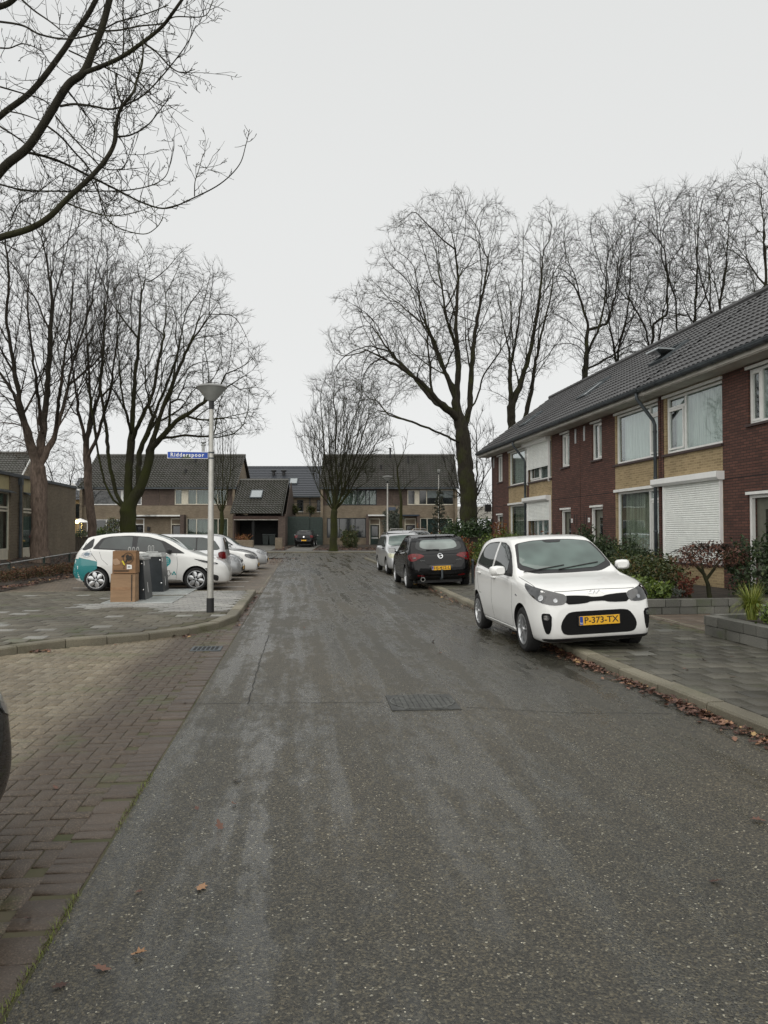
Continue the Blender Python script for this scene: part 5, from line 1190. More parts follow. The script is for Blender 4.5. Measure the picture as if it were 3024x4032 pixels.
def smooth_line(pts, n=6):
    P_ = [np.array(p) for p in pts]; P_ = [2*P_[0]-P_[1]]+P_+[2*P_[-1]-P_[-2]]; out = []
    for i in range(1, len(P_)-2):
        for k in range(n):
            t = k/n; p0, p1, p2_, p3_ = P_[i-1:i+3]
            out.append(.5*((2*p1)+(-p0+p2_)*t+(2*p0-5*p1+4*p2_-p3_)*t*t+(-p0+3*p1-3*p2_+p3_)*t**3))
    out.append(P_[-2]); return out
NT = empty('plane_tree', base, 0, 'near leafless tree outside the left edge, its limbs hanging in across the top left', 'tree')
tb = MB(); tb.tube([base, base+[.02, 0, .5], (base+fork)/2+[.05, 0, 0], fork], [.22, .15, .12, .11], 14); 
tw = MB(); rng = random.Random(5)
def nrnd(s): return np.array([rng.gauss(0, s) for _ in range(3)])
def twiglet(p, d, ln, r, depth):
    pts = [p]; d = d/np.linalg.norm(d)
    for k in range(4): d = d+nrnd(.16)+np.array([0, 0, .09]); d = d/np.linalg.norm(d); pts.append(pts[-1]+d*ln/4)
    tw.tube(pts, [r, r*.85, r*.75, r*.65, r*.6], 4 if r < .006 else 5)
    if depth:
        for k in range(1, 5):
            if rng.random() < .85:
                nd = d+nrnd(.9); twiglet(pts[k], nd, ln*rng.uniform(.25, .5), max(.0022, r*.62), depth-1)
    elif rng.random() < .5: # spur shoots
        for k in (1, 2, 3):
            if rng.random() < .6: q = d+nrnd(.9); q = q/np.linalg.norm(q); tw.tube([pts[k], pts[k]+q*.035], [.0024, .003], 3)
for li, (pp, ra, rb) in enumerate(limbs):
    pts = [NP(*p) for p in pp]
    if li in (0, 2, 3): pts = [fork+np.array([0, 0, -.05])]+pts[:1]+pts[1:]
    sm = smooth_line(pts); n = len(sm); rr = [ra*(1-i/(n-1))+rb*(i/(n-1)) for i in range(n)]
    (tb if li in (0, 2, 3) else tw).tube(sm, rr, 12 if ra > .025 else 7)
    st = 10 if li in (0, 2, 3) else 2
    L_ = 0
    for i in range(st, n-1):
        for rep in range(2):
            if rng.random() < (.17 if ra > .025 else .28):
                d = np.array(sm[i+1])-np.array(sm[i]); d = d/np.linalg.norm(d)
                q = d*.6+nrnd(.65); L0 = rng.uniform(.18, .5)*(1.1 if ra > .025 else .8)
                if pp is limbs[4][0] and i > n*.55: L0 *= .3
                twiglet(np.array(sm[i]), q, L0, .0040 if ra > .025 else .0030, 1 if L0 > .22 else 0)
tb.v = [tuple(np.array(v)-base) for v in tb.v]; tw.v = [tuple(np.array(v)-base) for v in tw.v]
tb.build('limb', BARKN, NT, smooth=True, fix=False); tw.build('twigs', BARKN, NT, smooth=True, fix=False)
print('trees ok')
# ================================================================== CARS
def pchip(tab, x):
    """monotone cubic through a table"""
    X = np.array([t[0] for t in tab], float); Y = np.array([t[1] for t in tab], float); h = np.diff(X); dl = np.diff(Y)/h
    m = np.zeros(len(X)); 
    for i in range(1, len(X)-1):
        if dl[i-1]*dl[i] > 0: w1 = 2*h[i]+h[i-1]; w2 = h[i]+2*h[i-1]; m[i] = (w1+w2)/(w1/dl[i-1]+w2/dl[i])
    m[0], m[-1] = dl[0], dl[-1]
    x = np.clip(x, X[0], X[-1]); i = np.clip(np.searchsorted(X, x)-1, 0, len(X)-2); t = (x-X[i])/h[i]
    return (2*t**3-3*t**2+1)*Y[i]+(t**3-2*t**2+t)*h[i]*m[i]+(-2*t**3+3*t**2)*Y[i+1]+(t**3-t**2)*h[i]*m[i+1]
def hull(sp):
    L_, W = sp['L'], sp['W']/2
    u = np.concatenate([np.linspace(0, .3, 22)**1.35/.3**.35, np.linspace(.34, L_-.34, 56), L_-(np.linspace(0, .3, 22)**1.35/.3**.35)[::-1]]); u = np.unique(np.clip(u, 0, L_))
    top, belt, low, wd = (pchip(sp[k], u) for k in ('top', 'belt', 'low', 'w')); tum = sp.get('tumble', .34); wst = sp.get('waist', .035)
    rows = []
    for x, zt, zb, zl, w_ in zip(u, top, belt, low, wd):
        zb = min(zb, zt-.02); gh = max(0., zt-zb); k = min(1., gh/.30)
        wb = w_*(1-.012)-.0; wbt = wb-wst*(1 if gh > .1 else .5+gh*5); zr = zb+gh*(.55+.38*k); wr = wbt-.03-tum*gh*(.35+.65*k)
        hz = zb-zl
        pts = [(0, zl), (w_*.78, zl), (w_*.93, zl+.03), (w_*.985, zl+hz*.25), (w_*1.0, zl+hz*.48), (wb, zl+hz*.74), (wb-.012, zb-.045*min(1, hz/.3)), (wbt, zb), (wbt*.5+wr*.5+.012*k, zb*.5+zr*.5), (wr, zr), (wr-.09*w_, zr+(zt-zr)*.62), (wr*.5, zt-(zt-zr)*.10), (0, zt)]
        P = np.array(pts); out = []
        T = np.vstack([2*P[0]-P[1], P, [-P[-2][0], P[-2][1]]]); T[0] = [-P[1][0], P[1][1]]
        for i in range(1, len(T)-2):
            n_ = 4
            for s in range(n_):
                t = s/n_; p0, p1, p2, p3 = T[i-1:i+3]; tn = .5
                m1 = (p2-p0)*tn; m2 = (p3-p1)*tn; l = np.linalg.norm(p2-p1)
                for mm in (m1, m2):
                    q = np.linalg.norm(mm)
                    if q > l: mm *= l/q
                out.append((2*t**3-3*t*t+1)*p1+(t**3-2*t*t+t)*m1+(-2*t**3+3*t*t)*p2+(t**3-t*t)*m2)
        out.append(P[-1]); rows.append(out)
    A = np.array(rows); n, k = A.shape[:2]
    full = np.concatenate([A, (A*[-1, 1])[:, -2:0:-1]], 1); k2 = full.shape[1]
    V = [(u[i], full[i, j, 0], full[i, j, 1]) for i in range(n) for j in range(k2)]
    Fs = [(i*k2+j, i*k2+(j+1) % k2, (i+1)*k2+(j+1) % k2, (i+1)*k2+j) for i in range(n-1) for j in range(k2)]
    Fs += [tuple(range(k2-1, -1, -1)), tuple((n-1)*k2+j for j in range(k2))]
    return V, Fs
def panel(bvh, pts, d, off=.004, thick=.012, step=.05, rnd=1, frac=.22, holes=None):
    """a skin piece: outline pts (3D) thrown along d onto the body, lifted by off, with turned-in edges"""
    d = Vector(d).normalized(); U = d.cross(Vector((0, 0, 1)));
    if U.length < .2: U = Vector((0, 1, 0))
    U.normalize(); Vv = U.cross(d).normalized()
    P = [(Vector(p).dot(U), Vector(p).dot(Vv)) for p in pts]
    for _ in range(rnd):
        Q = []
        for a, c in zip(P, P[1:]+P[:1]):
            l = math.hypot(c[0]-a[0], c[1]-a[1]); f = min(frac, .035/max(l, 1e-6)) if _ == 0 else .25
            Q += [(a[0]+(c[0]-a[0])*f, a[1]+(c[1]-a[1])*f), (c[0]-(c[0]-a[0])*f, c[1]-(c[1]-a[1])*f)]
        P = Q
    Q = []
    for a, c in zip(P, P[1:]+P[:1]):
        n = max(1, int(math.hypot(c[0]-a[0], c[1]-a[1])/step)); Q += [(a[0]+(c[0]-a[0])*i/n, a[1]+(c[1]-a[1])*i/n) for i in range(n)]
    P = Q; nb = len(P); xs = [p[0] for p in P]; ys = [p[1] for p in P]; inner = []
    for x in np.arange(min(xs)+step*.5, max(xs), step):
        for y in np.arange(min(ys)+step*.5, max(ys), step):
            if inside((x, y), P) and min(math.hypot(x-p[0], y-p[1]) for p in P) > step*.42: inner.append((x, y))
    res = delaunay_2d_cdt([Vector(p) for p in P+inner], [], [list(range(nb))], 1, 1e-6); vs, es, fs = res[0], res[1], res[2]
    out = []; nrm = []; dep = None; deps = []
    for v in vs:
        o = U*v[0]+Vv*v[1]-d*8; h = bvh.ray_cast(o, d); deps.append(h)
    known = [h[3] for h in deps if h[0] is not None]
    if not known: return None
    for v, h in zip(vs, deps):
        if h[0] is None:
            near = min(((v2-v).length, h2[3], h2[1]) for v2, h2 in zip(vs, deps) if h2[0] is not None) if True else 0
            p = U*v[0]+Vv*v[1]-d*8+d*near[1]; n_ = -d
        else: p = h[0]; n_ = h[1] if h[1].dot(d) < 0 else -h[1]
        out.append(p+n_*off); nrm.append(n_)
    cnt = {}
    for f in fs:
        for a, c in zip(f, f[1:]+f[:1]): cnt.setdefault((min(a, c), max(a, c)), []).append((a, c))
    F2 = []
    for f in fs:
        a, b_, c = out[f[0]], out[f[1]], out[f[2]]
        F2.append(tuple(f) if (b_-a).cross(c-a).dot(d) < 0 else tuple(f[::-1]))
    V2 = [tuple(v) for v in out]; m = {}
    def low_(i):
        if i not in m: m[i] = len(V2); V2.append(tuple(out[i]-nrm[i]*(off+thick)))
        return m[i]
    for k, l in cnt.items():
        if len(l) == 1: a, c = k; F2.append((a, c, low_(c), low_(a)))
    me = bpy.data.meshes.new('p'); me.from_pydata(V2, [], F2); me.update(); 
    me.polygons.foreach_set('use_smooth', [True]*len(me.polygons)); me.set_sharp_from_angle(angle=R(50)); return me
def mir(pts): return [(p[0], -p[1], p[2]) for p in pts]
def wheel(par, x, side, W, r, rimr, style, rimmat, wdt=.18, y=None, steer=0):
    yo = (W/2-.012)*side; e = 1
    t = MB(); h = wdt
    prof = [(rimr, 0), (rimr+.012, .004), (r-.035, .006), (r-.008, -.014 + .0), (r, -.035), (r, -h+.035), (r-.01, -h+.012), (rimr, -h)]
    prof = [(a, b*side) for a, b in prof]
    t.lathe(prof, (0, 0, 0), 40, 'y'); ty = t.build('tyre', RUBBER, par, smooth='auto'); ty.location = (x, yo, r)
    if steer: ty.rotation_euler = (0, 0, steer)
    b = MB()
    b.lathe([(rimr+.004, -.004*side), (rimr+.006, .006*side), (rimr-.010, .006*side), (rimr-.02, -.02*side), (rimr-.025, -.12*side)], (0, 0, 0), 40, 'y')
    b.lathe([(0, .004*side), (.03, .003*side), (.036, -.01*side), (.04, -.03*side)], (0, 0, 0), 16, 'y')
    n, kind = style
    for i in range(n):
        a = 2*math.pi*i/n+.3; ca, sa = math.cos(a), math.sin(a); R_ = rimr-.012
        def q(rr, tt, yy): return (rr*ca-tt*sa, yy*side, rr*sa+tt*ca)
        if kind == 'petal':
            o = [(.03, 0), (R_*.45, .05), (R_*.72, .062), (R_, .022), (R_, -.022), (R_*.72, -.062), (R_*.45, -.05)]
            mid = [(R_*.25, .0), (R_*.95, .0)]
            vs = [q(a_, t_, -.012) for a_, t_ in o]+[q(mid[0][0], 0, .006), q(mid[1][0], 0, .004)]
            b.add(vs, [(0, 1, 7), (1, 2, 8, 7), (2, 3, 8), (3, 4, 8), (4, 5, 8), (5, 6, 7, 8), (6, 0, 7)])
        else:
            w0, w1 = (.013, .020) if kind == 'spoke' else (.007, .009)
            for tt in ((0,) if kind == 'spoke' else (-.02, .02)):
                vs = [q(.025, tt*.6-w0, -.004), q(.025, tt*.6+w0, -.004), q(R_, tt*1.5+w1, .0), q(R_, tt*1.5-w1, .0), q(.025, tt*.6-w0, -.03), q(.025, tt*.6+w0, -.03), q(R_, tt*1.5+w1, -.03), q(R_, tt*1.5-w1, -.03)]
                b.add(vs, [(0, 1, 2, 3), (0, 4, 5, 1), (1, 5, 6, 2), (3, 2, 6, 7), (0, 3, 7, 4)])
    rm = b.build('rim', rimmat, ty, smooth='auto')
    d = MB(); d.lathe([(0, -.055*side), (rimr-.02, -.055*side)], (0, 0, 0), 24, 'y'); d.lathe([(0, -.045*side), (.10, -.045*side), (.1, -.055*side)], (0, 0, 0), 20, 'y'); d.build('brake_disc', DARKWELL, ty)
    return ty
DARKWELL = basic('wheel_well', (.010, .010, .010), .9)
def carglass(name, c=(.055, .07, .066), ior=2.1):
    m, n, b, l = new_mat(name)
    tcn = N(n, 'TexCoord'); nz = N(n, 'TexNoise', Scale=1.6, Detail=2.); l(tcn.outputs['Object'], nz.inputs['Vector'])
    r_ = ramp(n, [(.35, tuple(x*.55 for x in c)), (.65, tuple(x*1.35 for x in c))]); l(nz.outputs[0], r_.inputs[0]); l(r_.outputs[0], b.inputs['Base Color'])
    b.inputs['Roughness'].default_value = .025; b.inputs['IOR'].default_value = ior; return m
CG = carglass('car_glass', (.035, .045, .043), 1.65); CGD = carglass('car_glass_dark', (.010, .012, .013), 1.5); CGW = carglass('windscreen', (.105, .145, .130), 1.75); CGR = carglass('rear_screen', (.15, .18, .17), 1.8)
CLEAR = basic('lamp_lens', (.28, .29, .30), .1, coat=1., var=.5, scale=25., spec=1.); CLEARD = basic('lamp_lens_dark', (.018, .019, .02), .12, coat=.5, var=.7, scale=22., spec=1.)
REFL = basic('lamp_reflector', (.42, .43, .44), .15, metal=.9, var=.4, scale=40.); REDL = basic('red_lamp', (.14, .002, .004), .2, coat=.25, spec=.3, var=.45, scale=18.); REDD = basic('dark_red_lamp', (.14, .003, .005), .2, coat=.25, spec=.3, var=.4, scale=18.)
PLATE = basic('number_plate_yellow', (.78, .42, .02), .4, var=.03); PBLUE = basic('plate_blue', (.01, .05, .3), .4, var=.03); PTXT = basic('plate_letters', (.02, .018, .015), .5, var=.02)
SILVERR = basic('alloy_silver', (.58, .59, .60), .28, metal=.8, var=.1, scale=10.)
GRILLE = basic('black_grille', (.004, .004, .0045), .6, spec=.2, var=.4, scale=60.)
P_WHITE = paint('white_car_paint', (.82, .82, .80)); P_WHITE2 = paint('white_car_paint_dirty', (.72, .72, .70)); P_BLACK = paint('black_car_paint', (.002, .002, .0025), .6, 0, .6, spec=.05, dirt=.06); P_SILV = paint('silver_car_paint', (.48, .49, .50), .32, .55); P_SILV2 = paint('light_silver_paint', (.55, .56, .57), .34, .45)
P_TEAL = paint('teal_wrap', (.005, .19, .20), .4); P_DGREY = paint('dark_grey_paint', (.03, .032, .034), .3, .3)
SEAM = basic('door_gap', (.05, .05, .05), .8); SEAMK = basic('door_gap_black', (.002, .002, .002), .8)
def plate(par, loc, rz, txt, w_=.52, h=.11, tilt=0):
    """rz: direction the plate faces (angle of its outward normal)"""
    e = MB(); e.bbox(-w_/2, w_/2, -.006, 0, -h/2, h/2, .002); o = e.build('number_plate', PLATE, par)
    o.location = loc; o.rotation_euler = (tilt, 0, rz)
    q = MB(); q.box(-w_/2+.004, -w_/2+.045, -.0075, -.0062, -h/2+.004, h/2-.004); bl = q.build('blue_band', PBLUE, o)
    t = text_mesh('country_letters', 'NL', .032, WHITEP, bl, .0004); t.rotation_euler = (math.pi/2, 0, 0); t.location = (-w_/2+.024, -.0082, -h*.28)
    if txt:
        t = text_mesh('plate_text', txt, h*.98, PTXT, o, .0006, .98 if len(txt) < 9 else .9, bold=.0012); t.rotation_euler = (math.pi/2, 0, 0)
        wx = max(v.co.x for v in t.data.vertices)-min(v.co.x for v in t.data.vertices); k = (w_-.08)/wx; t.scale = (k, 1.0, 1); t.location = (.021, -.0072, 0)
    return o
def car(name, sp, loc, heading, label, group=None, roll=0., pitch=0.):
    """local frame: x from nose (0) to tail (L), y side, z up. heading = direction the nose points to."""
    L_, W, H = sp['L'], sp['W'], max(t[1] for t in sp['top'])
    e = empty('parked_car', loc, 0, label, 'car', group or 'cars parked along the road')
    e.rotation_euler = (roll, pitch, heading-math.pi)     # nose at -x
    ox = sp['fo']; r = sp['r']; wb = sp['wb']
    V, Fs = hull(sp); V = [(x-ox, y, z) for x, y, z in V]; S = lambda pts: [(p[0]-ox, p[1], p[2]) for p in pts]
    bvh = BVHTree.FromPolygons(V, Fs)
    me = bpy.data.meshes.new('body'); me.from_pydata(V, [], Fs); me.materials.append(sp['paint']); me.materials.append(DARKWELL)
    bm = bmesh.new(); bm.from_mesh(me); bmesh.ops.recalc_face_normals(bm, faces=bm.faces); bm.to_mesh(me); bm.free()
    body = bpy.data.objects.new('body', me); col.objects.link(body)
    cb = MB()
    ra = sp.get('arch', r+.045)
    for x in (0, wb):
        for s in (-1, 1): cb.lathe([(0, W/2*s+.1*s), (ra, W/2*s+.1*s), (ra, (W/2-.26)*s), (0, (W/2-.26)*s)], (x, 0, r+.01), 40, 'y')
    cut = cb.build('cut', DARKWELL); md = body.modifiers.new('b', 'BOOLEAN'); md.operation = 'DIFFERENCE'; md.object = cut; md.solver = 'EXACT'; md.material_mode = 'TRANSFER'
    cut.data.materials.clear(); cut.data.materials.append(DARKWELL)
    dg = bpy.context.evaluated_depsgraph_get(); m2 = bpy.data.meshes.new_from_object(body.evaluated_get(dg)); m2.name = 'body'
    body.modifiers.clear(); body.data = m2; bpy.data.objects.remove(cut); body.parent = e
    m2.polygons.foreach_set('use_smooth', [True]*len(m2.polygons)); m2.set_sharp_from_angle(angle=R(40))
    def add(nm, pts, d, mat, mirror=False, parent=None, **kw):
        os_ = []
        for k in ((0, 1) if mirror else (0,)):
            P = S(mir(pts) if k else pts); dd = (d[0], -d[1], d[2]) if k else d
            mm = panel(bvh, P, dd, **kw)
            if mm: os_.append(link_mesh(nm, mm, mat, parent or e))
        return os_
    for it in sp['panels']:
        nm, mat, pts, d, mirror = it[:5]; kw = it[5] if len(it) > 5 else {}
        add(nm, pts, d, mat, mirror, **kw)
    def seam(pts, d, mirror=True, wd=.007, mat=None):
        pts = [Vector(p) for p in pts]; 
        A = []; B = []
        for i, p in enumerate(pts):
            t = (pts[min(i+1, len(pts)-1)]-pts[max(i-1, 0)]).normalized(); n_ = t.cross(Vector(d).normalized()).normalized()*wd/2; A.append(p+n_); B.append(p-n_)
        add('panel_gap', [tuple(q) for q in A+B[::-1]], d, mat or sp.get('seam', SEAM), mirror, off=.0012, thick=.002, rnd=0, step=.06)
    for s_ in sp.get('seams', []): seam(*s_)
    # wheels
    for i, x in enumerate((0, wb)):
        for s in (-1, 1): wheel(e, x, s, W-.02, r, sp.get('rim', r*.66), sp.get('style', (5, 'spoke')), sp.get('rimmat', SILVERR))
    # mirrors
    mx_, mz_, ms = sp['mirror']; mc = sp.get('mirmat', sp['paint'])
    for s in (-1, 1):
        y0 = (W/2-.02)*s; b = MB(); c = Vector((mx_-ox, y0+.13*s, mz_)); X = Vector((.055, .02*s, 0)); Y = Vector((-.02, .105*s, 0)); Z = Vector((0, 0, .07))
        vs = []; 
        for (fx, k) in ((-1.1, .62), (-.4, .95), (.5, 1.), (1., .93)):
            for a in range(12):
                t = 2*math.pi*a/12; cx_, cz_ = math.cos(t), math.sin(t); cx_ = math.copysign(abs(cx_)**.6, cx_); cz_ = math.copysign(abs(cz_)**.6, cz_); vs.append(c+X*fx+Y*cx_*k*ms+Z*cz_*k*ms)
        fs = [(j*12+a, j*12+(a+1) % 12, (j+1)*12+(a+1) % 12, (j+1)*12+a) for j in range(3) for a in range(12)]+[tuple(range(12))[::-1]]
        b.add(vs, fs); mo = b.build('wing_mirror', mc, e, smooth='auto')
        g = MB(); g.add([c+X*1.0+Y*math.copysign(abs(math.cos(t))**.6, math.cos(t))*.9*ms+Z*math.copysign(abs(math.sin(t))**.6, math.sin(t))*.9*ms for t in [2*math.pi*a/12 for a in range(12)]], [tuple(range(12))]); g.build('mirror_glass', CHROME, mo)
        g = MB(); g.bar(c-Y*.9-Z*.6, (mx_-ox+.0, y0-.05*s, mz_-.07), .07, .04); g.build('mirror_foot', BLACKP, mo)
    for hx, hz in sp.get('handles', []):
        for s in (-1, 1):
            h = bvh.ray_cast(Vector((hx-ox, 3*s, hz)), Vector((0, -s, 0)))
            if h[0] is None: continue
            b = MB(); p = h[0]; b.tube([p+Vector((-.085, 0, 0)), p+Vector((-.07, .022*s, .002)), p+Vector((.07, .024*s, .0)), p+Vector((.085, 0, 0))], [.011, .014, .014, .011], 8); b.build('door_handle', sp['paint'], e, smooth='auto')
    for (a, c) in sp.get('wipers', []):
        P = []
        for t in np.linspace(0, 1, 5):
            q = Vector(a).lerp(Vector(c), t)-Vector((ox, 0, 0)); dd = Vector(sp.get('wdir', (.5, 0, -.85))).normalized(); h = bvh.ray_cast(q-dd*3, dd); P.append((h[0]+h[1]*.018) if h[0] is not None else q)
        b = MB(); b.tube(P, .008, 5); b.build('wiper', BLACKP, e)
    u_ = MB(); u_.box(.2-ox+.1, L_-ox-.3, -W/2+.28, W/2-.28, min(t[1] for t in sp['low'])-.03, .45); u_.build('underside', BLACKP, e)
    e['len'] = L_; e['fo'] = ox
    return e, bvh, add
def side_windows(pl, mat, trimmat=None, nm='side_window'):
    return [(nm, mat, [(x, 0, z) for x, z in p], (0, -1, 0), True, dict(step=.07)) for p in pl]
SID = (0, -1, 0)
# ---- white hatchback in front ------------------------------------------------
PIC = dict(L=3.595, W=1.595, wb=2.40, fo=.675, r=.292, rim=.195, arch=.335, paint=P_WHITE, tumble=.30,
    top=[(0, .60), (.015, .69), (.045, .765), (.11, .825), (.3, .875), (.6, .925), (.85, .96), (.98, .99), (1.15, 1.11), (1.4, 1.285), (1.6, 1.395), (1.8, 1.465), (2.15, 1.49), (2.6, 1.48), (3.0, 1.435), (3.18, 1.39), (3.3, 1.28), (3.42, 1.08), (3.5, .95), (3.565, .80), (3.595, .62)],
    belt=[(0, .54), (.05, .68), (.12, .75), (.3, .81), (.6, .87), (.95, .915), (1.5, .965), (2.3, 1.0), (3.0, 1.03), (3.3, 1.02), (3.5, .85), (3.595, .56)],
    low=[(0, .26), (.03, .21), (.2, .17), (.6, .19), (3.0, .2), (3.3, .22), (3.5, .28), (3.595, .40)],
    w=[(0, .55), (.02, .62), (.06, .675), (.14, .725), (.28, .765), (.5, .792), (.9, .7975), (2.8, .7975), (3.15, .785), (3.35, .755), (3.48, .71), (3.56, .65), (3.595, .58)],
    mirror=(1.28, 1.035, 1.0), handles=[(1.98, .90), (2.86, .93)], wipers=[((.98, .12, 1.1), (1.12, -.48, 1.1)), ((.96, .62, 1.1), (1.08, .02, 1.1))],
    style=(5, 'twin'),
    panels=[('windscreen_surround', BLACKP, [(.945, 0, 1), (.975, .45, 1), (1.10, .675, 1), (1.60, .555, 1), (1.66, .3, 1), (1.675, 0, 1), (1.66, -.3, 1), (1.60, -.555, 1), (1.10, -.675, 1), (.975, -.45, 1)], (0, 0, -1), False, dict(off=.005, step=.06)),
            ('windscreen', CGW, [(1.03, 0, 1), (1.055, .42, 1), (1.165, .625, 1), (1.585, .515, 1), (1.63, .28, 1), (1.64, 0, 1), (1.63, -.28, 1), (1.585, -.515, 1), (1.165, -.625, 1), (1.055, -.42, 1)], (0, 0, -1), False, dict(off=.010, step=.06)),
            ('sensor_cover', BLACKP, [(1.645, -.14, 1), (1.585, -.12, 1), (1.565, -.08, 1), (1.565, .08, 1), (1.585, .12, 1), (1.645, .14, 1)], (0, 0, -1), False, dict(off=.014)),
            ('rear_screen', CG, [(4, -.50, 1.36), (4, .50, 1.36), (4, .56, 1.05), (4, -.56, 1.05)], (-1, 0, 0), False),
            ('window_surround', BLACKP, [(1.13, 0, .95), (1.22, 0, 1.06), (1.46, 0, 1.25), (1.66, 0, 1.355), (1.9, 0, 1.405), (2.3, 0, 1.415), (2.7, 0, 1.395), (2.92, 0, 1.34), (3.13, 0, 1.10), (3.10, 0, 1.06), (2.3, 0, .995), (1.6, 0, .96)], SID, True, dict(off=.0025, step=.08)),
            ('front_side_window', CG, [(1.40, 0, 1.0), (1.46, 0, 1.20), (1.70, 0, 1.35), (1.92, 0, 1.388), (2.10, 0, 1.395), (2.12, 0, 1.01), (1.7, 0, .985)], SID, True, dict(off=.006)),
            ('rear_side_window', CG, [(2.20, 0, 1.015), (2.19, 0, 1.395), (2.5, 0, 1.39), (2.72, 0, 1.37), (2.88, 0, 1.31), (3.06, 0, 1.11), (3.03, 0, 1.075)], SID, True, dict(off=.006)),
            ('door_pillar', P_WHITE, [(2.12, 0, .985), (2.11, 0, 1.41), (2.185, 0, 1.412), (2.20, 0, .99)], SID, True, dict(off=.008)),
            ('headlight', CLEARD, [(.02, .395, .69), (.03, .40, .765), (.12, .56, .815), (.34, .73, .865), (.56, .775, .905), (.50, .79, .855), (.32, .77, .765), (.12, .70, .68), (.04, .56, .645), (.015, .44, .65)], (1, -1, -.1), True, dict(off=.007, step=.04)),
            ('upper_grille', GRILLE, [(0, -.415, .757), (0, -.30, .757), (0, -.13, .745), (0, -.06, .728), (0, .06, .728), (0, .13, .745), (0, .30, .757), (0, .415, .757), (0, .405, .652), (0, .27, .650), (0, .14, .658), (0, .09, .676), (0, -.09, .676), (0, -.14, .658), (0, -.27, .650), (0, -.405, .652)], (1, 0, 0), False, dict(off=.006, step=.04)),
            ('lower_grille', GRILLE, [(0, -.32, .562), (0, .32, .562), (0, .40, .545), (0, .47, .455), (0, .495, .37), (0, .465, .295), (0, .40, .275), (0, -.40, .275), (0, -.465, .295), (0, -.495, .37), (0, -.47, .455), (0, -.40, .545)], (1, 0, 0), False, dict(off=.005, step=.05)),
            ('fog_lamp_surround', GRILLE, [(0, .60, .545), (0, .72, .555), (0, .735, .51), (0, .715, .39), (0, .685, .30), (0, .64, .295), (0, .61, .37)], (1, -.35, 0), True, dict(off=.006, step=.04)),
            ('fog_lamp', REFL, [(0, .63, .525), (0, .70, .53), (0, .705, .475), (0, .635, .465)], (1, -.35, 0), True, dict(off=.014, step=.03)),
            ('front_lip', BLACKP, [(0, -.70, .235), (0, .70, .235), (0, .66, .20), (0, -.66, .20)], (1, 0, 0), False, dict(off=.01)),
            ('side_skirt', P_WHITE, [(1.06, 0, .26), (2.70, 0, .26), (2.70, 0, .215), (1.06, 0, .215)], SID, True, dict(off=.012)),
            ('turn_lamp', CLEAR, [(.83, 0, .735), (.90, 0, .745), (.90, 0, .72), (.84, 0, .712)], SID, True, dict(off=.006, step=.03)),
            ('tail_light', REDL, [(3.22, .7, 1.06), (3.32, .7, 1.02), (3.46, .7, .80), (3.40, .7, .76), (3.26, .7, .86)], (-1, -1, 0), True, dict(off=.006))],
    seams=[([(1.12, 0, .93), (1.06, 0, .75), (1.07, 0, .35), (1.15, 0, .27)], SID), ([(2.13, 0, 1.0), (2.13, 0, .6), (2.08, 0, .27)], SID), ([(3.03, 0, 1.05), (3.0, 0, .8), (2.86, 0, .62), (2.74, 0, .62)], SID),
           ([(1.15, 0, .272), (2.72, 0, .272)], SID), ([(0, -.52, .815), (0, -.4, .812), (0, 0, .82), (0, .4, .812), (0, .52, .815)], (1, 0, -.05), False, .006), ([(.30, .69, 1), (.6, .70, 1), (.95, .71, 1)], (0, 0, -1))])
kl = math.atan2(.085, 1.42)
pe, pb, padd = car('white hatch', PIC, (3.725, 9.98, .012), -math.pi/2+.012, 'clean white five-door hatchback parked half on the kerb, nearest car on the right', roll=-.045)
pe.location.z = .038
plate(pe, (-.675-.022, 0, .445), -math.pi/2, 'P-373-TX')
pl_o = [c for c in pe.children if c.name.startswith('number_plate')][0]
# carrier bar behind the plate, lamp internals and the emblem strokes on the bonnet edge
q = MB(); q.box(-.693, -.60, -.275, .275, .385, .505); q.build('plate_carrier', BLACKP, pe)
for s in (-1, 1):
    q = MB()
    for (x, y, z, rr) in ((.23, .60, .735, .038), (.10, .48, .705, .026)):
        h = pb.ray_cast(Vector((x-.675-3, (y+2.4)*s, z)), Vector((3, -2.4*s, 0)).normalized())
        if h[0] is not None: p = h[0]+h[1]*.012; n_ = h[1]; a = n_.cross(Vector((0, 0, 1))).normalized(); c_ = a.cross(n_); q.add([p]+[p+(a*math.cos(t)+c_*math.sin(t))*rr for t in np.linspace(0, 2*math.pi, 17)[:-1]], [(0, i+1, (i+1) % 16+1) for i in range(16)])
    q.build('lamp_reflector', REFL, pe)
em = [[(-.075, -.02), (-.075, .02)], [(-.04, .02), (-.075, -.001), (-.035, -.02), (.0, .02), (.0, -.02)], [(0, -.02), (.045, .02), (.08, -.02)]]
q = MB()
for ln in em:
    for a, c in zip(ln[:-1], ln[1:]):
        A = []
        for (y, z) in (a, c):
            h = pb.ray_cast(Vector((-5, -y*1.25, z*.9+.785)), Vector((1, 0, 0))); A.append(h[0]+Vector((-.004, 0, .002)))
        q.bar(A[0], A[1], .009, .009, up=(1, 0, 0))
q.build('emblem', CHROME, pe)
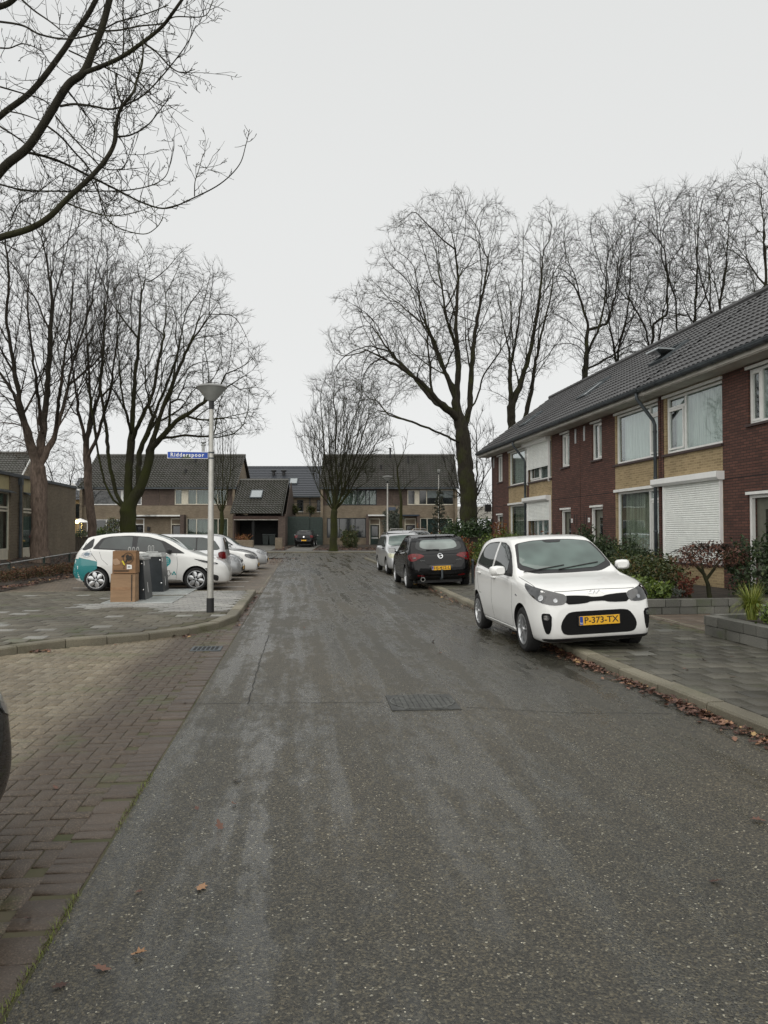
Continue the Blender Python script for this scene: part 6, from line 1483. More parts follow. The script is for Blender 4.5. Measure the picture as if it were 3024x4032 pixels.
# ---- black hatchback seen from behind ------------------------------------------
AST = dict(L=4.42, W=1.814, wb=2.685, fo=.93, r=.325, rim=.24, arch=.36, paint=P_BLACK, seam=SEAMK, tumble=.34, style=(5, 'twin'),
    top=[(0, .55), (.05, .68), (.2, .80), (.6, .92), (1.0, 1.0), (1.2, 1.05), (1.6, 1.28), (1.95, 1.44), (2.4, 1.505), (2.9, 1.50), (3.4, 1.45), (3.75, 1.385), (3.92, 1.30), (4.08, 1.14), (4.22, 1.00), (4.34, .90), (4.40, .74), (4.42, .60)],
    belt=[(0, .50), (.1, .62), (.4, .80), (1.0, .93), (1.8, .98), (3.0, 1.04), (3.7, 1.08), (4.0, 1.04), (4.2, .92), (4.38, .74), (4.42, .56)],
    low=[(0, .26), (.1, .2), (.6, .2), (3.6, .21), (4.0, .24), (4.3, .30), (4.42, .42)],
    w=[(0, .62), (.05, .72), (.2, .82), (.5, .89), (1.0, .907), (3.6, .907), (4.0, .89), (4.2, .85), (4.33, .79), (4.40, .71), (4.42, .62)],
    mirror=(1.5, 1.04, 1.05), handles=[(2.35, .93), (3.2, .97)],
    panels=[('rear_screen', CGD, [(9, -.47, 1.405), (9, .47, 1.405), (9, .60, 1.31), (9, .66, 1.14), (9, .55, 1.07), (9, .3, 1.045), (9, 0, 1.035), (9, -.3, 1.045), (9, -.55, 1.07), (9, -.66, 1.14), (9, -.60, 1.31)], (-1, 0, 0), False, dict(step=.06)),
            ('rear_screen_glass', CGR, [(9, -.42, 1.345), (9, .42, 1.345), (9, .50, 1.29), (9, .53, 1.16), (9, .42, 1.105), (9, 0, 1.075), (9, -.42, 1.105), (9, -.53, 1.16), (9, -.50, 1.29)], (-1, 0, 0), False, dict(step=.06, off=.008)),
            ('tail_light', REDL, [(4.34, .46, .93), (4.32, .62, .985), (4.22, .80, .985), (4.1, .875, .94), (4.12, .875, .85), (4.24, .80, .78), (4.32, .68, .79), (4.34, .60, .85), (4.36, .46, .89)], (-1, -.35, 0), True, dict(step=.05, off=.01)),
            ('reversing_lamp', CLEARD, [(4.3, .66, .89), (4.28, .73, .89), (4.28, .73, .85), (4.3, .66, .85)], (-1, -.35, 0), True, dict(step=.04, off=.014)),
            ('reflector', REDD, [(9, .46, .39), (9, .66, .41), (9, .66, .38), (9, .46, .36)], (-1, 0, 0), True, dict(off=.008)),
            ('rear_bumper', BLACKP, [(9, -.62, .36), (9, .62, .36), (9, .55, .25), (9, -.55, .25)], (-1, 0, 0), False, dict(off=.01)),
            ('plate_recess', CGD, [(9, -.34, .68), (9, .34, .68), (9, .30, .52), (9, -.30, .52)], (-1, 0, 0), False, dict(off=.002)),
            ('window_surround', CHROME, [(1.45, 0, 1.0), (1.7, 0, 1.2), (2.0, 0, 1.37), (2.4, 0, 1.42), (3.0, 0, 1.405), (3.4, 0, 1.36), (3.72, 0, 1.20), (3.75, 0, 1.13), (3.4, 0, 1.075), (2.4, 0, 1.02)], SID, True, dict(off=.002)),
            ('side_window', CGD, [(1.5, 0, 1.02), (1.72, 0, 1.19), (2.0, 0, 1.35), (2.4, 0, 1.40), (3.0, 0, 1.385), (3.38, 0, 1.34), (3.68, 0, 1.19), (3.70, 0, 1.14), (3.4, 0, 1.095), (2.4, 0, 1.04)], SID, True, dict(off=.006)),
            ('windscreen', CGD, [(1.25, 0, 1), (1.35, .6, 1), (1.9, .5, 1), (2.0, 0, 1), (1.9, -.5, 1), (1.35, -.6, 1)], (0, 0, -1), False)],
    seams=[([(9, -.60, 1.02), (9, -.50, .84), (9, -.40, .70), (9, 0, .665), (9, .40, .70), (9, .50, .84), (9, .60, 1.02)], (-1, 0, 0), False, .009), ([(1.35, 0, .95), (1.3, 0, .4)], SID), ([(2.5, 0, 1.0), (2.5, 0, .3)], SID), ([(3.45, 0, 1.05), (3.4, 0, .8), (3.25, 0, .68)], SID)])
ae, ab, aadd = car('black hatch', AST, (3.95, 24.45, .015), math.pi/2-.01, 'black five-door hatchback seen from behind, half on the pavement, with tow bar', roll=.035)
plate(ae, (4.42-.93+.003, 0, .585), math.pi/2, 'HJ-412-L')
def ring_on(par, bvh, y, z, R1, R2, mat, nm, d=(-1, 0, 0), x0=9, n=20):
    q = MB(); d = Vector(d); 
    for i in range(n):
        a0, a1 = 2*math.pi*i/n, 2*math.pi*(i+1)/n; P = []
        for (a, r_) in ((a0, R1), (a1, R1), (a1, R2), (a0, R2)):
            h = bvh.ray_cast(Vector((x0, y+r_*math.cos(a), z+r_*math.sin(a))), d); P.append((h[0] if h[0] is not None else Vector((0, 0, 0)))-d*.012)
        q.quad(*P); q.quad(P[0], P[1], P[1]+d*.012, P[0]+d*.012); q.quad(P[2], P[3], P[3]+d*.012, P[2]+d*.012)
    return q.build(nm, mat, par)
eo = ring_on(ae, ab, 0, .915, .072, .056, CHROME, 'emblem')
q = MB(); P = []
for (y, z) in ((.085, .915), (.02, .935), (.02, .918), (-.085, .915), (-.02, .895), (-.02, .912)):
    h = ab.ray_cast(Vector((9, y, z)), Vector((-1, 0, 0))); P.append(h[0]+Vector((.013, 0, 0)))
q.poly(P); q.build('emblem_bolt', CHROME, eo)
for s, tx in ((-1, 'ASTRA'), (1, 'TURBO')):
    h = ab.ray_cast(Vector((9, .50*(-s)*-1*1.0, .80)), Vector((-1, 0, 0)))
    t = text_mesh('badge', tx, .05, CHROME, ae, .002, 1.1); t.rotation_euler = (math.pi/2, 0, math.pi/2); t.location = h[0]+Vector((.008, 0, 0)); t.scale = (.9, .6, 1)
q = MB(); q.tube([(3.30, 0, .30), (3.55, 0, .28), (3.60, 0, .33), (3.60, 0, .50)], .028, 8); q.tube([(3.60, 0, .50), (3.60, 0, .55)], .033, 10); q.build('tow_bar', ZINC, ae, smooth='auto')
q = MB(); 
for (rr) in (.055,): q.tube([(3.25, -.52*-1*-1, .29), (3.50, -.52, .29)], [.045, .05], 14, False)
q.lathe([(.05, 0), (.062, .01), (.062, .03), (.048, .03), (.045, -.1)], (3.48, -.52, .29), 18, 'x'); q.build('exhaust_pipe', CHROME, ae, smooth='auto')
q = MB(); h = ab.ray_cast(Vector((2.75, 0, 5)), Vector((0, 0, -1))); q.prism([h[0]+Vector((-.05, 0, -.01)), h[0]+Vector((.06, 0, -.01)), h[0]+Vector((.07, 0, .07)), h[0]+Vector((.03, 0, .075))], (0, -.012, 0), (0, .012, 0)); q.build('roof_aerial', BLACKP, ae)
q = MB(); P = [ab.ray_cast(Vector((9, y, z)), Vector((-1, 0, 0)))[0]+Vector((.02, 0, .005)) for y, z in ((.0, 1.075), (-.15, 1.085), (-.36, 1.075))]; q.tube(P, [.02, .014, .009], 6); q.build('rear_wiper', BLACKP, ae)
q = MB(); P = [ab.ray_cast(Vector((9, y, 1.42)), Vector((-1, 0, 0)))[0]+Vector((0, 0, .012)) for y in (-.5, -.25, 0, .25, .5)]
q.tube([p+Vector((.02, 0, 0)) for p in P], [.012, .022, .024, .022, .012], 6); q.build('roof_spoiler', P_BLACK, ae, smooth=True)
# ---- generic estate / hatch generator for the rest ------------------------------
def generic(L_=4.3, W=1.75, H=1.48, wb=2.6, fo=.85, paint=P_SILV, estate=False, glass=CG, hl=CLEAR, tl=REDL, r=.31, style=(7, 'spoke'), hood=.98, tail=None, frontx=None, hlh=0., roofrail=False, rimmat=None):
    hb = hood; xr = L_-(.16 if estate else .42)
    top = [(0, .55), (.05, .66), (.2, .78), (.6, .89), (fo+.15, hb-.02), (fo+.32, hb+.03), (fo+.75, H-.2), (fo+1.05, H-.06), (fo+1.4, H), (xr-.8, H-.01), (xr-.1, H-.06), (xr, H-.11), (L_-.12 if not estate else L_-.06, 1.0 if not estate else 1.02), (L_-.03, .82), (L_, .6)]
    belt = [(0, .5), (.1, .62), (.4, .78), (fo+.3, .91), (2.2, .95), (L_-.5, .99), (L_-.15, .95), (L_-.03, .74), (L_, .55)]
    low = [(0, .28), (.08, .2), (.6, .19), (L_-.7, .2), (L_-.2, .26), (L_, .42)]
    wd = [(0, W*.34), (.04, W*.40), (.15, W*.45), (.4, W*.485), (.9, W*.5), (L_-.8, W*.5), (L_-.3, W*.485), (L_-.08, W*.44), (L_, W*.36)]
    xf = fo+.55; yw = W/2
    dlo = [(xf, 1.0), (xf+.35, H-.26), (xf+.65, H-.135), (xf+1.1, H-.10), (xr-.55, H-.115), (xr-.22, H-.2), (xr-.02 if not estate else xr-.05, 1.08), (xr-.1, 1.03)]
    def sub(a, c):   # slice of the window band between x=a and c
        up = [(p[0], p[1]) for p in dlo[:-2]]+[dlo[-2]]
        ux = [p[0] for p in up]; uz = [p[1] for p in up]
        pts = []
        for x in np.linspace(a, c, 6): pts.append((x, float(np.interp(x, ux, uz))))
        pts2 = [(x, float(np.interp(x, [dlo[0][0], dlo[-1][0], dlo[-2][0]], [1.0, 1.03, 1.07]))) for x in (c, a)]
        return [(x, 0, z) for x, z in pts+pts2]
    bx = fo+wb*.53; cx = fo+wb*.98
    P = [('window_surround', BLACKP, [(x, 0, z) for x, z in [(p[0], p[1]+.012) for p in dlo]], SID, True, dict(off=.002, step=.09)),
         ('front_side_window', glass, sub(xf+.12, bx-.03), SID, True, dict(off=.006, step=.1)), ('rear_side_window', glass, sub(bx+.03, min(cx, xr-.25)-.02), SID, True, dict(off=.006, step=.1)),
         ('quarter_window', glass, sub(min(cx, xr-.25)+.02, xr-.06), SID, True, dict(off=.006, step=.1)),
         ('windscreen', CGW if glass is CG else CGD, [(fo+.36, 0, 1), (fo+.42, yw*.66, 1), (fo+.5, yw*.78, 1), (fo+.98, yw*.64, 1), (fo+1.05, 0, 1), (fo+.98, -yw*.64, 1), (fo+.5, -yw*.78, 1), (fo+.42, -yw*.66, 1)], (0, 0, -1), False, dict(off=.006, step=.09)),
         ('rear_screen', CGD, [(9, -yw*.62, H-.13), (9, yw*.62, H-.13), (9, yw*.72, 1.04), (9, -yw*.72, 1.04)], (-1, 0, 0), False, dict(step=.1)),
         ('headlight', hl, [(.05, yw*.50, .62), (.05, yw*.52, .72), (.2, yw*.8, .775), (.42, yw*.96, .80), (.42, yw*.97, .70), (.2, yw*.9, .62)], (1, -.8, 0), True, dict(off=.008, step=.06)),
         ('grille', GRILLE, [(0, -yw*.44, .68), (0, yw*.44, .68), (0, yw*.40, .60), (0, -yw*.40, .60)], (1, 0, 0), False, dict(off=.006, step=.08)),
         ('air_intake', GRILLE, [(0, -yw*.72, .42), (0, yw*.72, .42), (0, yw*.66, .30), (0, -yw*.66, .30)], (1, 0, 0), False, dict(off=.006, step=.08)),
         ('tail_light', tl, [(L_, yw*.72, .98), (L_-.1, yw*.97, 1.0), (L_-.22, yw, .95), (L_-.18, yw, .78), (L_, yw*.72, .78)], (-1, -1.1, 0), True, dict(off=.008, step=.06)),
         ('bumper_strip', BLACKP, [(9, -yw*.8, .5), (9, yw*.8, .5), (9, yw*.8, .46), (9, -yw*.8, .46)], (-1, 0, 0), False, dict(off=.006, step=.1))]
    return dict(L=L_, W=W, wb=wb, fo=fo, r=r, paint=paint, top=top, belt=belt, low=low, w=wd, panels=P, mirror=(fo+.72, 1.0, .95), handles=[(bx-.2, .88), (bx+.62, .90)], style=style, rimmat=rimmat or SILVERR,
        wipers=[((fo+.36, .1, 1), (fo+.44, -.5, 1)), ((fo+.36, .6, 1), (fo+.42, .02, 1))],
        seams=[([(fo+.48, 0, .95), (fo+.5, 0, .4)], SID, True, .008), ([(bx, 0, .96), (bx, 0, .3)], SID, True, .008), ([(bx+.88, 0, .96), (bx+.8, 0, .7)], SID, True, .008)])
# silver estate behind the black hatchback (facing us)
fe, fb, fadd = car('silver estate', generic(4.45, 1.74, 1.50, 2.615, .88, P_SILV2, estate=True, r=.31, style=(5, 'twin'), hl=basic('yellowed_lens', (.50, .50, .36), .2, coat=.8, var=.2)), (4.18, 29.3, .035), -math.pi/2+.02, 'silver estate car with yellowed headlights and roof rails, facing the camera behind the black hatchback', roll=-.035)
for s in (-1, 1):
    q = MB(); q.tube([(1.15, .56*s, 1.50), (1.3, .575*s, 1.55), (2.8, .56*s, 1.545), (2.95, .55*s, 1.48)], .016, 8); q.build('roof_rail', BLACKP, fe, smooth='auto')
q = MB(); q.tube([(1.0, 0, 1.5), (1.12, 0, 1.60)], .006, 5); q.build('roof_aerial', BLACKP, fe)
ring_on(fe, fb, 0, .64, .075, .045, CHROME, 'emblem', d=(1, 0, 0), x0=-9)
plate(fe, (-.895, 0, .40), -math.pi/2, None, .46, .10)
# side-on silver car whose roof shows over the black one
p_ = ptd(918, 1180, 39)
sv, sb, sadd = car('silver car', generic(4.5, 1.78, 1.60, 2.7, .85, P_SILV, estate=True, glass=CGD), (p_.x-.2, p_.y-.7, .09), R(62), 'silver estate with roof bars, only its roof and side windows showing above the black hatchback')
for s in (-1, 1):
    q = MB(); q.tube([(1.2, .56*s, 1.58), (1.35, .575*s, 1.655), (3.0, .56*s, 1.65), (3.15, .55*s, 1.58)], .018, 8); q.build('roof_rail', ALU, sv, smooth='auto')
# small black hatch at the far drive (seen from behind)
p_ = pt(1100+415/4.1475, 2150, 70)
se, sb2, sadd2 = car('black hatch', generic(4.2, 1.72, 1.45, 2.58, .85, P_BLACK, glass=CGD, tl=REDD), (p_.x+.25, p_.y+1.2, fz(70)+.02), math.pi/2-YAW, 'small black hatchback parked on the far drive before the green plank fence', 'cars parked on the far side')
plate(se, (4.2-.85+.004, 0, .55), math.pi/2, None, .5, .11); ring_on(se, sb2, 0, .86, .07, .0, CHROME, 'emblem')
q = MB(); P = [sb2.ray_cast(Vector((9, y, 1.36)), Vector((-1, 0, 0)))[0]+Vector((.0, 0, .02)) for y in (-.5, -.25, 0, .25, .5)]; q.tube(P, [.015, .03, .03, .03, .015], 6); q.build('roof_spoiler', METAL, se, smooth=True)
# white and teal electric hatch
ZOE = dict(L=4.084, W=1.73, wb=2.588, fo=.84, r=.31, rim=.225, arch=.35, paint=P_WHITE2, tumble=.36, style=(6, 'petal'), mirmat=BLACKP,
    top=[(0, .50), (.04, .62), (.15, .73), (.45, .88), (.8, .985), (1.0, 1.05), (1.4, 1.28), (1.8, 1.455), (2.2, 1.545), (2.6, 1.562), (3.1, 1.535), (3.5, 1.47), (3.68, 1.42), (3.78, 1.28), (3.92, 1.08), (4.0, .95), (4.06, .80), (4.084, .6)],
    belt=[(0, .46), (.1, .60), (.4, .78), (.9, .93), (1.5, 1.0), (2.5, 1.04), (3.4, 1.12), (3.7, 1.10), (3.95, .95), (4.084, .56)],
    low=[(0, .24), (.08, .19), (.6, .2), (1.1, .22), (3.2, .22), (3.7, .22), (3.95, .28), (4.084, .42)],
    w=[(0, .5), (.03, .62), (.1, .72), (.25, .80), (.5, .85), (.9, .865), (3.3, .865), (3.6, .85), (3.8, .81), (3.95, .74), (4.06, .63), (4.084, .55)],
    mirror=(1.52, 1.06, 1.0), wipers=[((1.0, .1, 1), (1.12, -.5, 1))],
    panels=[('window_surround', BLACKP, [(1.12, 0, .99), (1.32, 0, 1.11), (1.7, 0, 1.33), (2.1, 0, 1.44), (2.6, 0, 1.475), (3.1, 0, 1.45), (3.32, 0, 1.40), (3.52, 0, 1.14), (3.50, 0, 1.115), (2.6, 0, 1.07), (1.9, 0, 1.02)], SID, True, dict(off=.002, step=.09)),
            ('front_side_window', CG, [(1.62, 0, 1.03), (1.76, 0, 1.30), (2.05, 0, 1.405), (2.38, 0, 1.445), (2.40, 0, 1.07), (2.0, 0, 1.045)], SID, True, dict(off=.006)),
            ('rear_side_window', CG, [(2.52, 0, 1.09), (2.52, 0, 1.45), (3.0, 0, 1.435), (3.24, 0, 1.38), (3.38, 0, 1.14)], SID, True, dict(off=.006)),
            ('windscreen', CGW, [(1.04, 0, 1), (1.1, .55, 1), (1.22, .70, 1), (1.85, .545, 1), (1.95, .3, 1), (1.97, 0, 1), (1.95, -.3, 1), (1.85, -.545, 1), (1.22, -.70, 1), (1.1, -.55, 1)], (0, 0, -1), False, dict(off=.006, step=.09)),
            ('rear_screen', CGD, [(9, -.58, 1.39), (9, .58, 1.39), (9, .74, 1.25), (9, .72, 1.08), (9, -.72, 1.08), (9, -.74, 1.25)], (-1, 0, 0), False, dict(step=.08)),
            ('rear_quarter_glass', CGD, [(3.62, 1, 1.40), (3.70, 1, 1.36), (3.92, 1, 1.10), (3.80, 1, 1.08), (3.60, 1, 1.16)], (-.4, -1, 0), True, dict(step=.06)),
            ('tail_light', REFL, [(3.62, 1, 1.03), (3.74, 1, 1.07), (3.90, 1, 1.02), (3.95, 1, .93), (3.80, 1, .90), (3.66, 1, .93)], (-.6, -1, 0), True, dict(step=.05, off=.01)),
            ('tail_light_core', basic('clear_blue_lamp', (.10, .16, .22), .1, coat=1.), [(3.68, 1, 1.01), (3.78, 1, 1.035), (3.87, 1, .99), (3.80, 1, .935), (3.70, 1, .95)], (-.6, -1, 0), True, dict(step=.05, off=.014)),
            ('headlight', CGD, [(.16, 1, .70), (.20, 1, .74), (.50, 1, .80), (.86, 1, .86), (.60, 1, .76), (.35, 1, .71)], (.4, -1, 0), True, dict(step=.05, off=.008)),
            ('headlight_lens', CLEAR, [(.22, 1, .715), (.28, 1, .745), (.46, 1, .775), (.42, 1, .73)], (.4, -1, 0), True, dict(step=.05, off=.012)),
            ('teal_wrap', P_TEAL, [(4.06, 1, .90), (3.72, 1, .84), (3.50, 1, .79), (3.50, 1, .60), (3.66, 1, .52), (3.76, 1, .40), (3.80, 1, .24), (4.0, 1, .30), (4.084, 1, .5)], (-.75, -1, 0), True, dict(step=.05, off=.003, rnd=0)),
            ('teal_wrap', P_TEAL, [(9, -.80, .86), (9, .80, .86), (9, .78, .34), (9, -.78, .34)], (-1, 0, 0), False, dict(off=.0035)),
            ('bumper_slit', BLACKP, [(.10, 1, .40), (.30, 1, .44), (.33, 1, .40), (.30, 1, .34), (.20, 1, .27), (.10, 1, .26)], (.7, -1, 0), True, dict(step=.04, off=.006)),
            ('side_sill', basic('grey_sill', (.30, .29, .27), .7, var=.3), [(1.22, 0, .29), (3.05, 0, .29), (3.05, 0, .225), (1.22, 0, .225)], SID, True, dict(off=.01)),
            ('shark_fin_crease', SEAM, [(.44, 1, .59), (.48, 1, .56), (.50, 1, .50), (.52, 1, .56), (.57, 1, .60), (.50, 1, .605)], (.3, -1, 0), True, dict(step=.03))],
    seams=[([(1.35, 0, 1.02), (1.32, 0, .7), (1.36, 0, .30)], SID), ([(2.46, 0, 1.05), (2.44, 0, .6), (2.40, 0, .30)], SID), ([(3.36, 0, 1.1), (3.28, 0, .85), (3.12, 0, .70)], SID), ([(1.36, 0, .30), (3.05, 0, .30)], SID), ([(3.5, 0, 1.45), (3.62, 0, 1.2), (3.55, 0, 1.0), (3.40, 0, .8)], SID, True, .010)])
ze, zb, zadd = car('electric hatch', ZOE, (-2.72, 22.02, .012), 0.0, 'white electric hatchback with a teal tail and door stickers, parked beside the waste containers', 'cars parked in the parking court')
# near side of this car faces -Y world; heading 0 -> local x = -world x, so world -Y is local +y
def decal(add_, nm, mat, pts, off=.004): return add_(nm, [(x, 1, z) for x, z in pts], SID, mat, False, off=off, thick=.002, rnd=0, step=.05)
TEALD = basic('teal_sticker', (.005, .24, .25), .4, var=.03)
cx, cz, rr = 1.63, .79, .135
dc = decal(zadd, 'door_sticker', TEALD, [(cx+rr*math.cos(a), cz+rr*math.sin(a)) for a in np.linspace(-R(60), R(240), 18)]+[(cx-.01, cz-.185)])
for i, tx in enumerate(('SAMEN', 'WOON-', 'DUURZAAM')):
    t = text_mesh('sticker_text', tx, .05 if i < 2 else .036, WHITEP, dc[0], .0004); t.rotation_euler = (math.pi/2, 0, math.pi)
    h = zb.ray_cast(Vector((cx-.84, 3, cz+.06-.055*i)), Vector((0, -1, 0))); t.location = h[0]+Vector((0, .012, 0))
decal(zadd, 'triangle_sticker', TEALD, [(1.345, .43), (1.475, .43), (1.41, .535)]); decal(zadd, 'triangle_dot', P_WHITE2, [(1.393, .435), (1.427, .435), (1.427, .47), (1.393, .47)], .006)
q = [(1.475, .48), (1.55, .39), (1.625, .48), (1.58, .48), (1.58, .54), (1.52, .54), (1.52, .48)]
for a, c in zip(q, q[1:]+q[:1]):
    dx, dz = c[0]-a[0], c[1]-a[1]; l = math.hypot(dx, dz); nx_, nz_ = -dz/l*.006, dx/l*.006
    decal(zadd, 'arrow_sticker', SEAM, [(a[0]+nx_, a[1]+nz_), (c[0]+nx_, c[1]+nz_), (c[0]-nx_, c[1]-nz_), (a[0]-nx_, a[1]-nz_)])
GRP = 'cars parked in the parking court'
# the others in the court: rear-in or nose-out, placed from the point where their end shows
def court(sp, px, y, nose_right, label):
    x = px and (lambda r_: r_.x/r_.y*y)(pt(px, 2200, 10)-Vector((0, 0, EYE)))
    if nose_right: return car('c', sp, (x-sp['fo'], y, .012), 0.0, label, GRP)
    return car('c', sp, (x-(sp['L']-sp['fo']), y, .012), math.pi, label, GRP)
s1 = generic(4.1, 1.72, 1.515, 2.46, .8, P_SILV2, estate=True, style=(5, 'spoke'), r=.3); c1e, c1b, _ = court(s1, 903, 24.05, False, 'silver compact estate parked tail-out with red tail lamps, second in the court')
s2 = generic(4.0, 1.70, 1.42, 2.47, .8, P_SILV, glass=CG, hood=.93); c2e, c2b, _ = court(s2, 957, 26.2, True, 'silver hatchback nose peeking out between the estate and the white car')
s3 = generic(3.97, 1.68, 1.44, 2.47, .78, P_WHITE, glass=CG, hood=.95, hl=CLEARD); c3e, c3b, _ = court(s3, 1017, 28.7, True, 'white hatchback parked nose-out with smoked headlights, in the middle of the court')
s4 = generic(4.2, 1.75, 1.46, 2.58, .85, P_DGREY, glass=CG, hood=.97); c4e, c4b, _ = court(s4, 1013, 31.3, True, 'dark grey car with only its bonnet showing behind the white hatchback')
s5 = generic(4.2, 1.75, 1.50, 2.55, .85, P_SILV2, glass=CG, hood=.97); c5e, c5b, _ = court(s5, 1054, 34.4, True, 'silver hatchback parked farthest along the parking court')
for ee, bb in ((c2e, c2b), (c3e, c3b), (c5e, c5b)):
    ring_on(ee, bb, 0, .64, .06, .0, CHROME, 'emblem', d=(1, 0, 0), x0=-9)
for ee, sp in ((c2e, s2), (c3e, s3), (c5e, s5)): plate(ee, (-sp['fo']-.02, 0, .40), -math.pi/2, None, .5, .11)
# near black car at the very left edge
nb = generic(4.2, 1.78, 1.46, 2.6, .88, P_BLACK, glass=CGD, hood=.97)
car("near black", nb, (-2.25, 3.43, .01), math.pi/2, 'black car in the brick bay, only a sliver showing at the left edge', 'cars parked along the road')
print('cars ok')
# ================================================================== STREET FURNITURE
SHADE = basic('lamp_shade_plastic', (.33, .34, .33), .3, var=.2, scale=3., spec=.8); SHTOP = basic('lamp_hood_grey', (.24, .24, .23), .4)
def street_lamp(loc, h, label, s=1.):
    e = empty('street_lamp', loc, 0, label, 'street lamp', 'street lamps with conical heads')
    b = MB(); b.tube([(0, 0, 0), (0, 0, .26)], [.070, .068], 20); b.build('base_sleeve', BLACKP, e, smooth='auto')
    b = MB(); b.tube([(0, 0, .26), (0, 0, 1.7), (0, 0, 1.72), (0, 0, h-.44)], [.058, .056, .052, .040], 20); b.build('pole', ALU, e, smooth='auto')
    b = MB(); b.tube([(0, 0, h-.47), (0, 0, h-.30)], [.046, .05], 16); b.build('collar', BLACKP, e, smooth='auto')
    b = MB(); b.lathe([(.06, h-.32), (.10, h-.28), (.275*s, h-.07), (.27*s, h-.06), (.09, h-.27)], n=32); b.tube([(0, 0, h-.32), (0, 0, h-.1)], .035, 10); b.build('lamp_shade', SHADE, e, smooth='auto')
    b = MB(); b.lathe([(.285*s, h-.075), (.285*s, h-.055), (.22*s, h-.025), (.10, h-.002), (0, h)], n=32); b.build('lamp_hood', SHTOP, e, smooth='auto')
    b = MB(); b.bbox(-.022, .022, -.0585, -.052, .75, 1.5, .002); b.build('service_door', ALU, e)
    return e
street_lamp((-1.61, 14.58, .10), 4.22, 'tall aluminium street lamp carrying the blue street name sign')
l2 = ptd(837, 1150, 48); street_lamp((l2.x, l2.y, .1), 5.0, 'white street lamp between silver estate and oak, at the head of the road', 1.15)
l3 = pt(1727, 2000, 66); e3 = street_lamp((l3.x, l3.y, .1), 6.9, 'slim grey street lamp standing in front of the far right house', .5)
e = empty('street_sign', (-1.61, 14.58, 2.99), R(2), 'blue enamel street name sign reading Ridderspoor with a mossy middle', 'street sign')
b = MB(); b.bbox(-.79, -.05, -.012, .012, -.062, .068, .004); b.build('border', WHITEP, e)
b = MB(); b.bbox(-.78, -.06, -.0145, -.0125, -.052, .058, .001); b.build('plate', BLUEP, e)
t = text_mesh('street_name', 'Ridderspoor', .098, WHITEP, e, .0008, 1.28, bold=.0028); t.rotation_euler = (math.pi/2, 0, 0); t.location = (-.432, -.0155, .004)
wx = max(v.co.x for v in t.data.vertices)-min(v.co.x for v in t.data.vertices); t.scale = (.60/wx, 1, 1)
for z in (-.05, .055): b = MB(); b.lathe([(.046, z-.012), (.056, z-.012), (.056, z+.012), (.046, z+.012)], (0, 0, 0), 20); b.build('clamp', ZINC, e)
b = MB(); b.prism([(-.55, -.0158, -.055), (-.50, -.0158, -.02), (-.48, -.0158, .02), (-.45, -.0158, -.0), (-.42, -.0158, .03), (-.38, -.0158, -.02), (-.36, -.0158, -.052)], (0, 0, 0), (0, .0005, 0)); b.build('algae', basic('algae', (.05, .08, .05), .8), e)
e = empty('street_sign', (l2.x, l2.y, 3.05), R(-6), 'small grey-blue sign plate clamped to the white far lamp post', 'street sign'); b = MB(); b.box(.05, .5, -.02, .02, -.1, .1); b.build('plate', basic('weathered_sign', (.07, .09, .13), .5), e)
# --- underground waste containers: inlet columns on chequered platforms ---
PLAT = basic('galvanised_platform', (.42, .44, .43), .42, metal=.5, var=.2, scale=3.)
STEELD = basic('dark_steel', (.028, .034, .038), .35, metal=.4, var=.15, spec=.6); STEELS = basic('brushed_side', (.075, .08, .083), .38, metal=.5, var=.25, scale=3)
def container(x, y, label, lab2, hinge):
    pe_ = empty('container_platform', (x, y, .10), 0, lab2, 'metal platform', 'galvanised platforms of the waste containers')
    b = MB(); b.bbox(-.72, .72, -.88, .88, -.03, .012, .004); b.build('frame', PLAT, pe_)
    b = MB()
    for i in range(26):
        for k in range(32): b.box(-.67+i*.052, -.67+i*.052+.032, -.83+k*.052, -.83+k*.052+.014, .0125, .016)
    b.build('tread_pattern', PLAT, pe_)
    e = empty('waste_container', (x, y, .112), 0, label, 'waste container', 'underground waste container inlets')
    # tapering column: wide at the foot, front face to -y
    B_, T_ = (-.62, .0), (-.50, -.10); y0, y1 = -.20, .62
    b = MB(); b.add([(-.60, y0, 0), (.05, y0, 0), (.05, y1, 0), (-.60, y1, 0), (-.53, y0+.02, .86), (-.02, y0+.02, .86), (-.02, y1-.12, .90), (-.53, y1-.12, .90)],
                    [(0, 3, 2, 1), (4, 5, 6, 7), (0, 1, 5, 4), (2, 3, 7, 6), (3, 0, 4, 7)]); b.build('body', STEELD, e)
    b = MB(); b.add([(.052, y0, 0), (.052, y1, 0), (-.018, y1-.12, .90), (-.018, y0+.02, .86)], [(0, 1, 2, 3)]); b.build('side_panel', STEELS, e)
    b = MB(); b.bbox(-.57, .02, y0-.03, y1-.07, .86, .91, .01); b.bbox(-.54, -.01, y0, y1-.12, .91, .95, .01); b.build('lid', METAL, e)
    b = MB()
    for k in range(hinge):
        xx = -.35+k*.085; b.tube([(xx, -.02, .93), (xx, -.02, 1.10), (xx+.012, -.02, 1.13), (xx+.03, -.02, 1.13), (xx+.042, -.02, 1.10), (xx+.042, -.02, .93)], .012, 8)
    b.tube([(-.40, -.02, .97), (-.12, -.02, .97)], .016, 8); b.build('lifting_hooks', METAL, e, smooth='auto')
    b = MB(); 
    for z in (.22, .78): b.lathe([(0, -.012), (.018, -.008), (.018, 0)], (-.04 if z > .5 else .0, y0-.004, z), 10, 'y')
    b.build('lock', CHROME, e)
    b = MB(); b.add([(-.002, y0+.05, .74), (-.002, y0+.15, .74), (-.009, y0+.15, .83), (-.009, y0+.05, .83)], [(0, 1, 2, 3)]); b.add([(.045, y0+.30, .14), (.045, y0+.36, .14), (.027, y0+.36, .36), (.027, y0+.30, .36)], [(0, 1, 2, 3)]); b.build('sticker', WHITEP, e)
    return e
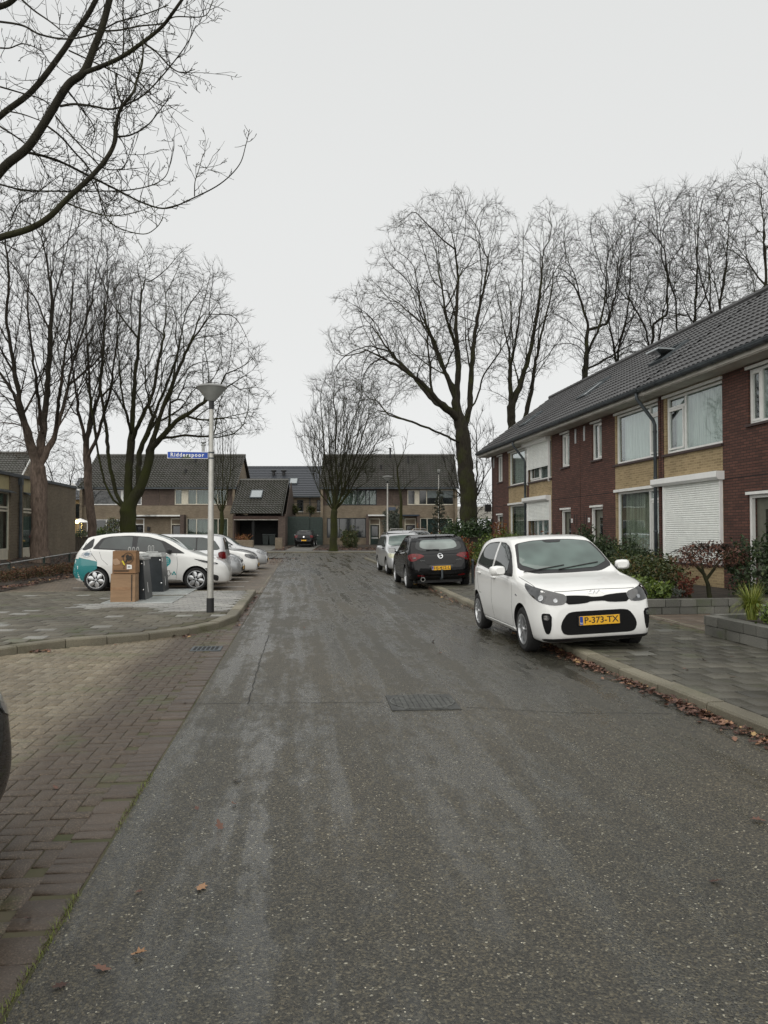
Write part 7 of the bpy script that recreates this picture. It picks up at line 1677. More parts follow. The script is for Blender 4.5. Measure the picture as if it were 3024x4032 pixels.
container(-3.33, 17.45, 'dark steel waste container inlet beside the cardboard boxes', 'galvanised platform under the boxes, nearest the kerb', 3)
container(-3.33, 19.70, 'dark steel waste container inlet nearer the white and teal car', 'galvanised platform nearer the white and teal car', 2)
def cardboard(nm, c): 
    m, n, b, l = new_mat(nm); tcn = N(n, 'TexCoord'); nz = N(n, 'TexNoise', Scale=3., Detail=5.); mp = N(n, 'Mapping'); mp.inputs['Scale'].default_value = (1, 1, 5); l(tcn.outputs['Object'], mp.inputs[0]); l(mp.outputs[0], nz.inputs['Vector'])
    r_ = ramp(n, [(.35, tuple(x*.8 for x in c)), (.65, c)]); l(nz.outputs[0], r_.inputs[0]); l(r_.outputs[0], b.inputs['Base Color']); b.inputs['Roughness'].default_value = .8; b.inputs['Specular IOR Level'].default_value = .2; return m
CB1, CB2 = cardboard('cardboard_plain', (.33, .215, .13)), cardboard('cardboard_printed', (.28, .165, .09)); TAPE = basic('parcel_tape', (.30, .17, .085), .35, spec=.6); INK = basic('print_ink', (.035, .028, .022), .8)
def cbox(loc, rz, w_, d_, h, m, label):
    e = empty('cardboard_box', loc, rz, label, 'cardboard box', 'cardboard boxes stacked by the container'); b = MB()
    x, y = w_/2, d_/2; B = random.uniform
    vs = [(-x, -y, 0), (x, -y, 0), (x, y, 0), (-x, y, 0), (-x+.008, -y-.004, h), (x+.004, -y+.006, h-.006), (x-.006, y, h), (-x, y-.004, h-.004)]
    b.add(vs, [(0, 3, 2, 1), (0, 1, 5, 4), (1, 2, 6, 5), (2, 3, 7, 6), (3, 0, 4, 7)]); b.build('carton', m, e)
    b = MB(); b.add([(-x, -y-.006, h+.001), (x+.006, -y, h-.004), (x, .004, h+.012), (-x, .004, h+.010)], [(0, 1, 2, 3)]); b.add([(-x, -.004, h+.013), (x, -.004, h+.009), (x, y+.004, h-.001), (-x, y+.002, h)], [(0, 1, 2, 3)]); b.build('flap', m, e)
    b = MB(); b.box(-x+.01, x-.01, -.03, .03, h+.0145, h+.016); b.build('tape', TAPE, e)
    return e, x, y
e, x, y = cbox((-3.645, 16.92, .114), R(-1), .50, .38, .585, CB1, 'large plain brown cardboard box standing on the platform')
b = MB(); b.box(x-.075, x-.055, -y-.004, -y-.001, .02, .57); b.build('torn_corner', INK, e)
b = MB(); b.box(-x+.01, x-.08, -y-.003, -y-.0015, .25, .31); b.build('tape', TAPE, e)
e, x, y = cbox((-3.625, 16.93, .714), R(-2), .475, .36, .46, CB2, 'printed cardboard box with a yellow tape strip on top of the plain one')
def onface(pts, nm, m, dy=-.0025): b = MB(); b.poly([(px*.88, -y-.004+dy, pz) for px, pz in pts]); return b.build(nm, m, e)
b = MB(); 
for k in range(20):
    a0, a1 = 2*math.pi*k/20, 2*math.pi*(k+1)/20; b.quad(*[(.088+rr*.95*math.cos(a), -y-.007, .315+rr*math.sin(a)) for a, rr in ((a0, .115), (a1, .115), (a1, .103), (a0, .103))])
b.build('printed_circle', INK, e)
onface([(.03, .24), (.06, .30), (.04, .36), (.09, .40), (.13, .36), (.18, .37), (.19, .30), (.16, .25), (.15, .30), (.12, .24), (.09, .28), (.07, .23)], 'printed_picture', INK, -.003)
onface([(-.02, .38), (-.06, .36), (-.05, .33), (-.01, .34), (.02, .36)], 'printed_picture', INK, -.003)
onface([(-.05, .255), (-.02, .265), (.03, .175), (.005, .165)], 'yellow_tape', basic('yellow_tape', (.75, .62, .03), .5), -.004)
onface([(-.26, .29), (-.16, .31), (-.08, .24), (-.09, .19), (-.20, .17), (-.25, .20)], 'worn_patch', basic('worn_card', (.42, .28, .18), .85), -.002)
onface([(.07, .085), (.19, .09), (.185, .175), (.07, .18)], 'address_label', WHITEP, -.003)
onface([(.09, .115), (.155, .117), (.155, .15), (.09, .15)], 'barcode', basic('grey_print', (.3, .3, .3), .8), -.004)
t = text_mesh('printed_number', '2', .10, INK, e, .0003); t.rotation_euler = (math.pi/2, 0, 0); t.location = (.0, -y-.008, .13)
for z in (.035, .055): onface([(-.24, z), (.12, z), (.12, z+.010), (-.24, z+.010)], 'printed_line', INK, -.003)
# --- manhole and gully ---
e = empty('manhole_cover', (1.135, 7.08, .004), R(-1), 'cast-iron manhole cover with oval grid pattern set in the asphalt', 'manhole cover')
b = MB(); b.bbox(-.31, .31, -.31, .31, -.01, .006, .003); b.build('frame', basic('cast_iron', (.06, .062, .058), .6, metal=.2, var=.3, scale=12), e)
b = MB(); IRON2 = basic('cast_iron_worn', (.105, .108, .10), .55, metal=.2, var=.3, scale=12)
for i in range(12):
    for k in range(17):
        cx, cy = -.275+i*.05, -.28+k*.035
        if (cx/.30)**2+(cy/.30)**2 < .95 or abs(cx) < .2: b.box(cx-.020, cx+.020, cy-.011, cy+.011, .006, .011)
b.build('grid_pattern', IRON2, e)
b = MB(); b.lathe([(.285, .0), (.285, .0125), (.298, .0125), (.298, .0)], n=36); b.build('ring', IRON2, e)
e = empty('drain_grate', (-1.22, 10.64, .006), 0, 'small black slotted drain grate in the brick bay near the kerb', 'drain grate')
b = MB(); b.bbox(-.20, .20, -.20, .20, -.01, .006, .003); b.build('frame', ZINC, e); b = MB()
for i in range(6):
    for k in (0, 1): b.box(-.165+i*.057, -.165+i*.057+.036, -.15+k*.16, -.02+k*.16, .0065, .009)
b.build('slots', DARK, e)
# --- low tube rail along the bed ---
e = empty('low_railing', (-9.1, 25.8, 0), 0, 'knee-high galvanised tube rail on short posts along the leaf-covered bed', 'railing')
pr = [(-8.9, 20.6), (-8.95, 23.2), (-9.13, 25.8), (-9.35, 29.9), (-9.6, 34), (-9.8, 38.5)]
b = MB(); b.tube([(x+9.1, y-25.8, lbz(x, y)+.34) for x, y in pr], .024, 10); b.build('tube', METAL, e, smooth='auto')
for x, y in pr: b = MB(); b.box(x+9.1-.035, x+9.1+.035, y-25.8-.035, y-25.8+.035, lbz(x, y)-.05, lbz(x, y)+.37); b.build('post', GREENW, e)
# --- wooden fence past the gable, metal hoop post, picket fence left ---
def board_fence(a, c, z0, h, label, name='wooden_fence', step=.15, m=None, posts=1.8, grp=None):
    a, c = Vector((*a, z0)), Vector((*c, z0)); d = c-a; n = int(d.length/step); ang = math.atan2(d.y, d.x)
    e = empty(name, a, ang, label, 'fence', grp); b = MB()
    for i in range(n): b.box(i*step+.006, (i+1)*step-.006, -.012+.01*(i % 2), .012+.01*(i % 2), .03, h+random.uniform(-.01, .01))
    b.build('boards', m or WOOD, e)
    b = MB(); b.box(0, n*step, -.04, .05, h, h+.03); b.build('top_rail', m or WOOD, e); k = 0
    while k <= d.length: b = MB(); b.box(k-.04, k+.04, .03, .11, -.1, h+.06); b.build('post', m or WOOD, e); k += posts
    return e
A = ptd(962, 1183, 34); B = ptd(1062, 1180, 36.5)
board_fence((A.x, A.y), (B.x+2.5, B.y+.3), .08, 1.25, 'weathered board fence in front of the laurel hedge at the end of the terrace')
A = pt(300, 2200, 44); B = pt(352, 2200, 44); board_fence((A.x-1, A.y), (B.x+4, B.y), .3, 1.0, 'low dark paling fence between the low building and the far house')
e = empty('bollard', g0 := (ptd(1021, 1229, 22.6).x, ptd(1021, 1229, 22.6).y, .1), 0, 'short dark metal garden post with a round cap beside the black hatchback', 'post')
b = MB(); b.tube([(0, 0, 0), (0, 0, .62)], .035, 10); b.tube([(0, 0, .62), (0, 0, .65), (0, 0, .70)], [.05, .055, .02], 10); b.build('post', ZINC, e, smooth='auto')
e = empty('garden_railing', (g0[0]+.08, g0[1], .1), R(20), 'low dark hoop railing running back from the garden post', 'railing')
b = MB(); 
for k in range(9): b.tube([(k*.12, 0, 0), (k*.12, 0, .42)], .007, 5)
b.tube([(0, 0, .42), (1.0, 0, .42)], .009, 5); b.build('bars', ZINC, e)
e = empty('wall_box', fpos(35.45, -.02, 2.55), 0, 'black box lamp mounted on the far corner of the terrace', 'wall lamp'); b = MB(); b.bbox(-.28, .0, -.1, .1, 0, .34, .01); b.build('housing', BLACKP, e)
# --- garden retaining walls of split blocks ---
def block_wall(path, z0, rows, label, hgt=.135, dep=.2, ln=.32, cat='garden wall'):
    p0 = Vector((*path[0], z0)); e = empty('block_wall', p0, 0, label, cat, 'low split-block garden walls'); b = MB(); 
    for r_ in range(rows):
        for a, c in zip(path[:-1], path[1:]):
            a, c = Vector((*a, 0)), Vector((*c, 0)); d = (c-a); L9 = d.length; d.normalize(); nn = Vector((-d.y, d.x, 0)); s = -(ln/2 if r_ % 2 else 0)
            while s < L9-.02:
                s0, s1 = max(0, s), min(L9, s+ln*random.uniform(.9, 1.1)); j = random.uniform(-.012, .012)
                if s1-s0 > .03: b.obox(a-p0+Vector((0, 0, z0))+d*(s0+s1)/2+nn*(dep/2+j)+Vector((0, 0, (r_+.5)*hgt)), d*((s1-s0)/2-.006), nn*dep/2, Vector((0, 0, hgt/2-.005)))
                s = s+ln if s < 0 else s1
    b.build('blocks', BLOCK, e); return e
block_wall([(6.16, 23.5), (6.16, 13.4), (9.4, 13.62)][::-1], .1, 2, 'low grey block wall round the shrub bed behind the white hatchback')
block_wall([(9.6, 10.75), (6.0, 10.6), (5.93, 3.0)][::-1], .1, 2, 'low grey block wall round the grass tuft bed at the right edge', hgt=.14)
b = MB(); b.poly([(6.36, 13.6, .33), (9.6, 13.8, .33), (9.3, 23.4, .33), (6.36, 23.4, .33)]); b.poly([(6.13, 3, .33), (9.6, 3, .33), (9.6, 10.6, .33), (6.15, 10.5, .33)]); tag(b.build('raised_garden_soil', EARTH), kind='structure')
# --- parasol, lit lamp and fairy lights past the low building ---
c = pt(316, 2040, 66)
e = empty('garden_parasol', (c.x, c.y, .3), 0, 'white garden parasol open behind the low building corner', 'parasol')
b = MB(); b.lathe([(.8, 2.15), (.4, 2.35), (0, 2.5)], n=8); b.build('canopy', WHITEP, e); b = MB(); b.tube([(0, 0, 0), (0, 0, 2.45)], .03, 8); b.build('pole', METAL, e)
m, n, bb, l = new_mat('lit_lamp'); bb.inputs['Emission Color'].default_value = (1, .72, .22, 1); bb.inputs['Emission Strength'].default_value = 7; bb.inputs['Base Color'].default_value = (.9, .7, .3, 1)
c = pt(303, 2050, 63); e = empty('garden_lamp', (c.x, c.y, 2.3), 0, 'lit warm yellow garden lamp glowing beside the low building', 'lamp'); b = MB(); b.lathe([(0, 0), (.13, .05), (.17, .16), (.13, .27), (0, .3)], n=14); b.build('globe', m, e, smooth=True)
b = MB(); b.tube([(0, 0, -1.9), (0, 0, .02)], .02, 6); b.build('stake', BLACKP, e)
c = pt(321, 2070, 63); e = empty('fairy_lights', (c.x, c.y, 1.2), 0, 'short string of lit fairy lights hanging beside the far house', 'fairy lights'); b = MB()
for k in range(9): b.lathe([(0, -.02), (.025, 0), (0, .02)], (.03*math.sin(k*2), 0, k*.14), 6)
b.build('bulbs', m, e); b = MB(); b.tube([(.03*math.sin(k*2), 0, k*.14) for k in range(9)], .006, 4); b.build('cable', BLACKP, e)
# brick planters at the garage
for k, (px0, px1, lab) in enumerate(((918, 995, 'low brick planter box left of the garage drive'), (1083, 1110, 'square brick pier at the right of the garage drive'))):
    a = pt(px0, 2140, 66); w9 = (px1-px0)/F*66; e = empty('brick_planter', (a.x, a.y, fz(66)), -YAW, lab, 'planter'); b = MB(); b.bbox(0, w9, 0, .6, 0, .75 if k == 0 else .95, .02); b.build('wall', BEIGE, e)
print('props ok')
# ================================================================== PLANTS, LEAVES, LITTER
def leaf_cloud(centers, size, rng, el=1.9, bend=.25, up=.0):
    """one folded leaf (two triangles pairs) per centre: numpy"""
    n = len(centers); C = np.asarray(centers); d = rng.randn(n, 3); d[:, 2] += up; d /= np.linalg.norm(d, axis=1)[:, None]
    x = np.cross(d, rng.randn(n, 3)); x /= np.linalg.norm(x, axis=1)[:, None]; nn = np.cross(d, x); s = size*rng.uniform(.6, 1.25, n)[:, None]
    a = C-d*s*el/2; b = C+x*s*.5+nn*s*bend*.6; c = C+d*s*el/2; e = C-x*s*.5+nn*s*bend*.6
    V = np.stack([a, b, c, e], 1).reshape(-1, 3); k = np.arange(n)[:, None]*4
    return V, np.concatenate([k+np.array([[0, 1, 2]]), k+np.array([[0, 2, 3]])])
def shrub(name, loc, blobs, n, size, mat, label, cat='shrub', stems=7, seed=1, shell=.55, el=1.9, group=None, stemmat=None, tips=0, up=0.):
    """blobs: (dx, dy, z, rx, ry, rz)"""
    rng = np.random.RandomState(seed); e = empty(name, loc, 0, label, cat, group); C = []
    vol = np.array([b[3]*b[4]*b[5] for b in blobs])**.75; cnt = (n*vol/vol.sum()).astype(int)
    for (dx, dy, z, rx, ry, rz), k in zip(blobs, cnt):
        u = rng.randn(k, 3); u /= np.linalg.norm(u, axis=1)[:, None]; r_ = rng.uniform(shell, 1., k)**.6
        lump = 1+.16*np.sin(u[:, 0]*7+seed)+.14*np.sin(u[:, 1]*9+seed*2)+.12*np.sin(u[:, 2]*8+seed*3)
        p = u*(r_*lump)[:, None]*[rx, ry, rz]+[dx, dy, z]
        # clump leaves along short shoots
        p += rng.randn(k, 3)*size*.6; C.append(p)
        for t in range(tips):
            v = rng.randn(3); v[2] = abs(v[2])+.6; v /= np.linalg.norm(v); q0 = v*[rx, ry, rz]+[dx, dy, z]
            C.append(q0+v*rng.uniform(0, 1, (14, 1))*size*6+rng.randn(14, 3)*size*.5)
    C = np.concatenate(C); C = C[C[:, 2] > .02]
    V, Fq = leaf_cloud(C, size, rng, el, up=up); link_mesh('foliage', np_mesh('foliage', V, [Fq]), mat, e)
    st = MB()
    for i in range(stems):
        b = blobs[rng.randint(len(blobs))]; q = Vector((b[0]+rng.uniform(-.5, .5)*b[3], b[1]+rng.uniform(-.5, .5)*b[4], b[2]+b[5]*.4)); a0 = Vector((b[0]*.5+rng.uniform(-.1, .1), b[1]*.5+rng.uniform(-.1, .1), -.02))
        st.tube([a0, a0.lerp(q, .5)+Vector((rng.uniform(-.05, .05), rng.uniform(-.05, .05), .03)), q], [.018, .012, .005], 5)
    st.build('stems', stemmat or BARKT, e); return e
LG_D = leafmat('dark_green_leaf', [(0, (.012, .022, .008)), (.5, (.024, .042, .014)), (.9, (.042, .065, .022)), (1, (.07, .085, .03))], .6)
LG_M = leafmat('mixed_green_leaf', [(0, (.02, .03, .008)), (.45, (.04, .06, .014)), (.8, (.075, .085, .022)), (.93, (.10, .06, .025)), (1, (.15, .12, .04))], .4)
LG_B = leafmat('conifer_green', [(0, (.035, .06, .010)), (.6, (.08, .12, .018)), (1, (.14, .18, .03))], .55)
LG_L = leafmat('laurel_green', [(0, (.018, .038, .012)), (.6, (.04, .075, .024)), (1, (.08, .12, .045))], .3)
LG_O = leafmat('olive_grey_leaf', [(0, (.045, .055, .042)), (1, (.10, .115, .09))], .6)
LF_O = leafmat('beech_brown', [(0, (.10, .032, .012)), (.5, (.20, .07, .025)), (.85, (.28, .12, .04)), (1, (.20, .16, .04))], .6)
LF_R = leafmat('maple_dark_red', [(0, (.040, .016, .012)), (.6, (.08, .035, .025)), (1, (.18, .085, .05))], .6)
LF_H = leafmat('hydrangea_rust', [(0, (.08, .018, .012)), (1, (.16, .045, .025))], .8)
LF_G = leafmat('fallen_leaf', [(0, (.045, .02, .013)), (.4, (.09, .042, .029)), (.8, (.155, .08, .055)), (.93, (.30, .16, .09)), (1, (.36, .24, .10))], .55)
GRS = leafmat('grass_blade', [(0, (.07, .10, .012)), (.6, (.16, .20, .025)), (1, (.32, .30, .08))], .5)
FLW = basic('white_flower', (.72, .72, .68), .6, var=.05)
def G(x, y, z=.33): return (x, y, z)
# bed between terrace and pavement
shrub('garden_shrub', (7.3, 18.6, .33), [(0, 0, .52, 1.1, 1.0, .52), (.3, -.9, .48, .9, .9, .48), (-.5, .6, .5, .8, .9, .5)], 9500, .042, LG_D, 'large dark evergreen shrub between the white hatchback and the lowered shutter', seed=2, tips=10, el=2.6)
shrub('garden_shrub', (7.5, 19.9, .33), [(0, 0, .55, .55, .5, .5), (.1, .1, 1.0, .25, .25, .28)], 2600, .04, LG_D, 'taller leafy shrub rising before the white-framed glass door', seed=3, tips=9, el=2.4)
shrub('garden_shrub', (7.15, 15.9, .33), [(0, 0, .36, .85, .8, .40), (.35, -.3, .32, .6, .6, .36)], 5200, .036, LG_M, 'rounded reddish-green rhododendron below the lowered shutter', seed=4, tips=5, el=2.0)
shrub('garden_shrub', (6.62, 14.5, .33), [(0, 0, .16, .32, .5, .20), (.1, -.55, .12, .26, .3, .15)], 1500, .045, LG_B, 'low bright leafy plants spilling over the block wall', cat='plant', seed=5, el=2.4, stems=3)
shrub('hydrangea_bush', (7.7, 20.6, .33), [(0, 0, .62, .6, .55, .30)], 1500, .05, LF_H, 'hydrangea with faded rust-brown flower heads behind the dark shrub', seed=6, el=1.1)
shrub('conifer_shrub', (7.3, 26.5, .12), [(0, 0, .7, .95, .9, .72), (-.6, .3, .6, .6, .6, .55), (.6, -.4, .55, .6, .6, .5)], 9000, .035, LG_B, 'bright yellow-green conifer shrub in front of the half-open shutters', seed=7, tips=16, el=2.6, up=.6)
shrub('garden_shrub', (7.7, 25.0, .12), [(0, 0, .75, .55, .5, .5)], 1700, .04, LF_H, 'reddish-brown shrub leaning against the bright conifer', seed=8, tips=5)
shrub('garden_shrub', (7.2, 22.8, .2), [(0, 0, .62, .6, .7, .5), (.5, .6, .8, .25, .25, .45)], 2600, .04, LF_O, 'rusty autumn shrub beside the door with the number plate', seed=9, tips=6)
for i, (x, y, z, r1, lab) in enumerate(((6.5, 31.5, .1, .75, 'rust-orange beech bush nearest the black hatchback'), (7.0, 33.2, .1, .8, 'rust-orange beech bush in front of the farthest glass door'), (7.9, 30.3, .1, .62, 'taller thin rusty beech bush against the gable house wall'))):
    shrub('beech_bush', (x, y, z), [(0, 0, .50, r1, r1*.8, .45), (.2, .2, .3, r1*.9, r1*.8, .3)]+([(.1, 0, 1.2, r1*.5, r1*.5, .45)] if i == 2 else []), 2300, .06, LF_O, lab, group='autumn beech bushes', seed=10+i, tips=12, el=1.5, shell=.2, stems=12)
shrub('garden_shrub', (5.95, 29.8, .1), [(0, 0, .75, .5, .5, .5)], 2000, .055, LG_B, 'pale green round shrub between the board fence and the black hatchback', seed=14, tips=5)
# laurel hedge
a = ptd(975, 1175, 37.5); c_ = ptd(1062, 1175, 38.5); L9 = Vector((c_.x-a.x, c_.y-a.y, 0)); bl = []
for k in range(7): t = k/6; bl.append((L9.x*t*1.25, L9.y*t, 1.15+.12*math.sin(k*2.1), .65, .7, .75))
shrub('laurel_hedge', (a.x+.2, a.y+.6, .1), bl, 9000, .075, LG_L, 'dense glossy laurel hedge at the foot of the big oak', cat='hedge', seed=15, el=2.2, tips=3, stems=12)
# japanese maple: bent trunk with drooping dark-red crown
e = empty('japanese_maple', (7.75, 13.95, .33), 0, 'small bent japanese maple with shrivelled dark red leaves before the yellow brick', 'small tree')
b = MB(); b.tube([(0, 0, 0), (-.03, 0, .25), (-.10, .02, .45), (-.25, .05, .62), (-.38, .05, .72)], [.05, .04, .035, .028, .018], 8); b.tube([(-.06, 0, .35), (.10, 0, .55), (.22, .03, .70), (.45, 0, .78)], [.032, .026, .02, .012], 7); b.tube([(-.1, .02, .45), (-.06, .2, .7), (0, .3, .8)], [.025, .018, .01], 6)
rng = random.Random(3)
for k in range(70):
    s = (rng.uniform(-.7, .8), rng.uniform(-.45, .45)); z = .80+.22*math.cos(s[0]*1.8); b.tube([(s[0]*.4, s[1]*.4, z-.12), (s[0]*.8, s[1]*.8, z+.02), (s[0], s[1], z-.1*abs(s[0]))], [.009, .006, .003], 4)
b.build('trunk', BARKT, e, smooth='auto'); rg_ = np.random.RandomState(5); u = rg_.randn(2500, 3); u /= np.linalg.norm(u, axis=1)[:, None]; C = u*[.78, .52, .26]*rg_.uniform(.5, 1.05, (2500, 1))+[.05, 0, .83]; C[:, 2] -= .18*np.abs(C[:, 0])**1.5
C = C[(C[:, 2] > .55) & (np.sin(C[:, 0]*9)*np.sin(C[:, 1]*11+1)+.35*np.sin(C[:, 2]*21) > -.35)]; V, Fq = leaf_cloud(C, .026, rg_, 2.4, up=-.5); link_mesh('crown', np_mesh('crown', V, [Fq]), LF_R, e)
# dark camellia-like shrub at the right edge, near the last door
shrub('garden_shrub', (8.55, 12.2+1.55, .33), [(0, 0, .5, .5, .5, .5), (.45, -.3, .85, .38, .38, .42), (.6, -.7, .6, .5, .5, .5)], 5200, .042, LG_D, 'tall dark glossy shrub beside the nearest door at the right edge', seed=17, tips=12, el=2.1)
shrub('garden_shrub', (7.35, 14.1, .33), [(0, 0, .18, .13, .13, .2)], 260, .03, LF_H, 'small upright rust-red shrub under the maple', seed=18, tips=8, el=2.2)
shrub('flowering_plant', (6.95, 14.05, .33), [(0, 0, .10, .35, .2, .10)], 900, .022, LG_O, 'grey-green cushion plant along the block wall', cat='plant', seed=19, stems=2)
e = shrub('flowering_plant', (6.75, 14.15, .33), [(0, 0, .12, .2, .2, .12)], 500, .025, LG_M, 'low plant with white flowers on the corner of the shrub bed', cat='plant', seed=20, stems=2)
def flowers(e, n, rx, z, seed):
    rg = random.Random(seed); b = MB()
    for k in range(n):
        c = Vector((rg.uniform(-rx, rx), rg.uniform(-rx, rx), z+rg.uniform(-.04, .05)))
        for j in range(5): a = 2*math.pi*j/5; b.poly([c, c+Vector((math.cos(a-.4), math.sin(a-.4), .2))*.016, c+Vector((math.cos(a), math.sin(a), .25))*.024, c+Vector((math.cos(a+.4), math.sin(a+.4), .2))*.016])
    b.build('flowers', FLW, e)
flowers(e, 34, .2, .24, 3)
# grass tuft + flowers in the near bed
e = empty('ornamental_grass', (6.24, 10.12, .36), 0, 'arching green-yellow tuft of ornamental grass on the near block wall', 'grass tuft')
rg = np.random.RandomState(9); V = []; Fs = []
for k in range(620):
    a = rg.uniform(0, 2*math.pi); L9 = rg.uniform(.32, .62); lean = rg.uniform(.25, 1.25); r0 = rg.uniform(0, .07); w9 = rg.uniform(.003, .0055); p = np.array([math.cos(a)*r0, math.sin(a)*r0, 0]); o = np.array([math.cos(a), math.sin(a), 0]); s = np.array([-o[1], o[0], 0]); b0 = len(V)
    for j in range(6):
        t = j/5; el_ = lean*t*1.25; q = p+(o*math.sin(el_)*.62+np.array([0, 0, math.cos(el_)]))*L9*t; ww = w9*(1-t**2)+.0004; V += [q-s*ww, q+s*ww]
    for j in range(5): Fs.append((b0+2*j, b0+2*j+1, b0+2*j+3, b0+2*j+2))
link_mesh('blades', np_mesh('blades', V, [Fs]), GRS, e)
e = shrub('flowering_plant', (6.25, 9.45, .33), [(0, 0, .14, .26, .32, .17)], 900, .032, LG_B, 'bright green leafy plant with small white flowers at the right edge', cat='plant', seed=22, stems=2); flowers(e, 26, .24, .30, 4)
# far plants
def farp(px, py, d): p = pt(px, py, d); return (p.x, p.y, fz(d))
shrub('round_bush', farp(1378, 2150, 68), [(0, 0, .75, .85, .8, .72)], 1700, .09, LG_M, 'loose round bush below the dark window of the far house', seed=30, tips=8)
shrub('olive_bush', farp(1545, 2150, 56), [(0, 0, 1.5, .75, .7, 1.5), (.1, 0, 2.3, .5, .5, .9)], 3800, .06, LG_O, 'tall grey-green olive-like bush between far lamp and thin tree', seed=31, tips=14, el=3., shell=.3)
e = empty('spiky_conifer', (lambda p: (p.x, p.y, .12))(pt(1730, 2140, 52)), 0, 'narrow dark spiky conifer with tufted branches in front of the blinds', 'conifer')
b = MB(); b.tube([(0, 0, 0), (0, 0, 4.4)], [.06, .02], 6); rg = random.Random(8); cs = []
for k in range(46):
    z = .5+k*.085; L9 = (1-z/5.0)*1.05*rg.uniform(.6, 1.1); a = k*2.4; q = Vector((math.cos(a)*L9, math.sin(a)*L9, z+.18*L9)); b.tube([(0, 0, z), q], [.02, .01], 4)
    for t in (.45, .7, .9, 1.0):
        c = Vector((0, 0, z)).lerp(q, t); cs += [np.array(c)+np.random.randn(3)*.055 for _ in range(17)]
b.build('trunk', BARKT, e); V, Fq = leaf_cloud(np.array(cs), .05, np.random.RandomState(2), 2.0); link_mesh('crown', np_mesh('crown', V, [Fq]), leafmat('conifer_dark', [(0, (.012, .018, .010)), (.7, (.03, .04, .02)), (1, (.07, .05, .03))]), e)
shrub('window_shrub', (lambda p: (p.x, p.y, .3))(pt(300+240/2.552, 2120, 70)), [(0, 0, 1.0, .9, .6, .7)], 1200, .09, LG_B, 'bright green garden shrub under the far left window', seed=33)
shrub('window_shrub', (lambda p: (p.x, p.y, .3))(pt(300+380/2.552, 2120, 70)), [(0, 0, 1.3, 1.0, .7, 1.2)], 1700, .09, LG_M, 'taller olive-green shrub beside the mossy trunk', seed=34)
shrub('dark_hedge', (lambda p: (p.x, p.y, .3))(pt(335, 2150, 58)), [(0, 0, .8, 1.2, .6, .7), (1.6, 0, .8, 1.0, .6, .6)], 2400, .08, LG_D, 'dark clipped hedge behind the paling fence', cat='hedge', seed=35)
for k, px in enumerate((1160, 1225)):
    p = pt(px, 2040, 76); shrub('balcony_plant', (p.x, p.y+.3, 3.3), [(0, 0, .55, .5, .3, .45)], 350, .1, LG_M, ['straggly potted plant on the balcony, left of the downpipe', 'straggly potted plant on the balcony, right of the downpipe'][k], cat='plant', group='balcony plants', seed=36+k, shell=.1)
for k, (px, d, lab) in enumerate(((955, 67, 'rusty winter shrub in the planter by the garage'), (1650, 47, 'bare brownish garden bush beside the spiky conifer'), (1785, 44, 'leafless twiggy bush left of the big oak'))):
    p = pt(px, 2140, d); shrub('winter_bush', (p.x, p.y, .3 if k == 0 else .1), [(0, 0, .9 if k else .75, .7, .6, .8 if k else .3)], 700, .05, LF_O if k < 2 else LF_R, lab, seed=50+k, tips=8, shell=.1, stems=22)
# box-like low hedge mound inside the left bed
bl = [(-.2+.05*k-.07*(k % 2), k*.95, .14, .42, .6, .22) for k in range(17)]
bed = leafmat('bed_shrub', [(0, (.06, .02, .012)), (.4, (.085, .045, .02)), (.75, (.05, .05, .018)), (1, (.16, .06, .03))], .7)
shrub('low_hedge', (-8.55, 20.7, .12), bl, 15000, .035, bed, 'knee-low brownish hedge strip running along the leaf-strewn bed', cat='hedge', seed=60, el=1.6, stems=20)
# --- fallen leaves (stuff) ---
def litter(name, pts, size, mat=None, seed=1, flat=.25):
    rg = np.random.RandomState(seed); V = []; Fs = []; out = [(0, -1), (.22, -.55), (.62, -.5), (.42, -.1), (.8, .25), (.32, .35), (.28, .75), (0, 1), (-.28, .75), (-.32, .35), (-.8, .25), (-.42, -.1), (-.62, -.5), (-.22, -.55)]
    for (x, y, z) in pts:
        a = rg.uniform(0, 6.28); s = size*rg.uniform(.55, 1.25); ca, sa = math.cos(a), math.sin(a); cu = rg.uniform(-.5, .9); tx, ty = rg.randn(2)*flat; b0 = len(V); V.append((x, y, z+.004))
        for (u, v) in out:
            px_, py_ = u*s*.8, v*s; zz = cu*s*(u*u*.9)+tx*px_+ty*py_; V.append((x+px_*ca-py_*sa, y+px_*sa+py_*ca, max(z+.0015, z+.006+zz)))
        n = len(out); Fs += [(b0, b0+1+i, b0+1+(i+1) % n) for i in range(n)]
    return tag(link_mesh(name, np_mesh(name, V, [Fs]), mat or LF_G), kind='stuff')
rg = np.random.RandomState(4); pts = []
for k in range(2900):
    y = rg.uniform(1.5, 11.0) if k < 2400 else rg.uniform(11, 26); dens = .5+.5*math.sin(y*2.2)+.4*math.sin(y*5.1)
    if rg.rand() > .35+.5*dens: continue
    pts.append((gx(y)-abs(rg.randn())*.085-.012, y, .004+abs(rg.randn())*.016))
litter('gutter_leaves', pts, .036, seed=2)
pts = [(rg.uniform(-8.3, -7.55)+.12*math.sin(y9*2), y9, lbz(-7.9, y9)+.03+rg.uniform(0, .02)) for y9 in rg.uniform(15, 33, 1500)]+[(x9, y9, lbz(x9, y9)+.01) for x9, y9 in zip(rg.uniform(-12, -8.2, 2600), rg.uniform(20.3, 44, 2600))]
litter('bed_leaves', pts, .055, seed=3)
pts = []
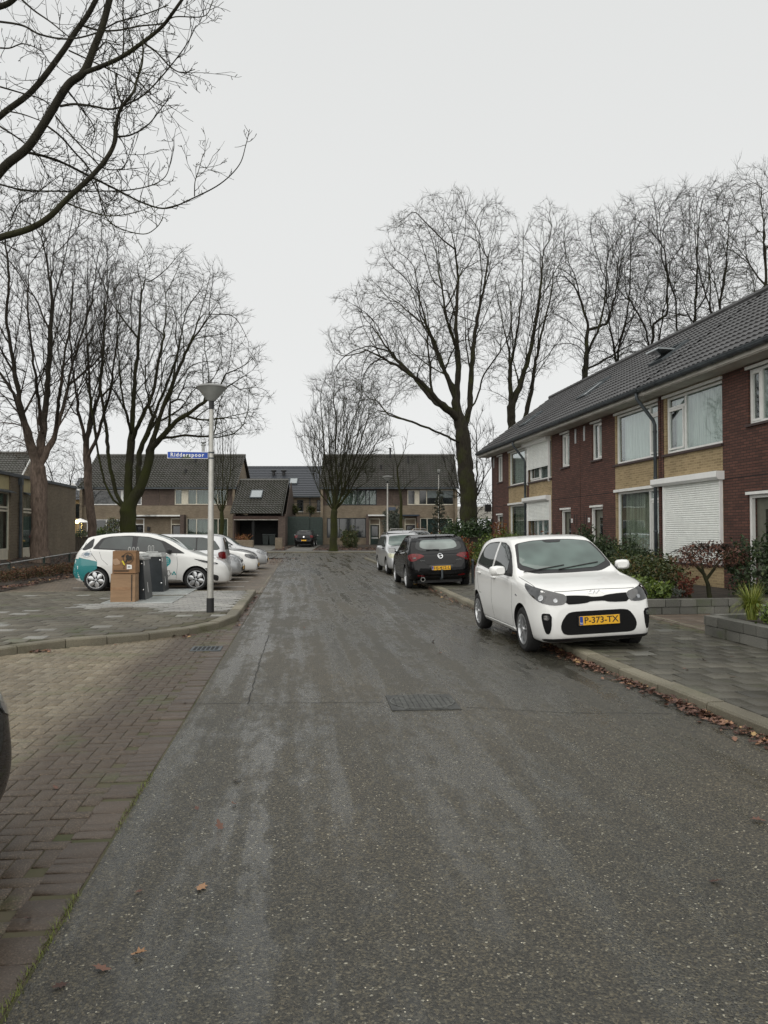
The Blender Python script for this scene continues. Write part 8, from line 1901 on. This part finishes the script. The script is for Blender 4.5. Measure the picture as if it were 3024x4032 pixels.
for k in range(2600):
    u, d = rg.uniform(-9, 16), 63.4+abs(rg.randn())*3.2
    if -8.1 < u < -5.9 or d > 72: continue
    p = far(u, d); pts.append((p.x, p.y, fz(d)+.02))
litter('verge_leaves', pts, .10, seed=5)
pts = [(-3.35+rg.randn()*.12, 10.62+rg.randn()*.07, .01) for _ in range(26)]+[(-1.75+rg.randn()*.25, 11.98+rg.randn()*.1, .01) for _ in range(30)]+[(-1.02+rg.randn()*.03, rg.uniform(13, 20), .008) for _ in range(60)]+[(-1.25+rg.randn()*.25, rg.uniform(38, 46.5), .02) for _ in range(260)]+[(rg.uniform(-1.5, .5), 46.9+rg.randn()*.25, .02) for _ in range(120)]
litter('kerb_leaves', pts, .042, seed=6)
sc_pts = [g for g in [(475, 1790), (425, 1750), (300, 1930), (435, 1920), (300, 2065), (220, 2098), (130, 2135), (512, 1688), (512, 1554), (505, 1740), (1545, 1908), (1637, 1775), (1160, 1446), (120, 1705), (400, 1520), (440, 1395), (250, 1395), (60, 1990)]]
pts = []
for x, y in sc_pts:
    r_ = pt(x*1.8228, y*1.8228, 1)-Vector((0, 0, EYE)); k = -EYE/r_.z; pts.append((r_.x*k, r_.y*k, .006))
pts += [(rg.uniform(4, 5.9), rg.uniform(3, 12), .104) for _ in range(16)]+[(rg.uniform(-.8, 3.3), rg.uniform(4, 30), .006) for _ in range(26)]
litter('scattered_leaves', pts, .034, seed=7)
# grass and moss along the bay edge
V = []; Fs = []
for k in range(1500):
    y = rg.choice([rg.uniform(1.6, 2.2), rg.uniform(2.4, 3.5), rg.uniform(4.2, 5.2)], p=[.45, .35, .2]); x = -.945+rg.randn()*.012; h = abs(rg.randn())*.012+.006; a = rg.uniform(0, 6.28); s = .0016; o = (math.cos(a), math.sin(a)); b0 = len(V)
    V += [(x-o[1]*s, y+o[0]*s, 0), (x+o[1]*s, y-o[0]*s, 0), (x+o[0]*h*.8, y+o[1]*h*.8, h)]; Fs.append((b0, b0+1, b0+2))
tag(link_mesh('edge_grass', np_mesh('edge_grass', V, [Fs]), leafmat('moss_grass', [(0, (.06, .08, .012)), (1, (.16, .19, .03))])), kind='stuff')
print('plants ok')
